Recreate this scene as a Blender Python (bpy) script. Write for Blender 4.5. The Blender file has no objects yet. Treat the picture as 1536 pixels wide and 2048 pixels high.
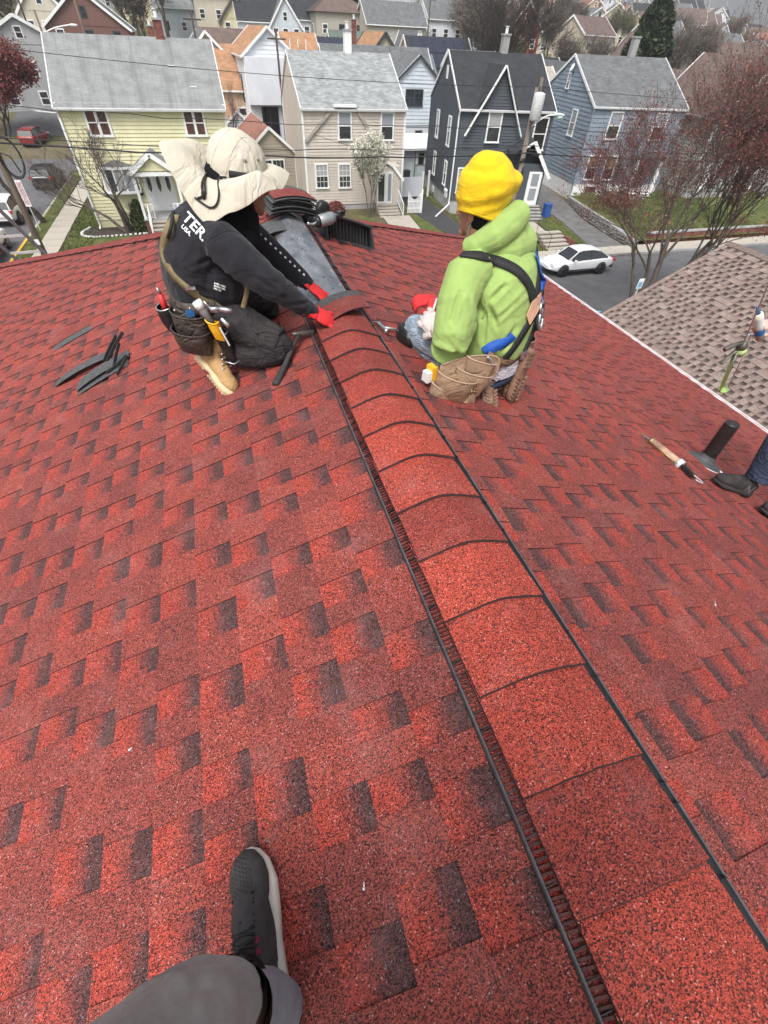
import bpy, bmesh, math, random
import numpy as np
from mathutils import Vector, Matrix, noise
from mathutils.bvhtree import BVHTree

C = bpy.context.scene
COL = C.collection
PI = math.pi
# ------------------------------------------------------------------ camera
# The lens stands at the origin, 10.7 m above the street. X right, Y along the roof ridge, Z up.
cd = bpy.data.cameras.new('camera')
cam = bpy.data.objects.new('camera', cd)
COL.objects.link(cam)
C.camera = cam
cd.sensor_fit = 'HORIZONTAL'; cd.sensor_width = 36.0
cd.lens = 890 / 1536 * 36.0
cd.clip_start = 0.02; cd.clip_end = 3000
cx_ = Vector((0.95506644, -0.29427125, 0.03539095)).normalized()
cz_ = -Vector((0.22509731, 0.64246391, -0.73251029)).normalized()
cy_ = cz_.cross(cx_).normalized()
cam.matrix_world = Matrix(((cx_.x, cy_.x, cz_.x, 0), (cx_.y, cy_.y, cz_.y, 0), (cx_.z, cy_.z, cz_.z, 0), (0, 0, 0, 1)))
# ------------------------------------------------------------------ light: bright overcast
SUN_EL, SUN_AZ = math.radians(58), math.radians(215)      # azimuth clockwise from +Y
w = bpy.data.worlds.new('World'); C.world = w; w.use_nodes = True
nt = w.node_tree
sky = nt.nodes.new('ShaderNodeTexSky'); sky.sky_type = 'NISHITA'; sky.sun_disc = False
sky.sun_elevation = SUN_EL; sky.sun_rotation = SUN_AZ
sky.air_density = 1.0; sky.dust_density = 6.0; sky.ozone_density = 1.0
hs = nt.nodes.new('ShaderNodeHueSaturation'); hs.inputs['Saturation'].default_value = 0.32
bg = nt.nodes['Background']; bg.inputs['Strength'].default_value = 0.15
nt.links.new(sky.outputs[0], hs.inputs['Color']); nt.links.new(hs.outputs[0], bg.inputs[0])
sd = bpy.data.lights.new('sun', 'SUN'); sun = bpy.data.objects.new('sun', sd); COL.objects.link(sun)
sd.energy = 1.3; sd.angle = math.radians(22); sd.color = (1.0, 0.98, 0.95)
sv = Vector((math.sin(SUN_AZ) * math.cos(SUN_EL), math.cos(SUN_AZ) * math.cos(SUN_EL), math.sin(SUN_EL)))
sun.rotation_euler = sv.to_track_quat('Z', 'Y').to_euler()
C.view_settings.view_transform = 'Standard'; C.view_settings.look = 'None'
C.view_settings.exposure = 0.55; C.view_settings.gamma = 1.0; C.view_settings.use_curve_mapping = False
C.render.engine = 'CYCLES'
C.cycles.use_denoising = True
C.cycles.max_bounces = 6; C.cycles.transparent_max_bounces = 8; C.cycles.diffuse_bounces = 3

# ------------------------------------------------------------------ materials
MATS = {}
def _n(nt, t, **k):
    n = nt.nodes.new(t)
    for a, v in k.items():
        try: setattr(n, a, v)
        except Exception: pass
    return n
def ramp(nt, fac, stops):
    r = _n(nt, 'ShaderNodeValToRGB'); e = r.color_ramp.elements
    while len(e) < len(stops): e.new(0.5)
    for el, (p, c) in zip(e, stops):
        el.position = p; el.color = (*c, 1) if len(c) == 3 else c
    nt.links.new(fac, r.inputs[0]); return r.outputs[0]
def mix(nt, a, b, fac, mode='MIX'):
    m = _n(nt, 'ShaderNodeMix', data_type='RGBA', blend_type=mode)
    if isinstance(fac, (int, float)): m.inputs[0].default_value = fac
    else: nt.links.new(fac, m.inputs[0])
    for s, i in ((a, 6), (b, 7)):
        if isinstance(s, tuple): m.inputs[i].default_value = (*s, 1)
        else: nt.links.new(s, m.inputs[i])
    return m.outputs[2]
def coord(nt, kind='Object', scale=(1, 1, 1), rot=(0, 0, 0)):
    t = _n(nt, 'ShaderNodeTexCoord'); m = _n(nt, 'ShaderNodeMapping')
    m.inputs['Scale'].default_value = scale; m.inputs['Rotation'].default_value = rot
    nt.links.new(t.outputs[kind], m.inputs[0]); return m.outputs[0]
def tnoise(nt, vec, scale, detail=3, rough=.6):
    n = _n(nt, 'ShaderNodeTexNoise'); n.inputs['Scale'].default_value = scale
    n.inputs['Detail'].default_value = detail; n.inputs['Roughness'].default_value = rough
    nt.links.new(vec, n.inputs['Vector']); return n.outputs['Fac']
def tvor(nt, vec, scale):
    n = _n(nt, 'ShaderNodeTexVoronoi'); n.inputs['Scale'].default_value = scale
    nt.links.new(vec, n.inputs['Vector']); return n
def bump(nt, b, h, dist, strength=1.0):
    n = _n(nt, 'ShaderNodeBump'); n.inputs['Distance'].default_value = dist; n.inputs['Strength'].default_value = strength
    nt.links.new(h, n.inputs['Height']); nt.links.new(n.outputs[0], b.inputs['Normal'])
def newmat(name):
    m = bpy.data.materials.new(name); m.use_nodes = True
    nt = m.node_tree; b = nt.nodes['Principled BSDF']; MATS[name] = m
    return m, nt, b
def mat(name, col, rough=.7, metal=0., var=.12, scale=6., bmp=0., bscale=60., spec=.5, stretch=(1, 1, 1), dirt=None, dirt_amt=.5, sheen=0, kind='Object'):
    """plain surface: colour with grain, optional dirt patches and fine relief"""
    if name in MATS: return MATS[name]
    m, nt, b = newmat(name)
    v = coord(nt, kind, stretch)
    f = tnoise(nt, v, scale, 5, .65)
    lo = tuple(max(0, c * (1 - 2.2 * var)) for c in col); hi = tuple(min(1, c * (1 + 1.6 * var)) for c in col)
    c = ramp(nt, f, [(.3, lo), (.7, hi)])
    if dirt:
        g = tnoise(nt, v, scale * .35, 6, .7)
        g2 = ramp(nt, g, [(.45, (0, 0, 0)), (.75, (dirt_amt,) * 3)])
        c = mix(nt, c, dirt, g2)
    nt.links.new(c, b.inputs['Base Color'])
    b.inputs['Roughness'].default_value = rough; b.inputs['Metallic'].default_value = metal
    b.inputs['Specular IOR Level'].default_value = spec
    if sheen: b.inputs['Sheen Weight'].default_value = sheen
    if bmp: bump(nt, b, tnoise(nt, v, bscale, 3), bmp)
    return m

def crease(name, scale, dist, stretch=(1, 1, 1), width=.10):
    """fine fabric creases chained onto the material's relief"""
    m = MATS[name]; nt = m.node_tree; b = nt.nodes['Principled BSDF']; v = coord(nt, 'Object', stretch)
    n = _n(nt, 'ShaderNodeTexNoise'); n.inputs['Scale'].default_value = scale; n.inputs['Detail'].default_value = 3; n.inputs['Distortion'].default_value = 1.6; nt.links.new(v, n.inputs['Vector'])
    r = ramp(nt, n.outputs['Fac'], [(.5 - width, (1, 1, 1)), (.5, (0, 0, 0)), (.5 + width, (1, 1, 1))]); bn = _n(nt, 'ShaderNodeBump'); bn.inputs['Distance'].default_value = dist; nt.links.new(r, bn.inputs['Height'])
    l = b.inputs['Normal'].links
    if l: nt.links.new(l[0].from_socket, bn.inputs['Normal'])
    nt.links.new(bn.outputs[0], b.inputs['Normal'])
def granule(name, stops, use_grad, headlap=None):
    """asphalt shingle: mineral granules; recess courses carry the printed dark-to-bright band"""
    m, nt, b = newmat(name)
    t = _n(nt, 'ShaderNodeTexCoord'); sep = _n(nt, 'ShaderNodeSeparateXYZ'); nt.links.new(t.outputs['UV'], sep.inputs[0])
    uvv = coord(nt, 'UV'); ob = coord(nt, 'Object')
    # wobble so band edges are ragged like drop-blended granules
    geo = _n(nt, 'ShaderNodeNewGeometry')
    w1 = _n(nt, 'ShaderNodeTexNoise'); w1.inputs['Scale'].default_value = 38; w1.inputs['Detail'].default_value = 4; w1.inputs['Roughness'].default_value = .75
    nt.links.new(geo.outputs['Position'], w1.inputs['Vector'])
    att = _n(nt, 'ShaderNodeAttribute', attribute_name='tone')
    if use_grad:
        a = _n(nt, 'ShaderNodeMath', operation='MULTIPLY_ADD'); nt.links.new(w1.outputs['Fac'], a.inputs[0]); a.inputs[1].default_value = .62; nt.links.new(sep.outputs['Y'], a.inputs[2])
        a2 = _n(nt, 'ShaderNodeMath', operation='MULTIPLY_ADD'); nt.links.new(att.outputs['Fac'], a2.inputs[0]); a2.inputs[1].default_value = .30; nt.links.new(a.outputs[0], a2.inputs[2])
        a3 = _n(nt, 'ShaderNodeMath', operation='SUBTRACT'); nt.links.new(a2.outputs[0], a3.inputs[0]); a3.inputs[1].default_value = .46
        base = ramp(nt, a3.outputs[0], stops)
    else:
        a = _n(nt, 'ShaderNodeMath', operation='MULTIPLY_ADD'); nt.links.new(w1.outputs['Fac'], a.inputs[0]); a.inputs[1].default_value = .35; nt.links.new(att.outputs['Fac'], a.inputs[2])
        a3 = _n(nt, 'ShaderNodeMath', operation='SUBTRACT'); nt.links.new(a.outputs[0], a3.inputs[0]); a3.inputs[1].default_value = .17
        base = ramp(nt, a3.outputs[0], stops)
    vo = _n(nt, 'ShaderNodeTexVoronoi'); vo.inputs['Scale'].default_value = 380
    nt.links.new(geo.outputs['Position'], vo.inputs['Vector'])
    sc = _n(nt, 'ShaderNodeSeparateColor'); nt.links.new(vo.outputs['Color'], sc.inputs[0])
    k = ramp(nt, sc.outputs[0], [(0.0, (.10, .2, .22)), (.26, (.36, .40, .44)), (.44, (.95, .95, .95)), (.8, (1.4, 1.2, 1.1)), (.975, (1.6, 1.6, 1.5)), (.992, (1.9, 5., 6.))])
    c = mix(nt, base, k, 1.0, 'MULTIPLY')
    # worn dusty streaks
    d = _n(nt, 'ShaderNodeTexNoise'); d.inputs['Scale'].default_value = 5.5; d.inputs['Detail'].default_value = 8; d.inputs['Roughness'].default_value = .72
    nt.links.new(geo.outputs['Position'], d.inputs['Vector'])
    df = ramp(nt, d.outputs['Fac'], [(.52, (0, 0, 0)), (.8, (.2, .2, .2))])
    c = mix(nt, c, (.46, .30, .29), df)
    bk = _n(nt, 'ShaderNodeTexNoise'); bk.inputs['Scale'].default_value = .9; bk.inputs['Detail'].default_value = 3
    nt.links.new(geo.outputs['Position'], bk.inputs['Vector'])
    c = mix(nt, c, ramp(nt, bk.outputs['Fac'], [(.3, (.92, .92, .93)), (.7, (1.06, 1.05, 1.04))]), 1.0, 'MULTIPLY')
    nt.links.new(c, b.inputs['Base Color']); b.inputs['Roughness'].default_value = .72
    b.inputs['Specular IOR Level'].default_value = .38
    bump(nt, b, vo.outputs['Distance'], .0035, .8)
    return m
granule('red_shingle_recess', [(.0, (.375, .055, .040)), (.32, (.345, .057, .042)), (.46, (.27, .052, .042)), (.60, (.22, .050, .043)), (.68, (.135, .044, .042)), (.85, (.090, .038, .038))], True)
granule('red_shingle_tab', [(.0, (.185, .046, .040)), (.35, (.24, .052, .044)), (.7, (.295, .060, .047)), (1.0, (.36, .072, .054))], False)
granule('red_cap', [(.0, (.235, .042, .034)), (.5, (.36, .055, .038)), (1.0, (.45, .070, .046))], False)
granule('headlap_grey', [(.0, (.08, .08, .085)), (1.0, (.11, .11, .11))], False)
granule('brown_shingle_recess', [(.0, (.24, .18, .155)), (.4, (.20, .145, .13)), (.62, (.10, .07, .065)), (.8, (.062, .045, .042))], True)
granule('brown_shingle_tab', [(.0, (.20, .15, .13)), (.5, (.28, .21, .185)), (1.0, (.34, .265, .235))], False)

def roofmat(name, c, c2=None, row=.14, wid=.33, streak=None, amt=.5):
    """roof covering seen from afar: courses from the brick texture on metric UVs"""
    m, nt, b = newmat(name); uv = coord(nt, 'UV')
    br = _n(nt, 'ShaderNodeTexBrick'); nt.links.new(uv, br.inputs['Vector'])
    br.inputs['Scale'].default_value = 1; br.inputs['Brick Width'].default_value = wid; br.inputs['Row Height'].default_value = row
    br.inputs['Mortar Size'].default_value = .008; br.inputs['Mortar Smooth'].default_value = .4; br.inputs['Bias'].default_value = 0
    c2 = c2 or tuple(x * .72 for x in c)
    br.inputs['Color1'].default_value = (*c, 1); br.inputs['Color2'].default_value = (*c2, 1); br.inputs['Mortar'].default_value = (*(x * .5 for x in c), 1)
    f = tnoise(nt, uv, 1.1, 7, .7)
    cc = mix(nt, br.outputs['Color'], ramp(nt, f, [(.3, (.72, .72, .72)), (.7, (1.2, 1.2, 1.2))]), 1, 'MULTIPLY')
    fine = tnoise(nt, uv, 40, 2)
    cc = mix(nt, cc, ramp(nt, fine, [(.35, (.75, .75, .75)), (.65, (1.25, 1.25, 1.25))]), 1, 'MULTIPLY')
    if streak:
        v2 = coord(nt, 'UV', (1.6, .13, 1)); g = tnoise(nt, v2, 1.0, 5, .6)
        cc = mix(nt, cc, streak, ramp(nt, g, [(.48, (0, 0, 0)), (.7, (amt,) * 3)]))
    nt.links.new(cc, b.inputs['Base Color']); b.inputs['Roughness'].default_value = .9; b.inputs['Specular IOR Level'].default_value = .25
    bump(nt, b, br.outputs['Fac'], -.012, .6)
    return m

def glass(name, c=(.03, .035, .04), rough=.08, cur=None):
    """window pane: dark room behind reflecting glass, with optional curtain folds"""
    m, nt, b = newmat(name); v = coord(nt, 'Object')
    if cur:
        wv = _n(nt, 'ShaderNodeTexWave'); wv.inputs['Scale'].default_value = 6; wv.inputs['Distortion'].default_value = 2; nt.links.new(v, wv.inputs['Vector'])
        c0 = ramp(nt, wv.outputs['Fac'], [(0, tuple(x * .6 for x in cur)), (1, cur)])
    else:
        c0 = ramp(nt, tnoise(nt, v, 1.3, 4), [(.3, tuple(x * .5 for x in c)), (.7, tuple(x * 1.8 for x in c))])
    nt.links.new(c0, b.inputs['Base Color']); b.inputs['Roughness'].default_value = rough
    b.inputs['Specular IOR Level'].default_value = .9
    return m

# ------------------------------------------------------------------ mesh builder
class MB:
    def __init__(s): s.v = []; s.f = []; s.m = []; s.uv = []; s.tone = []
    def face(s, pts, m=0, uv=None, tone=.5):
        i = len(s.v); s.v += [tuple(p) for p in pts]; s.f.append(tuple(range(i, i + len(pts)))); s.m.append(m); s.uv.append(uv); s.tone.append(tone)
    def raw(s, vs, fs, m=0, tone=.5):
        i = len(s.v); s.v += [tuple(p) for p in vs]
        for f in fs: s.f.append(tuple(k + i for k in f)); s.m.append(m); s.uv.append(None); s.tone.append(tone)
    def box(s, c, d, m=0, rz=0., M=None, taper=1.):
        hx, hy, hz = d[0] / 2, d[1] / 2, d[2] / 2
        R = M if M is not None else Matrix.Rotation(rz, 3, 'Z')
        vs = []
        for z in (-hz, hz):
            t = 1. if z < 0 else taper
            for x, y in ((-hx, -hy), (hx, -hy), (hx, hy), (-hx, hy)): vs.append(R @ Vector((x * t, y * t, z)) + Vector(c))
        s.raw(vs, [(3, 2, 1, 0), (4, 5, 6, 7), (0, 1, 5, 4), (1, 2, 6, 5), (2, 3, 7, 6), (3, 0, 4, 7)], m); return s
    def beam(s, a, b, wd, ht, m=0, up=(0, 0, 1)):
        a, b = Vector(a), Vector(b); d = b - a; L = d.length
        if L < 1e-6: return s
        z = d / L; x = z.cross(Vector(up))
        if x.length < 1e-4: x = z.cross(Vector((1, 0, 0)))
        x.normalize(); y = x.cross(z)
        M = Matrix((x, z, -y)).transposed()     # local x = width, y = along, z = up
        M = Matrix(((x.x, z.x, y.x), (x.y, z.y, y.y), (x.z, z.z, y.z)))
        return s.box((a + b) / 2, (wd, L, ht), m, M=M)
    def tube(s, pts, rads, n=8, m=0, cap=True, up=None, tone=.5):
        pts = [Vector(p) for p in pts]; N = len(pts)
        if isinstance(rads, (int, float)): rads = [rads] * N
        vs = []; prev = None
        for i, p in enumerate(pts):
            d = (pts[min(i + 1, N - 1)] - pts[max(i - 1, 0)])
            d = d.normalized() if d.length > 1e-9 else Vector((0, 0, 1))
            if prev is None:
                ref = Vector(up) if up else (Vector((0, 0, 1)) if abs(d.z) < .9 else Vector((1, 0, 0)))
                x = (ref - d * ref.dot(d)).normalized()
            else:
                x = (prev - d * prev.dot(d)); x = x.normalized() if x.length > 1e-6 else prev
            prev = x; y = d.cross(x)
            r = rads[i]; ra, rb = (r if isinstance(r, (tuple, list)) else (r, r))
            for k in range(n):
                a = 2 * PI * k / n; vs.append(p + x * (math.cos(a) * ra) + y * (math.sin(a) * rb))
        fs = [(i * n + k, i * n + (k + 1) % n, (i + 1) * n + (k + 1) % n, (i + 1) * n + k) for i in range(N - 1) for k in range(n)]
        if cap: fs += [tuple(range(n - 1, -1, -1)), tuple((N - 1) * n + k for k in range(n))]
        s.raw(vs, fs, m, tone); return s
    def grid(s, P, m=0, closed=False):
        """P[i][j] grid of points"""
        nu, nv = len(P), len(P[0]); vs = [p for r in P for p in r]; fs = []
        for i in range(nu - 1):
            for j in range(nv if closed else nv - 1):
                j2 = (j + 1) % nv; fs.append((i * nv + j, i * nv + j2, (i + 1) * nv + j2, (i + 1) * nv + j))
        s.raw(vs, fs, m); return s
    def ell(s, c, r, m=0, nu=12, nv=8, M=None):
        vs = []; M = M or Matrix.Identity(3)
        for i in range(nv + 1):
            t = PI * i / nv
            for j in range(nu):
                a = 2 * PI * j / nu
                vs.append(M @ Vector((r[0] * math.sin(t) * math.cos(a), r[1] * math.sin(t) * math.sin(a), r[2] * math.cos(t))) + Vector(c))
        fs = [(i * nu + j, (i + 1) * nu + j, (i + 1) * nu + (j + 1) % nu, i * nu + (j + 1) % nu) for i in range(nv) for j in range(nu)]
        s.raw(vs, fs, m); return s
    def prism(s, poly, z0, z1, m=0):
        """polygon of (x,y) extruded in z"""
        n = len(poly); vs = [(x, y, z0) for x, y in poly] + [(x, y, z1) for x, y in poly]
        s.raw(vs, [tuple(range(n - 1, -1, -1)), tuple(range(n, 2 * n))] + [(i, (i + 1) % n, n + (i + 1) % n, n + i) for i in range(n)], m); return s
    def mesh(s, name, mats, smooth=False):
        me = bpy.data.meshes.new(name); me.from_pydata(s.v, [], s.f)
        for x in mats: me.materials.append(MATS[x] if isinstance(x, str) else x)
        me.polygons.foreach_set('material_index', s.m)
        if smooth: me.polygons.foreach_set('use_smooth', [True] * len(s.f))
        if any(u is not None for u in s.uv):
            uvl = me.uv_layers.new(name='UVMap'); li = 0; arr = []
            for f, u in zip(s.f, s.uv):
                arr += [c for q in (u if u else [(0, 0)] * len(f)) for c in q]
            uvl.data.foreach_set('uv', arr)
        if any(t != .5 for t in s.tone):
            a = me.attributes.new('tone', 'FLOAT', 'FACE'); a.data.foreach_set('value', s.tone)
        me.update(); return me
    def build(s, name, mats, parent=None, smooth=False, world=False, **kw):
        if isinstance(mats, str): mats = [mats]
        return link(s.mesh(name, mats, smooth), name, parent, world, **kw)
def link(me, name, parent=None, world=False, **kw):
    o = bpy.data.objects.new(name, me); COL.objects.link(o)
    if parent is not None:
        o.parent = parent
        if world: o.matrix_parent_inverse = mw(parent).inverted()
    for k, v in kw.items(): o[k] = v
    return o
def mw(o):
    m = o.matrix_basis.copy()
    if o.parent is not None: m = mw(o.parent) @ o.matrix_parent_inverse @ m
    return m
def thing(name, label, cat, loc=(0, 0, 0), rz=0., group=None):
    o = bpy.data.objects.new(name, None); COL.objects.link(o); o.location = loc; o.rotation_euler = (0, 0, rz)
    o.empty_display_size = .2
    o['label'] = label; o['category'] = cat
    if group: o['group'] = group
    return o
def tag(o, label, cat, group=None):
    o['label'] = label; o['category'] = cat
    if group: o['group'] = group
    return o
def copy_tree(o, parent=None):
    c = o.copy(); COL.objects.link(c)
    if parent is not None: c.parent = parent
    for ch in list(o.children): copy_tree(ch, c)
    return c
def structure(o): o['kind'] = 'structure'; return o
G = -10.7          # street level

def jitter(v, a, r=random): return Vector(v) + Vector((r.uniform(-a, a), r.uniform(-a, a), r.uniform(-a, a)))

# soft bodies: union of tubes and ellipsoids, remeshed into one continuous skin
def blob(name, mb, mats, parent, voxel=.009, smooth=4, wrinkle=None, world=True, solid=0, **kw):
    me = mb.mesh(name + '_src', [])
    o = bpy.data.objects.new(name + '_src', me); COL.objects.link(o)
    md = o.modifiers.new('r', 'REMESH'); md.mode = 'VOXEL'; md.voxel_size = voxel; md.use_smooth_shade = True
    if smooth:
        sm = o.modifiers.new('s', 'SMOOTH'); sm.factor = .6; sm.iterations = smooth
    dg = bpy.context.evaluated_depsgraph_get(); dg.update()
    ev = o.evaluated_get(dg); me2 = bpy.data.meshes.new_from_object(ev)
    bpy.data.objects.remove(o); bpy.data.meshes.remove(me)
    if wrinkle:
        n = len(me2.vertices); co = np.empty(n * 3); no = np.empty(n * 3)
        me2.vertices.foreach_get('co', co); me2.vertices.foreach_get('normal', no)
        co = co.reshape(-1, 3); no = no.reshape(-1, 3)
        d = np.array([wrinkle(Vector(c)) for c in co]); co = co + no * d[:, None]
        me2.vertices.foreach_set('co', co.ravel()); me2.update()
    me2.name = name
    me2.polygons.foreach_set('use_smooth', [True] * len(me2.polygons))
    me2.materials.clear()
    for x in ([mats] if isinstance(mats, str) else mats): me2.materials.append(MATS[x])
    return link(me2, name, parent, world, **kw)
def folds(amp=.006, s=(6, 6, 14), amp2=.002, seed=0.):
    def f(p):
        q = Vector((p.x * s[0] + seed, p.y * s[1], p.z * s[2] + seed * 2))
        a = noise.noise(q * .62 + Vector((noise.noise(q * .4) * 1.4, 0, 0)))
        e = noise.noise(q * 1.15 + Vector((9, 3, 1)) + Vector((0, 0, noise.noise(q * .5) * 2)))
        b = noise.noise(Vector(p) * 38)          # narrow creases sunk into broad soft swells
        g = max(0., noise.noise(q * .22 + Vector((4, 4, 4))) + .25) * 1.6
        return amp * (1.1 * noise.noise(q * .28) - (.75 * math.exp(-(a * 7.5) ** 2) + .35 * math.exp(-(e * 9) ** 2)) * g + .2) + amp2 * b
    return f
def seg_creases(segs, amp=.008, w=.009):
    segs = [(Vector(a), Vector(b)) for a, b in segs]
    def f(p):
        r = 0.; v = p.normalized()
        for a, b in segs:
            d = b - a; t = max(0., min(1., (p - a).dot(d) / d.length_squared)); q = p - (a + d * t)
            if q.length > .12: continue
            q = q - v * q.dot(v); k = q.length / w; e = 1 - (2 * t - 1) ** 4
            r += amp * e * (-math.exp(-k * k) + .55 * math.exp(-((k - 2.1) / 1.1) ** 2))
        return r
    return f
def bvh_of(o):
    me = o.data; M = mw(o)
    return BVHTree.FromPolygons([M @ v.co for v in me.vertices], [tuple(p.vertices) for p in me.polygons])
def snap(tree, p, off=.003):
    """lay a point onto a surface, along the line from the viewer's side"""
    d = Vector(p).normalized()
    h = tree.ray_cast(Vector((0, 0, 0)), d)
    if h[0] is None: h = tree.find_nearest(Vector(p))
    n = h[1]
    if n.dot(d) > 0: n = -n
    return h[0] + n * off, n
def ribbon(mb, pts, norms, wd, th=.003, m=0, twist=None):
    """flat strap following points with surface normals"""
    L = []
    for i, p in enumerate(pts):
        d = (pts[min(i + 1, len(pts) - 1)] - pts[max(i - 1, 0)]).normalized(); n = norms[i]
        s_ = d.cross(n).normalized(); n = s_.cross(d).normalized()
        L.append([p - s_ * wd / 2 - n * th, p - s_ * wd / 2 + n * th, p + s_ * wd / 2 + n * th, p + s_ * wd / 2 - n * th])
    mb.grid(L, m, closed=True)
    for r, fl in ((L[0], 0), (L[-1], 1)): mb.face(r if fl else r[::-1], m)
def lerp_path(pts, n):
    """smooth Catmull-Rom through points"""
    P = [Vector(p) for p in pts]; out = []
    for i in range(len(P) - 1):
        p0 = P[max(i - 1, 0)]; p1 = P[i]; p2 = P[i + 1]; p3 = P[min(i + 2, len(P) - 1)]
        for k in range(n):
            t = k / n
            out.append(.5 * ((2 * p1) + (p2 - p0) * t + (2 * p0 - 5 * p1 + 4 * p2 - p3) * t * t + (3 * p1 - p0 - 3 * p2 + p3) * t ** 3))
    out.append(P[-1]); return out
def text_mesh(txt, size, depth=.001):
    cu = bpy.data.curves.new('lettering', 'FONT'); cu.body = txt; cu.size = size; cu.extrude = depth
    cu.offset = size * .02; cu.resolution_u = 3
    o = bpy.data.objects.new('lettering_src', cu); COL.objects.link(o)
    dg = bpy.context.evaluated_depsgraph_get(); me = bpy.data.meshes.new_from_object(o.evaluated_get(dg))
    bpy.data.objects.remove(o); return me
def lay_text(txt, size, tree, origin, xd, yd, matname, parent, off=.003, name='lettering'):
    """printed lettering laid onto a curved garment"""
    me = text_mesh(txt, size, 0); bm = bmesh.new(); bm.from_mesh(me)
    bmesh.ops.triangulate(bm, faces=bm.faces)
    bmesh.ops.subdivide_edges(bm, edges=[e for e in bm.edges if e.calc_length() > size * .25], cuts=2)
    for v in bm.verts:
        p = Vector(origin) + Vector(xd) * v.co.x + Vector(yd) * v.co.y
        v.co = snap(tree, p, off)[0]
    bm.to_mesh(me); bm.free(); me.materials.clear(); me.materials.append(MATS[matname])
    return link(me, name, parent, True)
# ================================================================== the red roofed house under the camera
XR, ZR, PT = .53, -1.085, .38                     # ridge line and pitch
CT = 1 / math.hypot(1, PT); ST = PT * CT
HIPY, HALF = 4.62, 5.05                           # where the ridge ends, half width to the eave
EXP = .150
def roofz(x, y=0.):
    z = ZR - PT * abs(x - XR)
    if y > HIPY: z = min(z, ZR - PT * (y - HIPY))
    return z
def on_roof(x, y, off=0.): return Vector((x, y, roofz(x, y) + off))
RN_L = Vector((-PT, 0, 1)).normalized(); RN_R = Vector((PT, 0, 1)).normalized()

def strip(mb, L, rng, E, sA=0., sB=0., T=1.):
    """one laminated shingle strip: base mat with printed cut-outs, thicker tabs laminated on top.
    local x along the course, y up the slope (0 = top of exposure), z out of the roof"""
    zt, zb = .0010, .0085; tz = .0042 * T
    def X(x, t): return x + (sA * t if x <= 1e-6 else 0) + (sB * t if x >= L - 1e-6 else 0)
    def slab(a, b, dz, m, tone):
        a0, a1, b0, b1 = X(a, 0), X(a, 1), X(b, 0), X(b, 1)
        y1 = -E + rng.uniform(-.0012, .0012)
        p = [(a1, y1, zb + dz), (b1, y1, zb + dz), (b0, 0, zt + dz), (a0, 0, zt + dz)]
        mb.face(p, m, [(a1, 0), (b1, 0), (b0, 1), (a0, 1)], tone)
        lo = zb + dz - (.0085 if dz == 0 else tz)
        mb.face([(a1, y1, lo), (b1, y1, lo), (b1, y1, zb + dz), (a1, y1, zb + dz)], 2, None, .1)       # butt edge
        if dz > 0:
            mb.face([(a0, 0, zt), (a1, y1, zb), (a1, y1, zb + dz), (a0, 0, zt + dz)], 2, None, .1)
            mb.face([(b1, y1, zb), (b0, 0, zt), (b0, 0, zt + dz), (b1, y1, zb + dz)], 2, None, .1)
    x = 0.; tab = True
    while x < L - 1e-6:
        wd = rng.uniform(.07, .17) if tab else rng.uniform(.085, .13)
        if L - x - wd < .07:
            wd = L - x
            if wd > .14: tab = True
        b = min(L, x + wd)
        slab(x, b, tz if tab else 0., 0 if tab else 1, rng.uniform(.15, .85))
        x = b; tab = not tab
mat('shingle_edge', (.045, .018, .017), .95, var=.3)
mat('shingle_edge_brown', (.10, .075, .068), .95, var=.2)
mat('deck_felt', (.05, .03, .03), .95)
RM = ['red_shingle_tab', 'red_shingle_recess', 'shingle_edge']
BM_ = ['brown_shingle_tab', 'brown_shingle_recess', 'shingle_edge_brown']

def in_view(p, mg=60):
    c = cam.matrix_world.inverted() @ Vector(p)
    if c.z > -.1: return None
    px = 768 + 890 * c.x / -c.z; py = 1024 - 890 * c.y / -c.z
    if -mg < px < 1536 + mg and -mg < py < 2048 + mg: return 890 / -c.z
    return None

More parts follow.
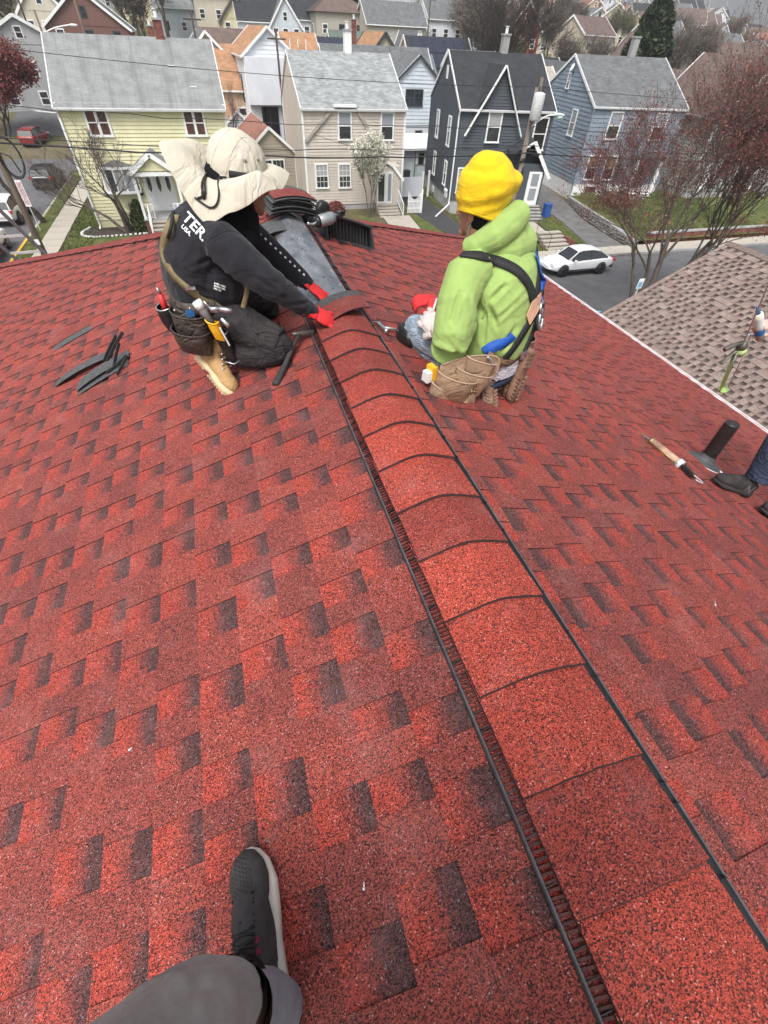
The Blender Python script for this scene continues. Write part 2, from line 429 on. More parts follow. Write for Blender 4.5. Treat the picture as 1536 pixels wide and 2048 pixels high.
def lay_roof(house, roof, planes, mats, E, seed, T, plain_name='shingle'):
    """planes: list of (origin at ridge, X dir, Y up-slope, N, u0(s), u1(s), s range). 300 largest strips are parts."""
    rng = random.Random(seed)
    variants = []
    for k in range(10):
        mb = MB(); strip(mb, 1.0, random.Random(seed * 31 + k), E, T=T); variants.append(mb.mesh('shingle', mats))
    full = []; cut = []
    for (O, X, Y, N, u0f, u1f, s0, s1, sl0, sl1) in planes:
        k = 0; s = s0
        while s < s1 - .02:
            u0, u1 = u0f(s), u1f(s); Ek = min(E, s1 - s)
            off = rng.choice((0, .17, .33, .5, .66, .83)) + rng.uniform(-.03, .03)
            u = u0
            nxt = math.floor(u0 - off) + off + 1
            while nxt <= u0 + .05: nxt += 1
            while u < u1 - 1e-6:
                b = min(nxt, u1)
                if u1 - b < .12: b = u1
                Lh = b - u
                A = u <= u0 + 1e-6; B = b >= u1 - 1e-6
                o = O + X * u - Y * s
                slA = sl0 * E if A else 0; slB = sl1 * E if B else 0
                c = o + X * Lh / 2 - Y * E / 2
                pm = in_view(c) or in_view(o) or in_view(o + X * Lh)
                big = (pm or 0) * math.sqrt(max(.02, abs(c.normalized().dot(N))))
                rec = (big, o, X, Y, N, Lh, slA, slB)
                (full if (abs(Lh - 1) < 1e-4 and not slA and not slB) else cut).append(rec)
                u = b; nxt = b + 1 if b == nxt or True else nxt
            s += E; k += 1
    allr = sorted(full + cut, key=lambda r: -r[0])
    rest = MB()
    for i, (big, o, X, Y, N, Lh, slA, slB) in enumerate(allr):
        M = Matrix(((X.x, Y.x, N.x, o.x), (X.y, Y.y, N.y, o.y), (X.z, Y.z, N.z, o.z), (0, 0, 0, 1)))
        if i < 300 and big > 0:
            if abs(Lh - 1) < 1e-4 and not slA and not slB: me = rng.choice(variants)
            else:
                mb = MB(); strip(mb, Lh, random.Random(seed * 77 + i), E, slA, slB, T); me = mb.mesh(plain_name, mats)
            ob = link(me, plain_name, roof)
            ob.matrix_basis = Matrix.Translation(N * rng.uniform(0, .0012)) @ M
            ob.matrix_parent_inverse = mw(roof).inverted()
        else:
            mb = MB(); strip(mb, Lh, random.Random(seed * 77 + i), E, slA, slB, T)
            b0 = len(rest.v)
            rest.v += [tuple(M @ Vector(v)) for v in mb.v]; rest.f += [tuple(q + b0 for q in f) for f in mb.f]
            rest.m += mb.m; rest.uv += mb.uv; rest.tone += mb.tone
    rest.build('shingles', mats, roof, world=True, kind='stuff')

house = thing('house', 'house under the workers, red laminated shingles on a hip roof being capped along the ridge', 'house', (XR, 1, G))
# body of the house below the eaves
mat('cream_siding', (.62, .58, .50), .7)
mat('white_metal', (.78, .79, .80), .45, var=.04)
mb = MB(); mb.box((XR, (HIPY + HALF - 5.2) / 2 - .0, (G + ZR - PT * HALF) / 2), (2 * HALF - .8, HIPY + HALF + 5.2 - .8, -(G - (ZR - PT * HALF)) - .1))
mb.build('wall', 'cream_siding', house, world=True)
Y0 = -5.2
zc_, ze = ZR - .012, ZR - PT * HALF - .012
mb = MB()
L0, R0 = XR - HALF, XR + HALF; YF = HIPY + HALF
mb.face([(XR, Y0, zc_), (XR, HIPY, zc_), (L0, YF, ze), (L0, Y0, ze)])
mb.face([(XR, Y0, zc_), (R0, Y0, ze), (R0, YF, ze), (XR, HIPY, zc_)])
mb.face([(XR, HIPY, zc_), (R0, YF, ze), (L0, YF, ze)])
mb.face([(L0, Y0, ze - .06), (R0, Y0, ze - .06), (R0, YF, ze - .06), (L0, YF, ze - .06)])
roof = mb.build('roof', 'deck_felt', house, world=True)
SL = HALF / CT
XL = Vector((0, -1, 0)); YL = Vector((CT, 0, ST)); NL = Vector((-ST, 0, CT))
XRt = Vector((0, 1, 0)); YRt = Vector((-CT, 0, ST)); NR = Vector((ST, 0, CT))
XF = Vector((-1, 0, 0)); YFr = Vector((0, -CT, ST)); NF = Vector((0, ST, CT))
O = Vector((XR, 0, ZR)); OF = Vector((XR, HIPY, ZR))
planes = [
    (O, XL, YL, NL, lambda s: -(HIPY + s * CT), lambda s: 2.6, .029, SL, -CT, 0.),
    (O, XRt, YRt, NR, lambda s: -2.6, lambda s: HIPY + s * CT, .108, SL, 0., CT),
    (OF, XF, YFr, NF, lambda s: -s * CT, lambda s: s * CT + 1e-3, .05, SL, -CT, CT)]
lay_roof(house, roof, planes, RM, EXP, 5, 1.0)

# eaves: white gutter along both sides and the front
def gutter_run(a, b, out, nm='gutter', m='white_metal', par=house, sz=.065):
    a, b, out = Vector(a), Vector(b), Vector(out).normalized(); dn = Vector((0, 0, -1))
    prof = [(0, 0), (0, .10), (.07, .10), (.10, .06), (.115, .0), (.105, .0), (.092, .055), (.065, .09), (.008, .09), (.008, 0)]
    prof = [(p * sz / .11, q * sz / .11) for p, q in prof]
    mb = MB(); mb.grid([[p + out * u + dn * v for u, v in prof] for p in (a, b)], closed=True)
    return mb.build(nm, m, par, world=True)
zg = ze + .004
gutter_run((R0 + .02, Y0, zg), (R0 + .02, YF + .1, zg), (1, 0, 0))
gutter_run((L0 - .02, Y0, zg), (L0 - .02, YF + .1, zg), (-1, 0, 0))
gutter_run((L0, YF + .02, zg), (R0, YF + .02, zg), (0, 1, 0))
mb = MB(); mb.beam((R0 + .008, Y0, ze + .012), (R0 + .008, YF, ze + .012), .022, .012, 0); mb.build('drip_edge', 'white_metal', house, world=True)

# hip caps along both front hips: overlapping pieces folded over the arris
def cap_mesh(w2, L, th, drop, curve, mats_, rng, fold=.03, tilt=.010, n=8, seed=0):
    mb = MB(); rows = []
    for (y, z, ww) in ((0, tilt, w2 + .002), (L * .5, tilt * .55, w2), (L, .0005, w2)):
        top = []; bot = []
        for i in range(n + 1):
            d = -ww + 2 * ww * i / n + (rng.uniform(-.0015, .0015) if i in (0, n) else 0)
            zz = -drop * (math.sqrt(d * d + fold * fold) - fold) + z + curve * (1 - (d / ww) ** 2)
            yy = y + (rng.uniform(-.001, .001))
            top.append((d, yy, zz)); bot.append((d, yy - (.0028 if y == 0 else 0), zz - th))
        rows.append((top, bot))
    mb.grid([r[0][::-1] for r in rows], 0)
    a, b = rows[0]
    for i in range(n): mb.face([b[i], b[i + 1], a[i + 1], a[i]], 1)
    for e in (0, n):
        for j in range(2):
            q = [rows[j][0][e], rows[j + 1][0][e], rows[j + 1][1][e], rows[j][1][e]]
            mb.face(q if e == n else q[::-1], 1)
    return mb.mesh('ridge_cap', mats_, True)
MATS['shingle_edge_dark'] = mat('shingle_edge_dark', (.045, .018, .018), .95, var=.3)
rng = random.Random(8)
hipv = [cap_mesh(.14, .30, .006, .26, 0, ['red_cap', 'shingle_edge_dark'], rng, tilt=.014) for _ in range(4)]
for sx in (-1, 1):
    top_ = Vector((XR, HIPY, ZR + .008)); bot_ = Vector((XR + sx * HALF, HIPY + HALF, ZR - PT * HALF + .008))
    d = (top_ - bot_).normalized(); Lh = (top_ - bot_).length; n_ = int(Lh / .2)
    side = d.cross(Vector((0, 0, 1))).normalized(); up = side.cross(d).normalized()
    for k in range(n_):
        o = bot_ + d * (k * .2)
        ob = link(rng.choice(hipv), 'hip_cap', roof)
        ob.matrix_basis = Matrix(((side.x, d.x, up.x, o.x), (side.y, d.y, up.y, o.y), (side.z, d.z, up.z, o.z), (0, 0, 0, 1)))
        ob.matrix_parent_inverse = mw(roof).inverted()

# ------------------------------------------------------------------ ridge vent
mat('vent_black', (.012, .012, .014), .5, var=.2, spec=.5)
mat('vent_lip', (.085, .085, .095), .45, var=.2, scale=20)
mat('louvre_red', (.085, .016, .014), .6, var=.35, scale=40)
VY0, VY1 = -2.8, 4.42
PV = .40
def vz(d, z0=-1.073): return z0 - PV * (math.sqrt(d * d + .0016) - .04)
mb = MB()
rows = []
for y in (VY0, VY1):
    rows.append([Vector((XR + d, y, vz(d))) for d in np.linspace(-.143, .143, 13)])
mb.grid([r[::-1] for r in rows])
mb.grid([[p - Vector((0, 0, .004)) for p in r] for r in rows])
# metal sheet finish: dull zinc grey, smeared
m, nt_, b_ = newmat('vent_sheet')
v_ = coord(nt_, 'Object', (3, 1.2, 1)); f_ = tnoise(nt_, v_, 3.2, 6, .65)
c_ = ramp(nt_, f_, [(.28, (.06, .065, .075)), (.45, (.17, .18, .20)), (.62, (.27, .28, .31)), (.8, (.38, .40, .43))])
v2_ = coord(nt_, 'Object', (1, .35, 1)); g_ = tnoise(nt_, v2_, 2.1, 2, .5)
c_ = mix(nt_, c_, (.03, .032, .036), ramp(nt_, g_, [(.60, (0, 0, 0)), (.72, (.8, .8, .8))]))
nt_.links.new(c_, b_.inputs['Base Color']); b_.inputs['Metallic'].default_value = .35; b_.inputs['Roughness'].default_value = .36
bump(nt_, b_, tnoise(nt_, coord(nt_, 'Object', (2, 1, 1)), 7, 3), .012)
vent = mb.build('ridge_vent', 'vent_sheet', house, smooth=True, world=True)
mb = MB()
for sx in (-1, 1):
    d = (.174 if sx < 0 else .190) * sx; zz = roofz(XR + d)
    mb.beam((XR + d, VY0, zz + .016), (XR + d, VY1, zz + .016), .0045, .014, 1)
    mb.beam((XR + sx * .160, VY0, roofz(XR + .16) + .004), (XR + sx * .160, VY1, roofz(XR + .16) + .004), (.036 if sx < 0 else .060), .004, 0)
    mb.beam((XR + sx * .136, VY0, vz(.14) - .011), (XR + sx * .136, VY1, vz(.14) - .011), .01, .018, 0)
mb.build('vent_rail', ['vent_black', 'vent_lip'], vent, world=True)
mb = MB(); y = VY0
rng = random.Random(4)
while y < VY1:
    for sx in (-1, 1):
        a = Vector((XR + sx * .140, y, vz(.143) - .003)); b = Vector((XR + sx * .172, y + .002, roofz(XR + .172) + .012))
        mb.beam(a, b, .005, .007, 0)
    y += .0125
mb.build('louvres', 'louvre_red', vent, world=True, kind='stuff')
mb = MB(); y = VY0
while y < VY1:
    for sx in ((-1, 1) if int(y * 23) % 3 == 0 else (-1,)):
        mb.beam((XR + sx * .142, y, vz(.143) - .001), (XR + (-.172 if sx < 0 else .188), y - .003, roofz(XR + .179) + .020), .002, .008, 0)
    y += .093 if int(y * 11) % 2 else .041
mb.build('strut', 'vent_black', vent, world=True, kind='stuff')
# nails in the bare sheet
mb = MB(); mat('nail_bright', (.75, .75, .74), .35, .6); mat('nail_dark', (.03, .03, .03), .5)
for (dx, y, mm) in [(-.12, 4.05, 0), (.0, 4.1, 1), (.125, 4.2, 0), (-.04, 3.8, 1), (.01, 3.78, 0), (.03, 3.75, 0), (.12, 3.85, 0), (-.01, 3.55, 1), (.005, 3.5, 1), (-.125, 3.4, 0), (.125, 3.52, 0), (.0, 3.25, 1), (.125, 3.2, 0), (.03, 3.0, 1), (.125, 2.95, 0), (.05, 2.82, 1), (.122, 2.72, 0), (.115, 2.34, 0), (.118, 2.3, 0), (.10, 2.31, 0)]:
    mb = MB(); mb.ell((XR + dx, y, vz(abs(dx)) + .002), (.006, .006, .002), mm, 8, 4); mb.build('nail_head', ['nail_bright', 'nail_dark'], vent, smooth=True, world=True)
# ridge caps, overlapping toward the street
butts = [-.11, .090, .310, .524, .734, .943, 1.160, 1.370, 1.575, 1.785, 1.990, 2.190]
butts = [-.11 - .205 * k for k in range(11, 0, -1)] + butts
rng = random.Random(12)
for i, yb in enumerate(butts):
    me = cap_mesh(.151, .29 if i < len(butts) - 1 else .34, .009, PV, .002, ['red_cap', 'shingle_edge_dark'], rng, fold=.05, tilt=.017, n=14)
    me.attributes.new('tone', 'FLOAT', 'FACE').data.foreach_set('value', [rng.choice((.15, .35, .5, .62, .8))] * len(me.polygons))
    ob = link(me, 'ridge_cap', vent)
    ob.matrix_basis = Matrix.Translation((XR + rng.uniform(-.003, .003), yb, -1.064)) @ Matrix.Rotation(rng.uniform(-.006, .006), 4, 'Z')
    ob.matrix_parent_inverse = mw(vent).inverted()

# ================================================================== brown roofed neighbour on the right
nb = thing('house', 'neighbour house with mottled brown shingle roof beside the red roof', 'house', (12.48, 4, G))
NX, NZ, NP, NHALF, NY0, NY1 = 12.48, -3.36, .49, 4.6, -3., 9.71
nct = 1 / math.hypot(1, NP); nst = NP * nct
mb = MB(); zt_ = NZ - .02; zb_ = NZ - NP * NHALF - .02
for sx in (-1, 1):
    q = [(NX, NY0, zt_), (NX, NY1, zt_), (NX + sx * NHALF, NY1, zb_), (NX + sx * NHALF, NY0, zb_)]
    mb.face(q if sx < 0 else q[::-1]); mb.face([(x, y, z - .12) for x, y, z in q])
for y in (NY0, NY1):
    for sx in (-1, 1): mb.face([(NX, y, zt_), (NX + sx * NHALF, y, zb_), (NX + sx * NHALF, y, zb_ - .12), (NX, y, zt_ - .12)])
nroof = mb.build('roof', 'deck_felt', nb, world=True)
mb = MB()
hw = NHALF - .35
mb.grid([[(NX - hw, y, G), (NX - hw, y, zb_ + .08), (NX, y, zt_ - .14), (NX + hw, y, zb_ + .08), (NX + hw, y, G)] for y in (NY0 + .3, NY1 - .3)])
for y in (NY0 + .3, NY1 - .3): mb.face([(NX - hw, y, G), (NX + hw, y, G), (NX + hw, y, zb_ + .08), (NX, y, zt_ - .14), (NX - hw, y, zb_ + .08)])
mb.build('wall', 'cream_siding', nb, world=True)
ON = Vector((NX, 0, NZ))
planes = [(ON, Vector((0, -1, 0)), Vector((nct, 0, nst)), Vector((-nst, 0, nct)), lambda s: -NY1, lambda s: -NY0, .02, NHALF / nct, 0, 0),
          (ON, Vector((0, 1, 0)), Vector((-nct, 0, nst)), Vector((nst, 0, nct)), lambda s: NY0, lambda s: NY1, .02, NHALF / nct, 0, 0)]
lay_roof(nb, nroof, planes, BM_, .150, 9, 2.6)
rng = random.Random(3)
nv = [cap_mesh(.15, .30, .006, NP, 0, ['brown_shingle_tab', 'shingle_edge_brown'], rng, tilt=.012) for _ in range(3)]
for k in range(int((NY1 - NY0) / .2)):
    ob = link(rng.choice(nv), 'ridge_cap', nroof); ob.matrix_basis = Matrix.Translation((NX, NY0 + .2 * k, NZ + .012)); ob.matrix_parent_inverse = mw(nroof).inverted()
gutter_run((NX - NHALF, NY0, zb_), (NX - NHALF, NY1, zb_), (-1, 0, 0), par=nb)
# ================================================================== the ground, streets and paving
def smooth01(t): t = max(0., min(1., t)); return t * t * (3 - 2 * t)
PROF = [(0, 0), (72, 0), (90, 2.2), (115, 4.6), (150, 7.6), (200, 11.4), (260, 16.5), (320, 22.5), (400, 33), (520, 48), (700, 60), (3000, 66)]
def gz(x, y):
    h = 0.
    for (a, ha), (b, hb) in zip(PROF, PROF[1:]):
        if a <= y <= b: h = ha + (hb - ha) * (y - a) / (b - a); break
    u = x / max(30., y)
    k = 1.0 - .45 * smooth01((u - .80) / .3)            # the hill drops off to the right
    h *= k
    if y > 90: h += .9 * noise.noise(Vector((x * .018, y * .018, 0)))
    return G + h
m, nt_, b_ = newmat('ground_grass')
v_ = coord(nt_); f_ = tnoise(nt_, v_, .12, 8, .65); g_ = tnoise(nt_, v_, 3., 4, .7)
c_ = ramp(nt_, f_, [(.30, (.06, .075, .03)), (.45, (.10, .105, .05)), (.55, (.15, .13, .085)), (.72, (.17, .15, .12))])
c_ = mix(nt_, c_, ramp(nt_, g_, [(.3, (.65, .65, .6)), (.7, (1.3, 1.25, 1.2))]), 1, 'MULTIPLY')
nt_.links.new(c_, b_.inputs['Base Color']); b_.inputs['Roughness'].default_value = .95; b_.inputs['Specular IOR Level'].default_value = .1
bump(nt_, b_, tnoise(nt_, v_, 9, 4), .08)
mb = MB(); NX_, NY_ = 70, 90
xs = [((i / NX_) * 2 - 1) for i in range(NX_ + 1)]; xs = [math.copysign(abs(t) ** 1.8, t) * 1100 + 60 for t in xs]
ys = [-60 + (j / NY_) ** 2.1 * 1500 for j in range(NY_ + 1)]
mb.grid([[(x, y, gz(x, y)) for y in ys] for x in xs])
mb.f = [f[::-1] for f in mb.f]
structure(mb.build('ground', 'ground_grass', smooth=True))

mat('asphalt', (.105, .105, .112), .9, var=.10, scale=1.3, bmp=.01, bscale=90, dirt=(.16, .155, .15), dirt_amt=.55)
mat('asphalt_new', (.045, .046, .052), .85, var=.12, scale=2, bmp=.008, bscale=90)
mat('asphalt_old', (.15, .145, .145), .95, var=.16, scale=1.2, bmp=.01, bscale=70, dirt=(.09, .085, .08), dirt_amt=.7)
mat('concrete', (.42, .385, .33), .9, var=.09, scale=1.5, bmp=.004, bscale=60, dirt=(.26, .24, .20), dirt_amt=.6)
mat('concrete_grey', (.33, .33, .33), .9, var=.1, scale=2, bmp=.004, dirt=(.2, .19, .18), dirt_amt=.6)
mat('road_paint', (.72, .72, .68), .7, var=.1, scale=3); mat('yellow_paint', (.70, .42, .05), .7, var=.1, scale=3); mat('blue_paint', (.18, .42, .62), .7)
mat('lawn', (.095, .118, .040), .95, var=.28, scale=1.6, bmp=.03, bscale=30, spec=.1, dirt=(.17, .15, .06), dirt_amt=.8)
mat('soil', (.055, .04, .032), .95, var=.3, scale=4, bmp=.03, bscale=20)

def sheet(name, poly, dz, m, kind='structure', sub=1):
    mb = MB(); mb.face([(x, y, gz(x, y) + dz) for x, y in poly]); return structure(mb.build(name, m))
sheet('street', [(-90, 20.5), (120, 20.5), (120, 29.6), (-90, 29.6)], .012, 'asphalt')
mb = MB(); R = []
for k in range(45):
    y = 29.6 + k * 2.6; R.append([(-22.5, y, gz(-22, y) + .016), (-13.1, y, gz(-13, y) + .016)])
mb.grid([r[::-1] for r in R]); o = structure(mb.build('side_street', 'asphalt'))
for y0 in (86, 88.2):      # painted crossing lines beyond the yellow house
    sheet('road_marking', [(-22, y0 + 3), (-13.2, y0), (-13.2, y0 + .35), (-22, y0 + 3.35)], .03 + (gz(-17, 88) - gz(-22, 91)) * 0, 'road_paint')
def kerb(name, pts, w_, h_, m, label=None):
    mb = MB()
    for a, b in zip(pts, pts[1:]): mb.beam((a[0], a[1], gz(*a) + h_ / 2), (b[0], b[1], gz(*b) + h_ / 2), w_, h_ + .02)
    return structure(mb.build(name, m))
kerb('kerb', [(-12.98, 29.6), (-12.98, 33.0)], .18, .14, 'concrete')
kerb('kerb', [(-13.0, 33.0), (-13.0, 37.0), (-13.0, 41.0)], .17, .142, 'yellow_paint')
kerb('kerb', [(-12.98, 41.0), (-12.98, 55), (-12.98, 70), (-12.98, 84)], .18, .14, 'concrete')
kerb('kerb', [(-13, 29.7), (25.4, 29.7)], .18, .14, 'concrete_grey'); kerb('kerb', [(29.6, 29.7), (90, 29.7)], .18, .14, 'concrete_grey')
kerb('kerb', [(-90, 20.4), (120, 20.4)], .18, .14, 'concrete_grey')
# paving slabs of the two pavements, laid one by one
walk = structure(bpy.data.objects.new('pavement', None)); COL.objects.link(walk); walk.location = (-11.3, 33, G)
rng = random.Random(2)
mb = MB(); mb.box((0, 0, 0), (1.38, 1.47, .12)); slab = mb.mesh('paving_slab', ['concrete'])
mb = MB(); mb.box((-11.3, 52, G + .03), (1.5, 46, .06)); mb.build('bedding', 'soil', walk, world=True)
y = 30.2
while y < 74:
    o = link(slab, 'paving_slab', walk); o.matrix_parent_inverse = mw(walk).inverted()
    o.location = (-11.3 + rng.uniform(-.01, .01), y, G + .065 + rng.uniform(-.008, .008)); o.rotation_euler = (rng.uniform(-.004, .004), rng.uniform(-.004, .004), rng.uniform(-.004, .004))
    y += 1.49
walk2 = structure(bpy.data.objects.new('pavement', None)); COL.objects.link(walk2); walk2.location = (20, 30.6, G)
mb = MB(); mb.box((0, 0, 0), (1.47, 1.5, .12)); slab2 = mb.mesh('paving_slab', ['concrete'])
mb = MB(); mb.box((20, 30.6, G + .03), (62, 1.6, .06)); mb.build('bedding', 'soil', walk2, world=True)
x = -10
while x < 48:
    o = link(slab2, 'paving_slab', walk2); o.matrix_parent_inverse = mw(walk2).inverted()
    o.location = (x, 30.6 + rng.uniform(-.01, .01), G + .065 + rng.uniform(-.008, .008)); o.rotation_euler = (rng.uniform(-.004, .004), 0, rng.uniform(-.004, .004)); x += 1.49
sheet('path', [(-9.9, 52.9), (-10.6, 52.9), (-10.6, 51.6), (-8.6, 51.6), (-8.6, 52.9)], .11, 'concrete')
sheet('path', [(-12.9, 47.4), (-12, 47.4), (-12, 48.6), (-12.9, 48.6)], .10, 'concrete')
sheet('path', [(23.0, 31.4), (24.6, 31.4), (26.0, 40.0), (24.4, 40.0)], .09, 'concrete')
sheet('path', [(12.4, 31.4), (14.6, 31.4), (15.6, 42.0), (13.2, 42.0)], .09, 'concrete')
# driveways
def drive(pl, pr, m, dz=.05):
    mb = MB(); mb.grid([[(a[0], a[1], gz(*a) + dz), (b[0], b[1], gz(*b) + dz)] for a, b in zip(pl, pr)]); mb.f = [f[::-1] for f in mb.f]
    mb.grid([[(a[0], a[1], gz(*a) - .1), (a[0], a[1], gz(*a) + dz)] for a in pl]); return structure(mb.build('driveway', m))
drive([(18.4, 29.6), (17.6, 33), (16.6, 39), (16.5, 44), (16.8, 54)], [(21.0, 29.6), (19.9, 33), (18.9, 39), (19.0, 44), (19.5, 54)], 'asphalt_new')
drive([(25.6, 29.6), (26.6, 31), (28.4, 38), (29.4, 45), (31.5, 58)], [(29.6, 29.6), (29.7, 31), (30.6, 38), (32.6, 44), (36, 58)], 'asphalt_old')
# lawns
def lawn(poly, dz=.06):
    return sheet('lawn', poly, dz, 'lawn')
lawns = [[(-12.9, 30), (-12.02, 30), (-12.02, 74), (-12.9, 74)], [(-10.55, 31.5), (-8.7, 31.5), (-8.7, 51.6), (-10.55, 51.6)], [(-8.7, 31.5), (12.3, 31.5), (12.3, 42.4), (-8.7, 42.4)],
         [(20.0, 31.5), (22.9, 31.5), (24.3, 40), (19.2, 42), (19.05, 39)], [(24.7, 31.5), (26.5, 31.5), (28.2, 38), (28.6, 41), (26.4, 40.2)],
         [(19.2, 42), (19.6, 42.2), (20.4, 52), (19.7, 52)], [(14.8, 31.5), (17.6, 31.5), (16.7, 38), (16.4, 42), (15.7, 42)]]
for L in lawns: lawn(L)
# raised lawn on the right behind a stone wall
zw = .75
mb = MB(); pl = [(31.3, 31.6), (33.3, 44.6), (60, 44.6), (60, 31.6)]
pb = [(30.2, 30.9), (33.0, 44.4)]
mb.face([(30.1, 31.4, G + .35), (60, 31.4, G + .35), (60, 33.5, G + zw), (30.9, 33.8, G + .6)]); mb.face([(30.9, 33.8, G + .6), (60, 33.5, G + zw), (60, 45.5, G + zw), (33.1, 45.2, G + .35)])
structure(mb.build('lawn', 'lawn'))
# grass blades and clumps on the lawns that show
rng = random.Random(6)
def tri_area(p): return abs(sum(p[i][0] * p[(i + 1) % len(p)][1] - p[(i + 1) % len(p)][0] * p[i][1] for i in range(len(p)))) / 2
def inside(p, x, y):
    c = False; n = len(p)
    for i in range(n):
        (x1, y1), (x2, y2) = p[i], p[(i + 1) % n]
        if (y1 > y) != (y2 > y) and x < (x2 - x1) * (y - y1) / (y2 - y1) + x1: c = not c
    return c
mat('grass_blade', (.105, .135, .045), .8, var=.35, scale=.7, spec=.2, dirt=(.22, .19, .09), dirt_amt=.9)
mb = MB()
for L, zz in [(l, .06) for l in (lawns[0], lawns[1], lawns[3], lawns[4], lawns[5])] + [([(31.0, 32), (44, 32), (44, 44.5), (33.2, 44.5)], zw - .08)]:
    bx = [p[0] for p in L]; by = [p[1] for p in L]; n = int(tri_area(L) * 85)
    for _ in range(n):
        x, y = rng.uniform(min(bx), max(bx)), rng.uniform(min(by), max(by))
        if not inside(L, x, y): continue
        h = rng.uniform(.05, .13); a = rng.uniform(0, PI); dx, dy = math.cos(a) * .045, math.sin(a) * .045
        z = G + zz; lx, ly = rng.uniform(-.05, .05), rng.uniform(-.05, .05)
        mb.face([(x - dx, y - dy, z), (x + dx, y + dy, z), (x + lx + dx * .3, y + ly + dy * .3, z + h), (x + lx - dx * .3, y + ly - dy * .3, z + h)])
mb.build('grass', 'grass_blade', kind='stuff')
# retaining wall of rubble stones
mat('field_stone', (.27, .255, .24), .9, var=.28, scale=2.2, bmp=.02, bscale=18, dirt=(.13, .12, .11), dirt_amt=.7); mat('mortar', (.16, .155, .15), .95)
rw = thing('retaining_wall', 'low grey rubble stone wall holding the lawn beside the old driveway', 'wall', (30.4, 36, G))
wp = [(29.95, 30.9), (30.35, 35), (31.0, 38.4), (32.9, 44.4)]; whs = [.55, .8, .75, .45]
mb = MB()
for (a, b, h1, h2) in zip(wp, wp[1:], whs, whs[1:]): mb.beam((a[0] + .15, a[1], G + h1 / 2 - .05), (b[0] + .15, b[1], G + h2 / 2 - .05), .3, (h1 + h2) / 2 - .1)
mb.build('core', 'mortar', rw, world=True)
mb = MB()
for (a, b, h1, h2) in zip(wp, wp[1:], whs, whs[1:]): mb.beam((a[0] + .12, a[1], G + h1 - .03), (b[0] + .12, b[1], G + h2 - .03), .36, .09)
mb.build('coping', 'concrete_grey', rw, world=True)
stones = []
for k in range(6):
    bm = bmesh.new(); bmesh.ops.create_icosphere(bm, subdivisions=1, radius=.5)
    for v in bm.verts: v.co = Vector((max(-.42, min(.42, v.co.x)), max(-.42, min(.42, v.co.y)), max(-.4, min(.4, v.co.z)))) + Vector([rng.uniform(-.06, .06) for _ in range(3)])
    me = bpy.data.meshes.new('stone'); bm.to_mesh(me); bm.free(); me.materials.append(MATS['field_stone']); stones.append(me)
for (a, b, h1, h2) in zip(wp, wp[1:], whs, whs[1:]):
    Lw = math.dist(a, b); t = 0.
    while t < Lw:
        f = t / Lw; hh = h1 + (h2 - h1) * f - .08; z = 0.03; px, py = a[0] + (b[0] - a[0]) * f, a[1] + (b[1] - a[1]) * f; wd = rng.uniform(.3, .48)
        while z < hh - .05:
            h = min(rng.uniform(.14, .24), hh - z); o = link(rng.choice(stones), 'stone', rw); o.matrix_parent_inverse = mw(rw).inverted()
            o.location = (px + rng.uniform(-.03, .03), py + rng.uniform(-.06, .06), G + z + h / 2); o.scale = (rng.uniform(.3, .38), wd * rng.uniform(.9, 1.15), h * 1.12); o.rotation_euler = (rng.uniform(-.1, .1), rng.uniform(-.1, .1), rng.uniform(-.2, .2)); z += h
        t += wd
rw2 = thing('retaining_wall', 'long red brick garden wall facing the street under the red maple', 'wall', (45, 31, G))
mat('old_brick', (.20, .075, .055), .9, var=.3, scale=3, bmp=.02)
mb = MB(); mb.box((45.5, 31.75, G + .35), (27, .3, .75)); mb.build('core', 'old_brick', rw2, world=True)
mb = MB(); mb.box((45.5, 31.75, G + .76), (27.1, .4, .08)); mb.build('coping', 'concrete_grey', rw2, world=True)

# ================================================================== houses
mat('white_trim', (.80, .81, .81), .5, var=.05, scale=2); mat('dark_trim', (.05, .05, .055), .6); mat('foundation', (.40, .40, .40), .9, var=.08, scale=1.5, bmp=.01, bscale=25, dirt=(.28, .27, .26), dirt_amt=.5)
mat('tan_trim', (.36, .33, .29), .7); mat('brick_red', (.19, .07, .055), .9, var=.25, scale=5, bmp=.02)
for n_, c_ in dict(yellow=(.68, .655, .42), taupe=(.54, .49, .43), charcoal=(.068, .080, .095), slate_blue=(.22, .27, .325), pale_blue=(.55, .61, .66), white=(.66, .69, .73), cream=(.56, .52, .42), tan=(.38, .33, .27),
                   grey=(.36, .37, .38), pale_green=(.38, .42, .37), olive=(.22, .20, .13), barn_red=(.22, .035, .035), brown=(.16, .08, .065), beige=(.50, .44, .35), peach=(.55, .40, .28), pale_yellow=(.62, .56, .36), stone=(.40, .38, .33), pink=(.52, .42, .38)).items():
    mat('siding_' + n_, c_, .75, var=.045, scale=.9, bmp=.003, bscale=30, dirt=tuple(x * .72 for x in c_), dirt_amt=.35, stretch=(1, 1, .6))
roofmat('roof_weathered', (.27, .28, .28), (.25, .26, .26), streak=(.14, .14, .145), amt=.7, wid=.5)
roofmat('roof_silver', (.35, .37, .37), (.22, .24, .24)); roofmat('roof_charcoal', (.048, .052, .058), (.036, .038, .042))
roofmat('roof_grey', (.17, .18, .185), (.12, .125, .13)); roofmat('roof_brown', (.17, .125, .11), (.13, .095, .085)); roofmat('roof_orange', (.42, .24, .14), (.34, .19, .11))
roofmat('roof_rust', (.33, .165, .125), (.27, .13, .10)); roofmat('roof_green', (.14, .18, .155)); roofmat('roof_beige', (.42, .39, .33), (.36, .33, .28))
mat('solar_panel', (.022, .026, .045), .25, var=.2, spec=.7); 
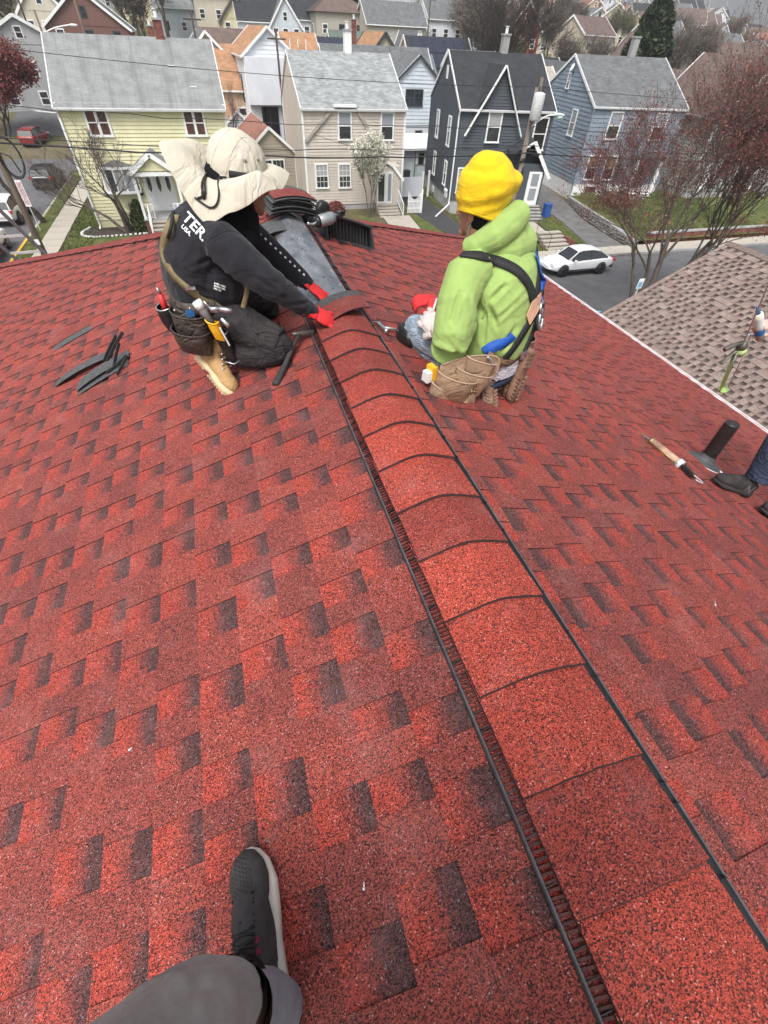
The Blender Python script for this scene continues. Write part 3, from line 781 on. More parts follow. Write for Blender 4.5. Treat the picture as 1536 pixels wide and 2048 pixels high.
glass('pane_dark', (.028, .032, .036)); glass('pane_brown', (.075, .035, .028), .25); glass('pane_blind', cur=(.34, .37, .42)); glass('pane_curtain', cur=(.42, .43, .44)); glass('pane_shade', cur=(.26, .16, .09)); glass('pane_black', (.012, .012, .014), .05)

def clap(mb, P, s0, s1, z0, z1, expo, gable=None, m=0, lip=.042):
    """boards lapped over each other. P(s, z, out) -> point. gable=(eave_z, mid s, peak z) narrows the boards"""
    z = z0
    def lim(z, s):
        if not gable or z <= gable[0]: return s
        f = (z - gable[0]) / (gable[2] - gable[0]); return s + (gable[1] - s) * min(1, f)
    while z < z1 - 1e-4:
        zt = min(z1, z + expo); a0, b0, a1, b1 = lim(z, s0), lim(z, s1), lim(zt, s0), lim(zt, s1)
        mb.face([P(a0, z, lip), P(b0, z, lip), P(b1, zt, .004), P(a1, zt, .004)], m)
        mb.face([P(a0, z, .0), P(b0, z, .0), P(b0, z, lip), P(a0, z, lip)], m)
        z = zt
def wallP(w_, d_, side):
    if side == 'F': return lambda s, z, o: Vector((s, -o, z))
    if side == 'B': return lambda s, z, o: Vector((w_ - s, d_ + o, z))
    if side == 'L': return lambda s, z, o: Vector((-o, d_ - s, z))
    return lambda s, z, o: Vector((w_ + o, s, z))
def pbox(mb, P, s0, s1, z0, z1, o0, o1, m=0):
    c = [P(s, z, o) for z in (z0, z1) for (s, o) in ((s0, o1), (s1, o1), (s1, o0), (s0, o0))]
    mb.raw(c, [(3, 2, 1, 0), (4, 5, 6, 7), (0, 1, 5, 4), (1, 2, 6, 5), (2, 3, 7, 6), (3, 0, 4, 7)], m)
def window(par, P, s0, z0, w_, h_, frame='white_trim', up='pane_dark', lo='pane_dark', cols=1, rail=True, fw=.10, mull=0., muntin=None, simple=False, out=.055, sill=True):
    """double hung window: casing, meeting rail, sill; each light of glass is a pane of its own"""
    mb = MB(); a, b, c, d = s0, s0 + w_, z0, z0 + h_; o0, o1 = .0, out + .045
    pbox(mb, P, a, a + fw, c, d, o0, o1); pbox(mb, P, b - fw, b, c, d, o0, o1)
    pbox(mb, P, a + fw, b - fw, d - fw, d, o0, o1 + .01); pbox(mb, P, a - (.04 if sill else 0), b + (.04 if sill else 0), c - .03, c + fw * .8, o0, o1 + .035)
    ca, cb = a + fw, b - fw; cw = (cb - ca - mull * (cols - 1)) / cols; zm = (c + d) / 2; zc0 = c + fw * .8; zc1 = d - fw
    for k in range(1, cols):
        x = ca + k * cw + (k - 1) * mull; pbox(mb, P, x, x + mull, zc0, zc1, o0, o1 - .004)
    if rail: pbox(mb, P, ca, cb, zm - .03, zm + .03, o0, out + .026)
    if muntin:
        for k in range(cols):
            x0 = ca + k * (cw + mull)
            for i in range(1, muntin[0]): x = x0 + cw * i / muntin[0]; pbox(mb, P, x - .012, x + .012, zc0, zc1, o0, out + .012)
            for z in [zc0 + (zm - zc0) * j / muntin[1] for j in range(1, muntin[1])] + [zm + (zc1 - zm) * j / muntin[1] for j in range(1, muntin[1])]: pbox(mb, P, x0, x0 + cw, z - .012, z + .012, o0, out + .012)
    wo = mb.build('window', frame, par)
    for k in range(cols):
        x0 = ca + k * (cw + mull)
        for (za, zb, mm, oo) in (((zc0, zm - .03, lo, out), (zm + .03, zc1, up, out + .008)) if rail else ((zc0, zc1, up, out),)):
            q = MB(); pbox(q, P, x0 + .001, x0 + cw - .001, za + .001, zb - .001, .005, oo + .003); q.build('pane', mm, wo)
    return wo
def slab_roof(mb, A, B, Cc, D, th=.12, m=0, me_=1):
    """A-B along the eave, D-C along the ridge"""
    A, B, Cc, D = map(Vector, (A, B, Cc, D)); L = (B - A).length; H = ((D + Cc) / 2 - (A + B) / 2).length
    off = (D - A).dot((B - A).normalized()); offc = (Cc - A).dot((B - A).normalized())
    mb.face([A, B, Cc, D], m, [(0, 0), (L, 0), (offc, H), (off, H)])
    dn = Vector((0, 0, -th)); q = [A, B, Cc, D]
    for i in range(4): p, r = q[i], q[(i + 1) % 4]; mb.face([p + dn, r + dn, r, p], me_)
    mb.face([v + dn for v in q[::-1]], me_)
def gable_roof(par, w_, d_, ze, zr, axis, m, oe=.35, orr=.3, x0=0., y0=0., th=.14, fascia='white_trim', ridge_at=None, gutters=True, rake=True, rw=.16):
    mb = MB(); w2, d2 = x0 + w_, y0 + d_
    if axis == 'x':
        yr = ridge_at if ridge_at is not None else (y0 + d2) / 2; sf = (zr - ze) / (yr - y0); sb_ = (zr - ze) / (d2 - yr)
        f0, b0 = (y0 - oe, ze - sf * oe), (d2 + oe, ze - sb_ * oe); xa, xb = x0 - orr, w2 + orr
        slab_roof(mb, (xa, f0[0], f0[1]), (xb, f0[0], f0[1]), (xb, yr, zr), (xa, yr, zr), th); slab_roof(mb, (xb, b0[0], b0[1]), (xa, b0[0], b0[1]), (xa, yr, zr), (xb, yr, zr), th)
        ro = mb.build('roof', [m, fascia], par)
        if gutters:
            for (y, z, o) in ((f0[0], f0[1] - .02, -1), (b0[0], b0[1] - .02, 1)):
                g = MB(); prof = [(0, 0), (0, .12), (.09, .12), (.13, .0), (.11, .0), (.08, .1), (.01, .1), (.01, 0)]
                g.grid([[(x, y + o * u, z - v) for u, v in prof] for x in (xa, xb)], closed=True); g.build('gutter', fascia, par)
        if rake:
            for x in (xa - .004, xb + .004):
                g = MB(); g.beam((x, f0[0], f0[1] - .06), (x, yr, zr - .06), .05, rw); g.beam((x, b0[0], b0[1] - .06), (x, yr, zr - .06), .05, rw); g.build('rake_board', fascia, par)
    else:
        xr = ridge_at if ridge_at is not None else (x0 + w2) / 2; sl = (zr - ze) / (xr - x0); sr = (zr - ze) / (w2 - xr)
        l0, r0 = (x0 - oe, ze - sl * oe), (w2 + oe, ze - sr * oe); ya, yb = y0 - orr, d2 + orr
        slab_roof(mb, (l0[0], yb, l0[1]), (l0[0], ya, l0[1]), (xr, ya, zr), (xr, yb, zr), th); slab_roof(mb, (r0[0], ya, r0[1]), (r0[0], yb, r0[1]), (xr, yb, zr), (xr, ya, zr), th)
        ro = mb.build('roof', [m, fascia], par)
        if gutters:
            for (x, z, o) in ((l0[0], l0[1] - .02, -1), (r0[0], r0[1] - .02, 1)):
                g = MB(); prof = [(0, 0), (0, .12), (.09, .12), (.13, .0), (.11, .0), (.08, .1), (.01, .1), (.01, 0)]
                g.grid([[(x + o * u, y, z - v) for u, v in prof] for y in (ya, yb)], closed=True); g.build('gutter', fascia, par)
        if rake:
            for y in (ya - .004, yb + .004):
                g = MB(); g.beam((l0[0], y, l0[1] - .06), (xr, y, zr - .06), .05, rw); g.beam((r0[0], y, r0[1] - .06), (xr, y, zr - .06), .05, rw); g.build('rake_board', fascia, par)
    return ro
def walls(par, w_, d_, ze, zr, axis, m, expo=.2, base=0., found='foundation', fh=.7, sides='FLRB', corner='white_trim', plain=False, ridge_at=None):
    mb = MB(); g = {}
    if axis == 'x': g = {'L': (ze, (d_ - ridge_at) if ridge_at is not None else d_ / 2, zr), 'R': (ze, ridge_at if ridge_at is not None else d_ / 2, zr)}
    elif axis == 'y': g = {'F': (ze, w_ / 2, zr), 'B': (ze, w_ / 2, zr)}
    for sd_ in 'FLRB':
        P = wallP(w_, d_, sd_); L = w_ if sd_ in 'FB' else d_; top = g[sd_][2] - .06 if sd_ in g else ze
        clap(mb, P, 0, L, base + fh, top, expo if sd_ in sides else 10., g.get(sd_))
    wo = mb.build('wall', m, par)
    mb = MB(); mb.box((w_ / 2, d_ / 2, base + fh / 2 - .3), (w_ - .02, d_ - .02, fh + .6)); mb.build('foundation', found, par)
    if corner:
        for x, y in ((0, 0), (w_, 0), (0, d_), (w_, d_)): mb = MB(); mb.box((x, y, (base + fh + ze) / 2), (.14, .14, ze - base - fh - .01)); mb.build('corner_board', corner, par)
    return wo
def chimney(par, x, y, z0, z1, m='brick_red', w_=.55, pots=1, cap='concrete_grey'):
    mb = MB(); mb.box((x, y, (z0 + z1) / 2), (w_, w_, z1 - z0)); ch = mb.build('chimney', m, par)
    mb = MB(); mb.box((x, y, z1 + .04), (w_ + .12, w_ + .12, .1)); mb.build('chimney_cap', cap, ch)
    for k in range(pots):
        mb = MB(); mb.tube([(x, y, z1 + .09), (x, y, z1 + .4)], .12, 10); mb.tube([(x, y, z1 + .46), (x, y, z1 + .5)], .17, 10); mb.tube([(x, y, z1 + .38), (x, y, z1 + .47)], .06, 6); mb.build('chimney_pot', 'white_metal', ch)
def downspout(par, pts, m='white_trim', r=.045):
    mb = MB()
    for a, b in zip(pts, pts[1:]): mb.beam(a, b, r * 2, r * 2)
    return mb.build('downspout', m, par)
def steps(par, x0, x1, y0, n, rise=.18, run=.3, m='concrete', z0=0., name='step'):
    for k in range(n):
        mb = MB(); mb.box(((x0 + x1) / 2, y0 + run * (k + .5) + (n - k) * 0, z0 + rise * (k + 1) - .04), (x1 - x0, run + .04, .08), 0)
        mb.box(((x0 + x1) / 2, y0 + run * (k + .5) + .03, z0 + rise * (k + .5) - .04), (x1 - x0 - .04, run, rise), 1); mb.build(name, [m, 'stair_riser'], par)
mat('stair_riser', (.26, .22, .18), .9)
def railing(par, pts, h=.9, m='white_trim', n_bal=8, r=.02):
    mb = MB()
    for a, b in zip(pts, pts[1:]):
        a, b = Vector(a), Vector(b); up = Vector((0, 0, h)); mb.beam(a + up, b + up, .05, .05); mb.beam(a + Vector((0, 0, .12)), b + Vector((0, 0, .12)), .035, .035)
        for k in range(n_bal + 1): p = a.lerp(b, k / n_bal); mb.beam(p + Vector((0, 0, 0 if k in (0, n_bal) else .12)), p + up, .05 if k in (0, n_bal) else r, .05 if k in (0, n_bal) else r, up=(1, 0, 0))
    return mb.build('railing', m, par)

# ---- yellow house
H = thing('house', 'pale yellow clapboard house with weathered grey roof and gabled white porch', 'house', (-8.6, 42.5, G))
W_, D_ = 10.3, 9.0; ZE, ZR_ = 6.98, 9.95
walls(H, W_, D_, ZE, ZR_, 'x', 'siding_yellow', .205, fh=.55, found='siding_yellow', sides='FLR')
gable_roof(H, W_, D_, ZE, ZR_, 'x', 'roof_weathered', oe=.35, orr=.12)
P = wallP(W_, D_, 'F')
for sx in (1.45, 7.50): window(H, P, sx, 5.30, 1.42, 1.42, cols=2, mull=.17, up='pane_brown', lo='pane_brown', fw=.12)
# bow window
bw = MB(); cx0, rad = 2.42, 1.16; pts = []
for k in range(6): a = PI * (0.08 + .84 * k / 5); pts.append((cx0 - math.cos(a) * rad, -math.sin(a) * .52))
zb0, zb1 = 2.25, 3.65
for (x, y) in pts: bw.beam((x, y, zb0), (x, y, zb1), .09, .09, up=(1, 0, 0))
for z, t in ((zb0, .14), (zb1, .14)):
    poly = [(x * 1.0 + (x - cx0) * .05, y * 1.08 - .02) for x, y in pts]; bw.prism([(p[0], p[1]) for p in poly] + [(cx0 + rad * 1.1, .05), (cx0 - rad * 1.1, .05)], z - t / 2, z + t / 2)
win = bw.build('bow_window', 'white_trim', H)
for k in range(5):
    q = MB(); a, b = Vector((*pts[k], 0)), Vector((*pts[k + 1], 0)); q.beam(a.lerp(b, .05) + Vector((0, .02, (zb0 + zb1) / 2)), a.lerp(b, .95) + Vector((0, .02, (zb0 + zb1) / 2)), .012, zb1 - zb0 - .16); q.build('pane', ('pane_curtain', 'pane_dark', 'pane_curtain', 'pane_blind', 'pane_dark')[k], win)
q = MB(); top = [Vector((x, y * 1.08, zb1 + .08)) for x, y in pts]
for a, b in zip(top, top[1:]): q.face([a, b, Vector((cx0, .02, zb1 + .42))])
q.build('bow_roof', 'roof_weathered', win)
# porch
px0, px1, py = 3.45, 6.35, -2.15
prc = gable_roof(H, px1 - px0, 2.2, 3.72, 4.72, 'y', 'roof_weathered', oe=.08, orr=.12, x0=px0, y0=py, th=.1, rw=.26)
mb = MB(); mb.face([(px0 + .1, py + .05, 3.74), (px1 - .1, py + .05, 3.74), ((px0 + px1) / 2, py + .05, 4.60)]); mb.build('porch_gable', 'siding_yellow', H)
mb = MB(); mb.box(((px0 + px1) / 2, py + 1.07, 3.58), (px1 - px0, 2.14, .22)); mb.build('porch_beam', 'white_trim', H)
for x in (px0 + .09, px1 - .09):
    mb = MB(); mb.box((x, py + .1, 2.2), (.17, .17, 2.6)); mb.build('porch_post', 'white_trim', H)
mb = MB(); mb.box(((px0 + px1) / 2, py + 1.05, .46), (px1 - px0, 2.1, .92)); mb.build('porch_base', 'brick_red', H)
mb = MB(); mb.box(((px0 + px1) / 2, py + 1.05, .94), (px1 - px0 + .1, 2.2, .08)); mb.build('porch_floor', 'concrete_grey', H)
steps(H, px0 + .5, px1 - .5, py - 1.5, 5, .18, .3)
railing(H, [(px0 + .45, py - 1.5, 0.1), (px0 + .45, py, .95)]); railing(H, [(px1 - .45, py - 1.5, 0.1), (px1 - .45, py, .95)])
railing(H, [(px0 + .1, py + .1, .95), (px0 + .75, py + .1, .95)], n_bal=4); railing(H, [(px1 - .75, py + .1, .95), (px1 - .1, py + .1, .95)], n_bal=4)
dx0 = 3.85
door = MB(); pbox(door, P, dx0, dx0 + 2.0, 1.0, 3.35, .02, .06); door = door.build('door', 'white_trim', H)
for k in range(3):
    xa = dx0 + .08 + k * .64; q = MB(); pbox(q, P, xa, xa + .56, 1.06, 3.28, .05, .09); lf = q.build('door_leaf', 'white_metal', door)
    q = MB(); pz = [(.0, 2.15), (.13, 2.45), (.13, 2.95), (.0, 3.2), (-.13, 2.95), (-.13, 2.45)]; q.face([P(xa + .28 + u, z, .095) for u, z in pz]); q.face([P(xa + .28 + u * .8, z - 1.02 if 0 else z, .094) for u, z in pz]); q.build('glazing', 'pane_black', door)
q = MB(); pbox(q, P, dx0 - .42, dx0 - .2, 2.0, 2.35, .02, .14); q.build('mailbox', 'dark_trim', H)
chimney(H, 7.1, 4.6, 9.3, 10.75, 'brick_red')
for x, y, w2 in ((7.45, 2.5, .45), (8.6, 1.1, .45)):
    zz = ZE + (ZR_ - ZE) * y / 4.5; mb = MB(); mb.box((x, y, zz + .03), (w2, .12, .05)); mb.build('roof_patch', 'white_metal', H)
downspout(H, [(.02, -.4, ZE - .3), (.02, -.1, ZE - .7), (.02, -.1, .2), (.02, -.5, .1)])
# planting bed with white stones along the corner
bed = thing('flower_bed', 'dark soil bed edged with white stones along the yellow house', 'flower bed', (-8, 41.4, G))
mb = MB(); mb.prism([(-9.3, 42.3), (-9.6, 40.6), (-8.6, 40.15), (-5.2, 40.5), (-5.2, 42.45)], G - .1, G + .1); mb.build('soil', 'soil', bed, world=True)
mat('white_stone', (.62, .62, .60), .9, var=.15)
rng = random.Random(8); pp = lerp_path([(-9.3, 42.4, 0), (-9.65, 41.4, 0), (-9.5, 40.5, 0), (-8.6, 40.1, 0), (-7, 40.2, 0), (-5.3, 40.4, 0)], 6)
sm_ = []
for k in range(4):
    bm = bmesh.new(); bmesh.ops.create_icosphere(bm, subdivisions=1, radius=.11)
    for v in bm.verts: v.co += Vector([rng.uniform(-.03, .03) for _ in range(3)]); v.co.z *= .7
    me = bpy.data.meshes.new('stone'); bm.to_mesh(me); bm.free(); me.materials.append(MATS['white_stone']); sm_.append(me)
for p in pp: o = link(rng.choice(sm_), 'stone', bed); o.matrix_parent_inverse = mw(bed).inverted(); o.location = (p.x, p.y, G + .13); o.rotation_euler = (0, 0, rng.uniform(0, 3))

# ---- taupe house
H = thing('house', 'taupe sided house with silver shingle roof behind the white blossoming tree', 'house', (7.5, 45.0, G))
W_, D_ = 8.3, 10.0; ZE, ZR_ = 6.72, 9.55
walls(H, W_, D_, ZE, ZR_, 'x', 'siding_taupe', .2, fh=.4)
gable_roof(H, W_, D_, ZE, ZR_, 'x', 'roof_silver', oe=.2, orr=.1)
P = wallP(W_, D_, 'F')
window(H, P, 2.75, 4.72, 1.12, 1.75, up='pane_blind', lo='pane_dark'); window(H, P, 6.25, 4.68, 1.12, 1.78, up='pane_blind', lo='pane_dark')
chimney(H, 4.9, 5.1, 9.0, 10.7, 'white_metal', pots=1)
window(H, P, .72, 1.58, 1.1, 1.68, up='pane_curtain', lo='pane_dark', muntin=(3, 2)); window(H, P, 2.65, 1.56, 1.1, 1.68, up='pane_curtain', lo='pane_dark', muntin=(3, 2))
mb = MB()
for a, b in (((.1, 4.65), (2.55, 6.78)), ((4.1, 6.78), (6.1, 4.35))): mb.beam(P(a[0], a[1], .1), P(b[0], b[1], .1), .2, .16, up=(0, 1, 0))
mb.build('gable_board', 'tan_trim', H)
mb = MB(); mb.box((3.3, -.22, 6.78), (1.75, .35, .16)); mb.build('gable_cap', 'white_metal', H)
# entry with curved hood
mb = MB(); q = [(4.7, 4.25), (5.3, 3.9), (6.2, 3.7), (7.0, 3.3), (8.0, 2.3)]
R = [[(x, y, z) for y in (-1.35, .0)] for x, z in q]; mb.grid([r[::-1] for r in R]); mb.grid([[(x, y, z - .12) for y in (-1.35, .0)] for x, z in q]); mb.build('entry_hood', 'roof_silver', H)
mb = MB()
for (a, b) in zip(q, q[1:]): mb.beam((a[0], -1.38, a[1] - .06), (b[0], -1.38, b[1] - .06), .06, .2)
mb.build('hood_trim', 'white_trim', H)
mb = MB(); mb.box((6.7, -.65, 1.9), (2.0, 1.25, 2.6)); mb.build('entry_wall', 'siding_taupe', H)
mb = MB(); mb.box((6.35, -1.30, 1.72), (1.35, .06, 2.25)); door = mb.build('door', 'white_trim', H)
for (x, w2, mm) in ((6.05, .52, 'pane_dark'), (6.78, .26, 'pane_blind')):
    q = MB(); q.box((x, -1.345, 1.75), (w2, .03, 1.9)); q.build('pane', mm, door)
for k in range(5):
    mb = MB(); mb.box((6.5, -1.55 - .32 * k, .62 - .15 * k - .04), (1.9, .34, .1)); mb.box((6.5, -1.5 - .32 * k, .3 - .15 * k), (1.86, .32, .56), 1); mb.build('step', ['concrete', 'stair_riser'], H)
railing(H, [(7.55, -1.4, .65), (7.55, -3.0, -.05)], .95, n_bal=7)
gate = thing('garden_gate', 'white slatted garden gate with scooped top beside the taupe house', 'gate', (15.9, 42.8, G))
mb = MB()
for k in range(10):
    x = k * .12; h = 1.55 - .55 * math.sin(PI * min(1, x / 1.1)); mb.box((15.75 + x, 42.8, G + h / 2 + .05), (.07, .04, h))
mb.build('slat', 'white_trim', gate, world=True, kind='stuff')
mb = MB(); mb.box((16.95, 42.8, G + .85), (.14, .14, 1.8)); mb.box((16.3, 42.84, G + .4), (1.2, .04, .08)); mb.box((16.3, 42.84, G + .9), (1.2, .04, .08)); mb.build('gate_frame', 'white_trim', gate, world=True)
g2 = thing('vinyl_gate', 'solid white driveway gate between the taupe and charcoal houses', 'gate', (18.4, 47.5, G))
mb = MB(); mb.box((17.6, 47.6, G + .95), (2.2, .06, 1.5)); mb.build('gate_panel', 'siding_white', g2, world=True)
for x in (16.5, 18.8, 19.6):
    mb = MB(); mb.box((x, 47.6 + (.5 if x > 19 else 0), G + 1.0), (.16, .16, 2.0)); mb.box((x, 47.6 + (.5 if x > 19 else 0), G + 2.03), (.2, .2, .08)); mb.build('gate_post', 'white_trim', g2, world=True)
# ---- charcoal house
H = thing('house', 'charcoal sided house with steep white trimmed front gable, between taupe and blue houses', 'house', (19.4, 42.3, G), math.radians(-9))
W_, D_ = 7.6, 10.5; ZE, ZR_ = 7.05, 9.95
walls(H, W_, D_, ZE, ZR_, 'x', 'siding_charcoal', .19, fh=1.0, corner='siding_charcoal')
gable_roof(H, W_, D_, ZE, ZR_, 'x', 'roof_charcoal', oe=.22, orr=.12, rw=.2)
P = wallP(W_, D_, 'F')
gx, gzp = 2.95, 9.35   # steep front gable on a shallow projection
mb = MB(); A, B_, T = Vector((1.0, -.06, 6.9)), Vector((4.9, -.06, 6.9)), Vector((gx, -.06, gzp))
zz = 6.0
while zz < gzp - .1:
    f0 = max(0, (zz - 5.2) / (gzp - 5.2)); f1 = max(0, (min(gzp, zz + .19) - 5.2) / (gzp - 5.2)); l0, r0 = .55 + (gx - .55) * f0, 5.05 + (gx - 5.05) * f0; l1, r1 = .55 + (gx - .55) * f1, 5.05 + (gx - 5.05) * f1
    mb.face([(l0, -.10, zz), (r0, -.10, zz), (r1, -.07, zz + .19), (l1, -.07, zz + .19)]); zz += .19
mb.build('front_gable', 'siding_charcoal', H)
mb = MB(); yb = 3.6
for a, b in (((.95, 6.55), (gx, gzp)), ((gx, gzp), (4.75, 6.55))):
    mb.face([(a[0], -.3, a[1] + .02), (b[0], -.3, b[1] + .02), (b[0], 4.0, b[1] + .02), (a[0], (a[1] - ZE) / .57 if a[1] > ZE else .1, a[1] + .02)], 0, [(0, 0), (4, 0), (4, 3), (0, 3)])
mb.build('gable_roof', 'roof_charcoal', H)
mb = MB(); mb.beam((.45, -.36, 5.35), (gx, -.36, gzp + .03), .08, .24, up=(0, 1, 0)); mb.beam((5.15, -.36, 5.35), (gx, -.36, gzp + .03), .08, .24, up=(0, 1, 0))
mb.v = mb.v; mb.build('gable_board', 'white_trim', H)
window(H, P, 2.25, 4.95, 1.15, 1.9, up='pane_curtain', lo='pane_dark', out=.13); window(H, P, .35, 1.55, 1.25, 1.75, up='pane_curtain', lo='pane_blind'); window(H, P, 6.2, 4.5, 1.15, 2.1, up='pane_black', lo='pane_black')
chimney(H, 4.5, 5.4, 9.3, 10.9, 'concrete_grey', pots=1)
PL = wallP(W_, D_, 'L')
for s in (3.0, 7.3): window(H, PL, s, 4.3, .95, 1.95, up='pane_blind', lo='pane_dark'); window(H, PL, s + .2, 1.6, .9, 1.75, up='pane_curtain', lo='pane_dark')
mb = MB(); pbox(mb, PL, 5.15, 5.5, 8.3, 9.1, .02, .12); mb.build('gable_vent', 'white_trim', H)
mb = MB(); pbox(mb, PL, 3.6, 4.4, .3, .75, .02, .08); mb.build('cellar_window', 'white_trim', H)
downspout(H, [(-.1, -.3, ZE - .2), (-.12, -.12, ZE - .5), (-.12, -.12, .95), (-.12, -.2, .75), (-1.5, -1.4, .12)])
for dy in (1.1, 1.55):
    mb = MB(); mb.tube([(-.06, dy, 1.45), (-.22, dy, 1.45)], .14, 10); mb.box((-.1, dy, 1.15), (.12, .26, .35)); mb.build('meter', 'white_metal', H)
# entry hood and door on the right, steps
mb = MB(); q = [(5.0, 5.35), (5.9, 4.55), (6.3, 4.9), (7.75, 2.7)]
mb.face([(4.3, -1.4, 4.35), (6.0, -1.4, 5.25), (6.0, 0, 5.5), (4.3, 0, 4.6)], 0, [(0, 0), (2, 0), (2, 1.4), (0, 1.4)]); mb.face([(6.0, -1.4, 5.25), (7.9, -1.4, 2.9), (7.9, 0, 3.1), (6.0, 0, 5.5)], 0, [(0, 0), (3, 0), (3, 1.4), (0, 1.4)])
mb.face([(4.3, -1.4, 4.25), (4.3, 0, 4.5), (6.0, 0, 5.4), (6.0, -1.4, 5.15)], 0); mb.build('entry_hood', 'roof_charcoal', H)
mb = MB(); mb.beam((5.1, -1.44, 4.7), (6.0, -1.44, 5.2), .08, .12); mb.beam((6.0, -1.44, 5.2), (7.9, -1.44, 2.85), .08, .26); mb.build('hood_trim', 'white_trim', H)
mb = MB(); mb.box((6.35, -.6, 2.3), (2.3, 1.2, 2.9)); mb.build('entry_wall', 'siding_charcoal', H)
mb = MB(); mb.box((6.75, -1.235, 2.1), (1.15, .08, 2.35)); door = mb.build('door', 'white_trim', H)
for z in (2.75, 1.75): q = MB(); q.box((6.75, -1.30, z), (.6, .04, .8)); q.build('pane', 'pane_blind', door)
for k in range(5):
    mb = MB(); mb.box((6.6, -1.5 - .3 * k, .95 - .17 * k), (1.9, .34, .08)); mb.box((6.6, -1.45 - .3 * k, .5 - .17 * k), (1.86, .3, .84), 1); mb.build('step', ['concrete_grey', 'stair_riser'], H)
bn = thing('bin', 'blue recycling bin beside the charcoal house front steps', 'bin', (27.6, 39.7, G)); mat('bin_blue', (.03, .10, .35), .5)
mb = MB(); mb.box((27.6, 39.7, G + .5), (.5, .5, 1.0), taper=1.1); mb.build('body', 'bin_blue', bn, world=True); mb = MB(); mb.box((27.6, 39.7, G + 1.04), (.6, .62, .07)); mb.build('lid', 'bin_blue', bn, world=True)
# street steps to the charcoal house
fs = thing('garden_steps', 'flight of concrete garden steps leading up from the street pavement behind the white sedan', 'steps', (24, 32, G))
for k in range(5):
    mb = MB(); mb.box((23.9, 31.7 + .42 * k, G + .12 + .15 * k), (2.0, .46, .08)); mb.box((23.9, 31.75 + .42 * k, G + .05 + .15 * k - .1), (1.96, .42, .26), 1); mb.build('step', ['concrete', 'stair_riser'], fs, world=True)
mb = MB(); mb.box((25.0, 32.6, G + .3), (.14, 2.3, .6)); mb.build('side_wall', 'brick_red', fs, world=True)
mb = MB(); mb.tube([(22.95, 31.6, G), (22.95, 31.6, G + 1.0), (22.95, 33.6, G + 1.7), (22.95, 33.6, G + .7)], .02, 5); mb.build('handrail', 'dark_trim', fs, world=True)
# ---- slate blue house
H = thing('house', 'slate blue house with grey roof and satellite dish on its left gable', 'house', (33.6, 45.1, G), math.radians(-8))
W_, D_ = 9.0, 12.3; ZE, ZR_ = 7.0, 10.0
walls(H, W_, D_, ZE, ZR_, 'x', 'siding_slate_blue', .3, fh=1.35, found='white_trim', corner='siding_slate_blue')
gable_roof(H, W_, D_, ZE, ZR_, 'x', 'roof_grey', oe=.15, orr=.12, rw=.2)
P = wallP(W_, D_, 'F'); PL = wallP(W_, D_, 'L')
for s in (1.7, 6.2): window(H, P, s, 4.7, 1.25, 1.95, up='pane_blind', lo='pane_dark')
for s in (.8, 2.6): window(H, P, s, 1.65, 1.15, 1.9, up='pane_shade', lo='pane_black')
for s in (2.8, 8.4): window(H, PL, s, 4.5, 1.1, 1.95, up='pane_blind', lo='pane_curtain')
window(H, PL, 5.7, 7.6, .6, 1.15, up='pane_blind', lo='pane_dark')
chimney(H, 5.6, 6.3, 9.4, 11.2, 'concrete_grey', pots=0)
ac = MB(); pbox(ac, PL, 3.7, 4.6, 2.75, 3.35, .02, .5); ac = ac.build('air_conditioner', 'white_metal', H)
q = MB(); pbox(q, PL, 3.78, 4.52, 2.82, 3.28, .5, .53); q.build('grille', 'dark_trim', ac)
ds = MB(); c = PL(6.6, 9.1, .35)
Md = Matrix.Rotation(.5, 3, 'Y') @ Matrix.Rotation(PI / 2, 3, 'Y'); ds.ell(c, (.34, .28, .06), 0, 14, 5, M=Md); dish = ds.build('satellite_dish', 'white_metal', H, smooth=True)
q = MB(); q.tube([PL(6.6, 8.8, 0), PL(6.6, 8.8, .25), c], .03, 6); q.tube([c, c + Vector((-.35, 0, .1))], .015, 4); q.build('dish_arm', 'dark_trim', dish)
downspout(H, [(-.06, -.2, ZE - .3), (-.06, -.08, ZE - .6), (-.06, -.08, .5), (-.3, -.6, .15)], 'siding_slate_blue')
mb = MB(); pbox(mb, P, 1.4, 2.5, .4, 1.1, .02, .06); mb.build('cellar_window', 'pane_brown', H)
# porch of the blue house: brick stair and white posts behind the maple
for k in range(5):
    mb = MB(); mb.box((6.4, -1.0 - .32 * k, 1.0 - .17 * k), (2.2, .36, .08)); mb.box((6.4, -.95 - .32 * k, .5 - .17 * k), (2.1, .32, .92), 1); mb.build('step', ['white_trim', 'brick_red'], H)
mb = MB(); mb.box((5.2, -1.3, 2.2), (.2, .2, 2.6)); mb.box((7.6, -1.3, 2.2), (.2, .2, 2.6)); mb.build('porch_post', 'white_trim', H)
mb = MB(); mb.box((6.4, -.7, 3.6), (2.9, 1.5, .2)); mb.build('porch_roof', 'roof_grey', H)
mb = MB(); pbox(mb, P, 5.9, 6.9, 1.1, 3.3, .02, .08); mb.build('door', 'siding_brown', H)
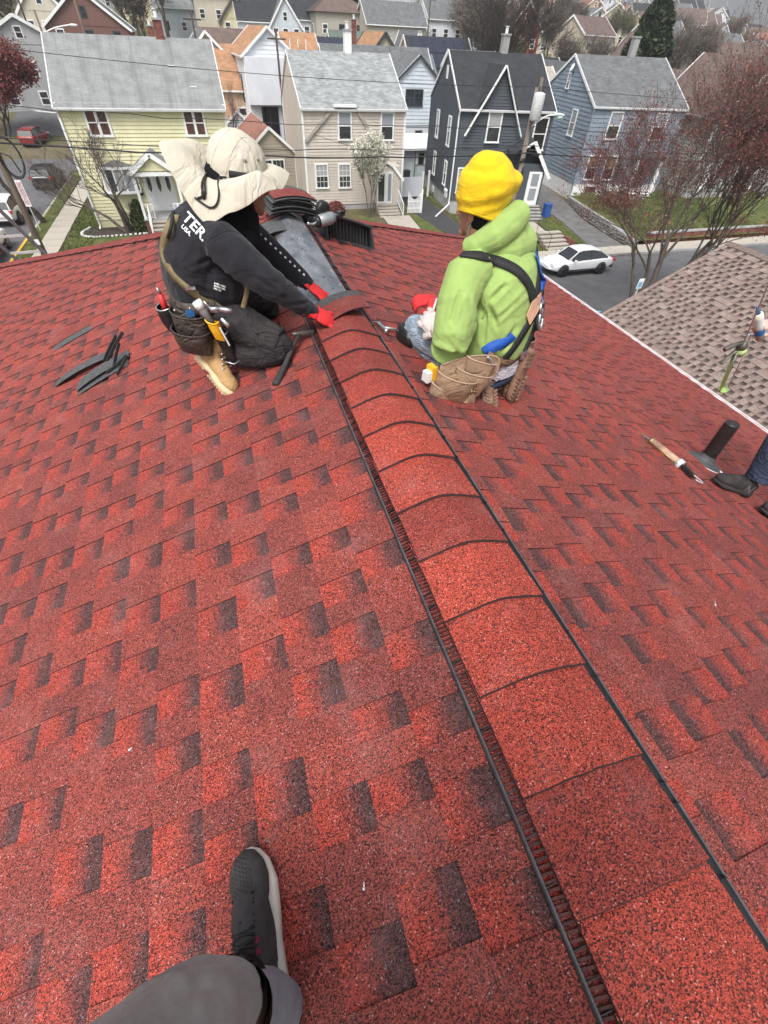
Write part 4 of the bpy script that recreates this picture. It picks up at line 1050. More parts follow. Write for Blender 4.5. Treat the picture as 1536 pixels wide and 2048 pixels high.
# ---- pale green house behind the maple
H = thing('house', 'pale green house with white raked gable half hidden by the red budding maple', 'house', (37.6 + 2.2, 38.6, G + .6), math.radians(-4))
W_, D_ = 7.2, 9.; ZE, ZR_ = 6.3, 9.9
H.location = (44.2, 41.5, G + .6)
walls(H, W_, D_, ZE, ZR_, 'y', 'siding_pale_green', .25, fh=.6)
gable_roof(H, W_, D_, ZE, ZR_, 'y', 'roof_brown', oe=.35, orr=.35, rw=.22)
P = wallP(W_, D_, 'F')
for s in (1.2, 4.6): window(H, P, s, 4.2, 1.2, 1.8, up='pane_curtain'); window(H, P, s, 1.2, 1.2, 1.6, up='pane_blind')
mb = MB(); mb.beam((1.2, -1.6, 3.9), (-.6, -1.6, .4), .16, .2, up=(0, 1, 0)); mb.beam((6.0, -1.6, 3.9), (7.6, -1.6, .4), .16, .2, up=(0, 1, 0)); mb.build('rake_beam', 'white_trim', H)
H = thing('house', 'white house with brown roof behind the upper right branches of the maple', 'house', (54.5, 40.5, G + .8), math.radians(6))
walls(H, 9, 10, 6.0, 9.3, 'x', 'siding_white', .25, fh=.6); gable_roof(H, 9, 10, 6.0, 9.3, 'x', 'roof_brown')
P = wallP(9, 10, 'F'); PL = wallP(9, 10, 'L')
for s in (.9, 3.8, 6.8): window(H, P, s, 3.9, 1.3, 1.7, up='pane_brown'); window(H, P, s, 1.0, 1.3, 1.6, up='pane_dark')
for s in (2, 6): window(H, PL, s, 3.9, 1.2, 1.7, up='pane_blind')
# ---- light blue house behind, between taupe and charcoal
H = thing('house', 'light blue house with dark edged gable behind the taupe and charcoal houses', 'house', (16.4, 60.5, G))
walls(H, 9.0, 8.5, 6.3, 9.4, 'x', 'siding_pale_blue', .3, fh=.4)
gable_roof(H, 11.5, 8.5, 6.3, 9.75, 'x', 'roof_grey', oe=.3, orr=.2, x0=-3.2)
mb = MB(); mb.box((5.4, -.9, 5.6), (5.6, 2.0, 3.2)); mb.build('upper_wall', 'siding_pale_blue', H)
mb = MB(); PX = lambda s, z, o: Vector((s, -1.92 - o, z)); clap(mb, PX, 2.6, 8.2, 4.0, 9.35, .3, (7.2, 5.4, 9.45)); mb.build('gable_wall', 'siding_pale_blue', H)
gable_roof(H, 5.6, 6.0, 7.2, 9.35, 'y', 'roof_grey', x0=2.6, y0=-1.9, oe=.3, orr=.25, fascia='dark_trim', gutters=False)
window(H, PX, 4.1, 5.6, 1.9, 1.3, frame='dark_trim', cols=2, mull=.1, up='pane_dark', lo='pane_dark', fw=.07, muntin=(2, 1))
mb = MB(); mb.box((6.2, -1.2, 2.6), (3.9, 1.4, 2.7)); mb.build('ground_wall', 'siding_white', H)
window(H, lambda s, z, o: Vector((s, -1.92 - o, z)), 5.4, 2.6, .8, 1.1, frame='dark_trim', up='pane_dark')
mb = MB(); mb.box((3.4, -.4, 2.4), (1.2, .2, 2.6)); mb.build('door', 'dark_trim', H)
S = thing('shed', 'lean-to shed with white metal roof and light blue walls in the back yard', 'shed', (19.9, 55, G))
mb = MB(); mb.box((21.2, 56.0, G + 1.4), (3.6, 2.6, 2.8)); mb.build('wall', 'siding_pale_blue', S, world=True)
mb = MB(); mb.face([(18.9, 54.2, G + 2.75), (23.3, 54.2, G + 2.75), (23.3, 57.5, G + 3.6), (18.9, 57.5, G + 3.6)], 0, [(0, 0), (4, 0), (4, 3), (0, 3)]); mb.box((21.1, 54.2, G + 2.7), (4.4, .08, .1)); mb.build('roof', 'white_metal', S, world=True)
for x in (19.0, 20.4, 21.6): mb = MB(); mb.box((x, 54.25, G + 1.35), (.06, .06, 2.7)); mb.build('post', 'dark_trim', S, world=True)
mb = MB(); mb.box((21.2, 54.66, G + 1.9), (.6, .06, .9)); mb.build('window', 'pane_dark', S, world=True)
for x in (20.75, 21.68): mb = MB(); mb.box((x, 54.65, G + 1.9), (.28, .06, .95)); mb.build('shutter', 'white_trim', S, world=True)
bn = thing('bin', 'black wheeled bin in the yard under the lean-to shed roof', 'bin', (19.3, 53.6, G)); mb = MB(); mb.box((19.3, 53.6, G + .55), (.55, .6, 1.1), taper=1.12); mb.build('body', 'dark_trim', bn, world=True); mb = MB(); mb.box((19.3, 53.6, G + 1.13), (.66, .72, .08)); mb.build('lid', 'dark_trim', bn, world=True)
# ---- tan cottage in front of the white house
H = thing('house', 'low tan cottage with rust brown roof and twin front window beside the yellow house', 'house', (3.3, 50.2, G), math.radians(3))
walls(H, 4.2, 9, 3.3, 4.95, 'y', 'siding_tan', .25, fh=.3); gable_roof(H, 4.2, 9, 3.3, 4.95, 'y', 'roof_rust', oe=.3, orr=.25, rw=.2)
window(H, wallP(4.2, 9, 'F'), 1.0, 1.25, 2.2, 1.5, cols=2, mull=.14, up='pane_dark', lo='pane_dark', rail=False, muntin=(3, 1), fw=.1)
H = thing('garage', 'small white garage with orange brown roof behind the tan cottage', 'garage', (1.8, 60.2, G), math.radians(3))
walls(H, 3.6, 6, 3.6, 5.0, 'y', 'siding_white', .3, fh=.2); gable_roof(H, 3.6, 6, 3.6, 5.0, 'y', 'roof_orange', oe=.25, orr=.2, rw=.2)
# ---- tall white house with orange roof
H = thing('house', 'tall white house with black gable window and orange brown roof behind the cottage', 'house', (5.1, 62.0, G), math.radians(2))
walls(H, 5.0, 12, 8.9, 10.75, 'y', 'siding_white', .3, fh=.2, found='siding_white'); gable_roof(H, 5.0, 12, 8.9, 10.75, 'y', 'roof_orange', oe=.25, orr=.3, rw=.2)
P = wallP(5., 12, 'F'); window(H, P, 2.05, 8.6 - .15, .75, 1.45, frame='dark_trim', up='pane_black', rail=False, fw=.07)
mb = MB(); mb.box((2.5, -.35, 7.0), (5.0, .7, 3.4)); mb.build('upper_bay', 'siding_white', H)
H.children[-1].location = (0, .33, 0)
window(H, P, 1.1, 2.9, 1.7, 2.2, frame='dark_trim', up='pane_black', cols=2, mull=.05, rail=False, fw=.07)
PL = wallP(5., 12, 'L')
for s in (6.5, 8.2): window(H, PL, s, 5.2, .7, 2.1, frame='dark_trim', up='pane_black', rail=False, fw=.06)
H2 = thing('house', 'pale house wing with orange brown side roof joined behind the white gable', 'house', (10.0, 66.0, G))
walls(H2, 3.6, 9, 7.6, 10.4, 'x', 'siding_white', .3, fh=.2); gable_roof(H2, 3.6, 9, 7.6, 10.4, 'x', 'roof_orange', oe=.25, orr=.2)
mb = MB()
for (x, y) in ((.6, 2.), (1.6, 2.8), (2.2, 1.5)): mb.tube([(x, y, 8.4), (x, y, 9.9)], .05, 6)
mb.build('vent_pipe', 'white_metal', H2)
H = thing('house', 'pale grey house with bay window left of the tall white house', 'house', (-.6, 70.0, G), math.radians(2))
walls(H, 5.6, 14, 7.7, 10.2, 'y', 'siding_grey', .3, fh=.3); gable_roof(H, 5.6, 14, 7.7, 10.2, 'y', 'roof_grey', oe=.3, orr=.3, rw=.22)
P = wallP(5.6, 14, 'F'); mb = MB(); mb.box((3.9, -.5, 4.2), (2.2, 1.0, 2.3)); mb.build('bay', 'white_trim', H)
for x in (3.15, 3.9, 4.65): mb = MB(); mb.box((x, -1.02, 4.3), (.6, .05, 1.4)); mb.build('pane', 'pane_dark', H)
mb = MB(); mb.ell((3.9, -.45, 5.35), (1.3, .8, .5)); mb.build('bay_roof', 'white_metal', H, smooth=True)
window(H, P, 3.4, 6.0, .9, 1.3, up='pane_blind')

# ---- houses climbing the hill, each its own thing
rng = random.Random(21)
def far(label, px_xy, Y, w_, d_, ze, zr, axis, wm, rm, rot=0., win=3, rows=2, name='house', trim='white_trim', dz=0., solar=False, ch=None, hip=False, pane='pane_dark', dorm=False, fl=2.7):
    x = px_xy * Y - w_ / 2; z = gz(x + w_ / 2, Y) + dz - .3
    H = thing(name, label, 'house', (x, Y, z), rot)
    if hip:
        mb = MB(); mb.box((w_ / 2, d_ / 2, ze / 2 - 1), (w_, d_, ze + 2)); mb.build('wall', wm, H)
        mb = MB(); o = .5; i = min(w_, d_) / 2; A = [(-o, -o, ze), (w_ + o, -o, ze), (w_ + o, d_ + o, ze), (-o, d_ + o, ze)]
        if w_ >= d_: R0_, R1_ = (i, d_ / 2, zr), (w_ - i, d_ / 2, zr)
        else: R0_, R1_ = (w_ / 2, i, zr), (w_ / 2, d_ - i, zr)
        mb.face([A[0], A[1], R1_ if w_ >= d_ else R0_, R0_], 0, [(0, 0), (w_, 0), (w_ * .7, 4), (w_ * .3, 4)]); mb.face([A[1], A[2], R1_] + ([] if w_ >= d_ else [R0_]), 0); mb.face([A[2], A[3], R0_ if w_ >= d_ else R1_, R1_] if w_ >= d_ else [A[2], A[3], R1_], 0); mb.face([A[3], A[0], R0_] + ([] if w_ >= d_ else [R1_]), 0)
        mb.build('roof', rm, H)
    else:
        mb = MB(); g = {'L': (ze, d_ / 2, zr), 'R': (ze, d_ / 2, zr)} if axis == 'x' else {'F': (ze, w_ / 2, zr), 'B': (ze, w_ / 2, zr)}
        for sd_ in 'FLRB':
            P = wallP(w_, d_, sd_); L = w_ if sd_ in 'FB' else d_
            clap(mb, P, 0, L, -3., ze, 20, None); 
            if sd_ in g: clap(mb, P, 0, L, ze, zr - .06, 20, g[sd_])
        mb.build('wall', wm, H)
        gable_roof(H, w_, d_, ze, zr, axis, rm, oe=.4, orr=.35, fascia=trim, gutters=False, rw=.3)
    def fwin(P, s, z, a, b):
        mb = MB(); pbox(mb, P, s, s + a, z, z + b, .0, .06); wo = mb.build('window', 'white_trim' if trim != 'white_trim' or rng.random() < .8 else 'dark_trim', H)
        for (u, v) in ((.1, .46), (.54, .9)): q = MB(); pbox(q, P, s + .13, s + a - .13, z + b * u, z + b * v, .02, .09); q.build('pane', pane, wo)
    P = wallP(w_, d_, 'F')
    for r in range(rows):
        z = .9 + r * fl
        if z + 1.4 > ze: continue
        for k in range(win): fwin(P, w_ * (k + .5) / win - .55 + rng.uniform(-.15, .15), z, 1.1, 1.45)
    if axis == 'y' and not hip: fwin(P, w_ / 2 - .45, ze + (zr - ze) * .18, .9, min(1.3, (zr - ze) * .45))
    PS = wallP(w_, d_, 'L')
    for r in range(rows):
        z = .9 + r * fl
        if z + 1.4 < ze:
            for k in (.2, .6): fwin(PS, d_ * k, z, 1.0, 1.4)
    if solar:
        mb = MB(); sl = (zr - ze) / (d_ / 2); n = Vector((0, -sl, 1)).normalized()
        for i in range(5):
            for j in range(2):
                a = .06 + .88 * i / 5; b = a + .17; u0, u1 = .12 + j * .42, .12 + j * .42 + .40
                q = [Vector((w_ * s, d_ / 2 * t, ze + (zr - ze) * t)) + n * .12 for s, t in ((a, u0), (b, u0), (b, u1), (a, u1))]
                mb.face(q)
        mb.build('solar_panel', 'solar_panel', H)
    if ch is not None: chimney(H, w_ * ch, d_ * .5, (ze + zr) / 2, zr + 1.0, rng.choice(('brick_red', 'concrete_grey', 'brick_red')))
    if dorm:
        mb = MB(); cxd = w_ * .5; yd = d_ * .14; zd = ze + (zr - ze) * .3
        mb.box((cxd, yd + 1, zd + .6), (2.2, 2.2, 1.3)); mb.build('dormer', wm, H); gable_roof(H, 2.2, 2.6, zd + 1.25, zd + 2.1, 'y', rm, x0=cxd - 1.1, y0=yd - .1, oe=.2, orr=.2, gutters=False, fascia=trim)
    return H
FAR = [
 ('wide house with tan brown shingle roof right behind the yellow house chimney', .015, 66, 11.5, 9, 6.6, 9.6, 'x', 'siding_peach', 'roof_orange', dict(ch=.15)),
 ('pale grey corner house with long roof at the upper left edge', -.215, 88, 10, 12, 6.5, 9.0, 'y', 'siding_grey', 'roof_silver', dict(rot=.2)),
 ('dark red brick house behind the street lamps at upper left', -.125, 104, 11, 9, 5.4, 9.2, 'y', 'siding_brown', 'roof_grey', dict(dz=1)),
 ('narrow cream house with dark roof panel at upper left', -.175, 112, 6.5, 9, 6, 9.4, 'y', 'siding_cream', 'roof_charcoal', dict(dz=1)),
 ('small barn red cottage by the green corner lawn left of the yellow house', -.158, 98, 5, 5, 2.8, 4.4, 'x', 'siding_barn_red', 'roof_charcoal', dict(rows=1, win=2)),
 ('light blue house with a small front dormer high above the tan roof', .005, 150, 11, 9, 4.6, 8.5, 'x', 'siding_pale_blue', 'roof_silver', dict(dorm=True, dz=1)),
 ('low house with plain brown roof and yellow wall left of the white gable', .063, 92, 7.5, 8, 5.0, 7.8, 'x', 'siding_pale_yellow', 'roof_brown', dict(rows=1)),
 ('cream gable house with dark brown edges below the hill lawn', .083, 135, 6.5, 9, 5.5, 8.8, 'y', 'siding_pale_yellow', 'roof_brown', dict(trim='dark_trim')),
 ('cream hipped house beside the cream gable with dark edges', .055, 142, 9, 9, 7, 9.2, 'x', 'siding_cream', 'roof_silver', dict(hip=True, dz=1)),
 ('house with wide near black roof in the row below the hill lawn', .118, 132, 9.5, 9, 4.8, 8.4, 'x', 'siding_white', 'roof_charcoal', dict(dz=1)),
 ('pale grey gable house with twin attic window in the upper row', .152, 130, 6.4, 9, 5.2, 9.2, 'y', 'siding_pale_blue', 'roof_grey', {}),
 ('white two storey house with long windows beside the twin attic window gable', .193, 134, 10, 9, 6.1, 9.0, 'x', 'siding_white', 'roof_charcoal', dict(win=4)),
 ('large cream stone house with brown hipped roof above the solar panels', .240, 128, 10.5, 9, 6.6, 9.6, 'x', 'siding_stone', 'roof_brown', dict(hip=True, dz=1)),
 ('olive house with dark blue solar panel roof', .205, 86, 9.0, 9, 5.2, 8.6, 'x', 'siding_olive', 'roof_charcoal', dict(solar=True, rows=1, win=2)),
 ('house with small dull green roof right of the solar panels', .262, 98, 6.5, 9, 4.8, 8.0, 'x', 'siding_cream', 'roof_green', dict(rows=1)),
 ('off white gable house with orange roof slope above the light blue house', .310, 84, 7.6, 10, 5.6, 9.6, 'y', 'siding_beige', 'roof_orange', dict(trim='dark_trim', ch=.1)),
 ('long grey roofed house of two storeys in the middle distance', .330, 122, 12, 9, 7, 10, 'x', 'siding_stone', 'roof_grey', dict(win=4)),
 ('navy gable house squeezed between the orange roof and the solar roof', .368, 92, 3.6, 9, 5.0, 9.0, 'y', 'siding_charcoal', 'roof_grey', {}),
 ('white walled house under a wide dark solar roof', .420, 84, 9.5, 9, 5.8, 9.4, 'x', 'siding_pale_blue', 'roof_charcoal', dict(solar=True, rows=1)),
 ('white house with blue grey roof among trees behind the solar roof', .425, 128, 10.5, 9, 6.5, 9.2, 'x', 'siding_white', 'roof_grey', dict(win=4, dz=1)),
 ('house with orange brown roof on the slope above the white house', .405, 150, 10, 9, 5, 8.6, 'x', 'siding_beige', 'roof_orange', {}),
 ('white and black timbered gable house left of the charcoal house chimney', .492, 78, 6.5, 9, 5.4, 9.0, 'x', 'siding_white', 'roof_grey', dict(rows=1)),
 ('red gable house with white windows behind the bare tree', .560, 118, 7.0, 8, 6.5, 10.2, 'y', 'siding_barn_red', 'roof_brown', dict(dz=1)),
 ('house with beige roof slope between the charcoal and blue houses', .620, 60, 6.0, 9, 6.0, 9.0, 'x', 'siding_cream', 'roof_beige', {}),
 ('low dark roofed house behind the beige roof', .610, 84, 9, 8, 5.5, 7.8, 'x', 'siding_tan', 'roof_charcoal', dict(rows=1)),
 ('cream stucco gable house with grey roof left of the conifer', .690, 76, 6, 10, 5.6, 8.6, 'y', 'siding_stone', 'roof_grey', {}),
 ('grey roofed house close behind the blue house ridge', .770, 74, 9, 9, 5.2, 7.8, 'x', 'siding_white', 'roof_grey', dict(rows=1)),
 ('brown and ochre house half hidden left of the dark conifer', .845, 104, 7, 9, 6, 9.8, 'y', 'siding_peach', 'roof_brown', dict(trim='dark_trim', dz=-.5)),
 ('cream dormered house right of the dark conifer', .985, 72, 7, 9, 5.6, 8.8, 'y', 'siding_cream', 'roof_brown', {}),
 ('long white house on the slope behind the maple crown', 1.06, 98, 17, 9, 5.6, 8.6, 'x', 'siding_white', 'roof_brown', dict(win=5, dz=2)),
 ('pale stone terrace above the long white house at right', .985, 138, 20, 9, 6.6, 9.5, 'x', 'siding_beige', 'roof_grey', dict(win=6)),
]
for f in FAR:
    lab, u, Y, w_, d_, ze, zr, ax, wm, rm, kw = f
    far(lab, u, Y, w_, d_, ze, zr, ax, wm, rm, **kw)
UP = [('mint green house with white deck high on the slope', .335, 178, 12, 'siding_pale_green', 'roof_silver'), ('pinkish house with grey roof on the upper slope beside the mint house', .415, 172, 9, 'siding_pink', 'roof_grey'),
      ('white gabled house in the upper row left of the bare tree crown', .475, 158, 8, 'siding_white', 'roof_brown'), ('cream house behind the thick branches of the bare tree', .60, 160, 11, 'siding_cream', 'roof_brown'),
      ('tall beige house in the top row above the red gable house', .555, 205, 12, 'siding_beige', 'roof_grey'), ('pale green house in the top row above the ochre house', .70, 190, 10, 'siding_pale_green', 'roof_grey'),
      ('ochre cream house with rust roof in the top row', .76, 200, 11, 'siding_peach', 'roof_rust'), ('white house with dark roof at the hill crest left of the conifer tip', .80, 240, 14, 'siding_white', 'roof_charcoal'),
      ('cream row house just below the crest over the blue house', .655, 235, 14, 'siding_cream', 'roof_grey'), ('grey house at the crest with brown roof', .90, 215, 13, 'siding_grey', 'roof_brown'),
      ('pale yellow gable house right of the conifer tip', .925, 168, 9, 'siding_pale_yellow', 'roof_brown'), ('white cottage high right near the sky', 1.03, 178, 10, 'siding_white', 'roof_grey'),
      ('brown roofed house on the skyline at far right', 1.0, 235, 15, 'siding_pink', 'roof_brown'), ('tan house in the mid slope above the cream stucco gable', .72, 128, 10, 'siding_beige', 'roof_brown'),
      ('stone grey house behind the fuzzy bare trees over the timbered gable', .50, 182, 11, 'siding_stone', 'roof_grey'), ('white house at the top of the frame over the brown hipped roof', .27, 235, 13, 'siding_white', 'roof_grey'),
      ('cream house at the top edge over the long grey roof', .30, 205, 10, 'siding_cream', 'roof_brown'), ('beige house under the crest between cream and ochre houses', .69, 268, 15, 'siding_beige', 'roof_rust'),
      ('ivory house half way up the slope behind the conifer', .865, 135, 11, 'siding_cream', 'roof_grey'), ('slate roofed white house near the right edge below the skyline', 1.12, 132, 12, 'siding_white', 'roof_grey')]
protos = []
for k, (wm, rm, ax) in enumerate((('siding_cream', 'roof_grey', 'x'), ('siding_white', 'roof_brown', 'y'), ('siding_beige', 'roof_grey', 'y'), ('siding_grey', 'roof_charcoal', 'x'), ('siding_white', 'roof_grey', 'x'), ('siding_peach', 'roof_rust', 'y'), ('siding_pale_yellow', 'roof_brown', 'x'))):
    protos.append(far('small distant house, one of many crowded on the far hillside', .1 + .1 * k, 300 + 4 * k, 9, 9, 6, 9.2, ax, wm, rm, win=3, rows=2)); protos[-1]['group'] = 'houses crowded on the far hillside'
n_ = 0
for row, Y in enumerate((186, 214, 246, 280, 320, 365)):
    u = -.24 + rng.uniform(0, .05)
    while u < 1.14:
        u += rng.uniform(13, 19) / Y
        if rng.random() < .14 or (Y > 300 and u > .98): continue
        c = copy_tree(rng.choice(protos)); y_ = Y + rng.uniform(-6, 6); c.location = (u * y_, y_, gz(u * y_, y_) - .3); c.rotation_euler = (0, 0, rng.uniform(-.5, .5)); s_ = rng.uniform(.85, 1.2); c.scale = (s_, s_, s_)
for lab, u, Y, w_, wm, rm in UP:
    far(lab, u, Y, w_, 9, rng.uniform(5.4, 7), rng.uniform(8.6, 10), rng.choice('xxy') if w_ > 9 else 'y', wm, rm, rot=rng.uniform(-.25, .25), win=max(3, int(w_ / 3)), ch=rng.choice((None, .3, .7)), dorm=False)
# ================================================================== trees
mat('bark_grey', (.115, .095, .08), .95, var=.3, scale=9, bmp=.02, bscale=30, stretch=(1, 1, .25)); mat('bark_dark', (.06, .048, .042), .95, var=.3, scale=9, bmp=.015, bscale=30, stretch=(1, 1, .25))
mat('twig', (.115, .088, .078), .95, var=.2); mat('twig_red', (.105, .052, .048), .95, var=.2)
def leafmat(name, stops, rough=.7, tr=.25, scale=2.5):
    m, nt, b = newmat(name); g = _n(nt, 'ShaderNodeNewGeometry'); wn = _n(nt, 'ShaderNodeTexWhiteNoise', noise_dimensions='1D'); nt.links.new(g.outputs['Random Per Island'], wn.inputs['W'])
    c = ramp(nt, g.outputs['Random Per Island'], stops)
    n_ = tnoise(nt, g.outputs['Position'], scale, 3); c = mix(nt, c, ramp(nt, n_, [(.3, (.7, .7, .7)), (.7, (1.25, 1.25, 1.25))]), 1, 'MULTIPLY')
    nt.links.new(c, b.inputs['Base Color']); b.inputs['Roughness'].default_value = rough; b.inputs['Specular IOR Level'].default_value = .2
    return m
leafmat('red_buds', [(0, (.11, .036, .034)), (.5, (.19, .052, .050)), (.85, (.27, .085, .075)), (1, (.32, .17, .13))])
leafmat('blossom', [(0, (.62, .60, .50)), (.5, (.74, .72, .64)), (.8, (.80, .79, .74)), (1, (.38, .42, .20))])
leafmat('needles', [(0, (.022, .035, .018)), (.6, (.040, .055, .028)), (1, (.07, .085, .04))])
leafmat('shrub_leaf', [(0, (.035, .055, .022)), (.7, (.06, .085, .03)), (1, (.13, .12, .06))])
leafmat('fuzz', [(0, (.10, .085, .072)), (.6, (.15, .13, .11)), (1, (.20, .18, .15))]); leafmat('fuzz_olive', [(0, (.10, .10, .06)), (.6, (.15, .145, .08)), (1, (.21, .19, .11))])

def grow(rng, p, d, L, r, lvl, segs, tips, maxl, kids=(2, 4), spread=.7, ratio=.68, wob=.12, up=.12, nseg=4):
    p = np.array(p, float); d = np.array(d, float); d /= np.linalg.norm(d); pts = [p]; rs = [r]
    for i in range(nseg):
        d = d + np.array([rng.gauss(0, wob), rng.gauss(0, wob), rng.gauss(0, wob * .7) + up * (.5 if lvl else .2)]); d /= np.linalg.norm(d)
        q = pts[-1] + d * L / nseg; r1 = r * (1 - .5 * (i + 1) / nseg); segs.append((pts[-1], q, rs[-1], r1)); pts.append(q); rs.append(r1)
        if lvl < maxl and i >= (1 if lvl else nseg // 2):
            for _ in range(rng.randint(*kids) if i == nseg - 1 else rng.choice((1, 1, 2))):
                a = rng.uniform(0, 2 * PI); ax = np.array([math.cos(a), math.sin(a), rng.uniform(-.2, .6)]); nd = d + ax * spread * rng.uniform(.6, 1.2)
                grow(rng, q, nd, L * ratio * rng.uniform(.75, 1.15), r1 * .62, lvl + 1, segs, tips, maxl, kids, spread, ratio, wob, up, nseg if lvl < 2 else 3)
    if lvl >= maxl - 1: tips += pts[1:]
def seg_mesh(name, segs, m, thick=.0):
    A = np.array([s[0] for s in segs]); B = np.array([s[1] for s in segs]); ra = np.array([max(s[2], thick) for s in segs]); rb = np.array([max(s[3], thick * .8) for s in segs])
    D = B - A; D /= np.linalg.norm(D, axis=1)[:, None] + 1e-9; ref = np.where(np.abs(D[:, 2:3]) < .9, [[0, 0, 1.]], [[1., 0, 0]]); X = np.cross(D, ref); X /= np.linalg.norm(X, axis=1)[:, None] + 1e-9; Y = np.cross(D, X)
    big = (ra.max() > .06); n = 5; V = []
    for (Pn, R) in ((A, ra), (B, rb)):
        for k in range(n): a = 2 * PI * k / n; V.append(Pn + (X * math.cos(a) + Y * math.sin(a)) * R[:, None])
    V = np.stack(V, 1).reshape(-1, 3); N = len(segs); base = (np.arange(N) * 2 * n)[:, None]
    F = np.concatenate([base + np.array([[k, (k + 1) % n, n + (k + 1) % n, n + k]]) for k in range(n)]).reshape(-1, 4)
    me = bpy.data.meshes.new(name); me.vertices.add(len(V)); me.vertices.foreach_set('co', V.ravel()); me.loops.add(F.size); me.loops.foreach_set('vertex_index', F.ravel().astype(np.int32))
    me.polygons.add(len(F)); me.polygons.foreach_set('loop_start', np.arange(0, F.size, 4, dtype=np.int32)); me.polygons.foreach_set('loop_total', np.full(len(F), 4, dtype=np.int32)); me.polygons.foreach_set('use_smooth', [True] * len(F)); me.update(calc_edges=True); me.validate()
    me.materials.append(MATS[m]); return me
def leaf_mesh(name, C_, size, m, seed=0, long=1.6, up=None):
    r = np.random.default_rng(seed); N = len(C_); C_ = np.array(C_)
    a = r.normal(size=(N, 3)); 
    if up is not None: a += np.array(up) * 1.2
    a /= np.linalg.norm(a, axis=1)[:, None]; b = np.cross(a, r.normal(size=(N, 3))); b /= np.linalg.norm(b, axis=1)[:, None]; s = (size * r.uniform(.6, 1.4, N))[:, None]
    V = np.stack([C_ - a * s * long / 2, C_ + b * s * .5, C_ + a * s * long / 2, C_ - b * s * .5], 1).reshape(-1, 3); F = np.arange(4 * N).reshape(-1, 4)
    me = bpy.data.meshes.new(name); me.vertices.add(len(V)); me.vertices.foreach_set('co', V.ravel()); me.loops.add(F.size); me.loops.foreach_set('vertex_index', F.ravel().astype(np.int32))
    me.polygons.add(N); me.polygons.foreach_set('loop_start', np.arange(0, 4 * N, 4, dtype=np.int32)); me.polygons.foreach_set('loop_total', np.full(N, 4, dtype=np.int32)); me.update(calc_edges=True); me.materials.append(MATS[m]); return me
def tree(label, base, stems, maxl, bark='bark_grey', twig='twig', leaf=None, lsize=.08, lper=3, lspread=.25, seed=1, kids=(2, 4), spread=.7, ratio=.68, up=.12, wob=.12, thick=.006, name='tree', cat='tree', group=None, long=1.6, crown_name='crown', keep=1.):
    rng = random.Random(seed); segs = []; tips = []
    for (dx, dy, dirv, L, r) in stems: grow(rng, (dx, dy, -.15), dirv, L, r, 0, segs, tips, maxl, kids, spread, ratio, wob, up)
    T = thing(name, label, cat, base, 0, group)
    rmx = max(s[2] for s in segs); thickS = [s for s in segs if s[2] > rmx * .13]; thin = [s for s in segs if s[2] <= rmx * .13]
    link(seg_mesh('trunk', thickS, bark), 'trunk', T)
    if thin: o = link(seg_mesh('twigs', thin, twig, thick), 'twigs', T); o['kind'] = 'stuff'
    if leaf:
        nr = np.random.default_rng(seed); t = np.array(tips); 
        if keep < 1: t = t[nr.random(len(t)) < keep]
        t = np.repeat(t, lper, 0); t = t + nr.normal(size=t.shape) * lspread
        link(leaf_mesh(crown_name, t, lsize, leaf, seed, long), crown_name, T)
    return T
# big multi-stemmed red maple on our side of the street
T = tree('large multi-stemmed red budding maple rising beyond the brown shingle roof', (21.3, 19.8, G),
     [(0, 0, (-.10, -.05, 1), 4.0, .16), (.35, .1, (.12, .05, 1), 4.2, .22), (.7, 0, (.42, .0, 1), 4.4, .20), (.9, .35, (.75, .15, 1), 4.6, .16), (.2, .5, (-.35, .35, 1), 3.8, .13), (1.1, -.3, (.55, -.25, 1), 4.4, .14)],
     5, 'bark_grey', 'twig', 'red_buds', .040, 3, .11, seed=11, kids=(2, 3), spread=.62, ratio=.68, up=.06, wob=.10, thick=.0055, keep=.5)
T = tree('bare leaning kerb tree behind the brown utility pole at the left edge', (-12.5, 44.2, G), [(0, 0, (-.22, -.02, 1), 4.2, .22)], 4, 'bark_dark', 'twig', None, seed=5, kids=(2, 4), spread=.72, ratio=.70, up=.10, thick=.008)
T = tree('red budding tree across the side street at the upper left edge', (-22.4, 78, G), [(0, 0, (.06, 0, 1), 3.0, .24), (.2, 0, (.35, 0, 1), 3.2, .16)], 5, 'bark_dark', 'twig_red', 'red_buds', .15, 3, .30, seed=8, kids=(2, 4), spread=.8, ratio=.74, up=.10)
T = tree('bare tree with cut back limbs at the corner of the yellow house', (-6.6, 41.0, G), [(0, 0, (-.32, -.1, 1), 2.6, .20), (.15, .0, (-.12, .0, 1), 2.8, .16), (.0, .1, (-.7, .0, .85), 3.0, .13)], 4, 'bark_grey', 'twig', None, seed=23, kids=(2, 3), spread=.75, ratio=.66, up=.06, wob=.16, thick=.009)
T = tree('small pear tree in white blossom in front of the taupe house', (12.1, 42.0, G), [(0, 0, (0, 0, 1), 2.2, .07), (.1, .05, (.12, .05, 1), 2.3, .05), (-.1, 0, (-.14, 0, 1), 2.2, .05)], 4, 'bark_grey', 'twig', 'blossom', .075, 5, .12, seed=31, kids=(2, 3), spread=.36, ratio=.66, up=.24, wob=.07, long=1.2)
T = tree('tall bare tree with spreading limbs behind the charcoal house', (44.0, 84, gz(44, 84)), [(0, 0, (0, 0, 1), 5.5, .55), (.5, 0, (-.35, 0, 1), 5.0, .30), (-.3, 0, (.45, 0, 1), 5.5, .32)], 5, 'bark_dark', 'bark_dark', None, seed=42, kids=(2, 3), spread=.8, ratio=.72, up=.08, wob=.13, thick=.02)
T = tree('thin bare street tree between the yellow and white houses', (2.5, 58.5, G), [(0, 0, (0, 0, 1), 3, .08)], 3, 'bark_dark', 'twig', None, seed=3, spread=.35, up=.3)
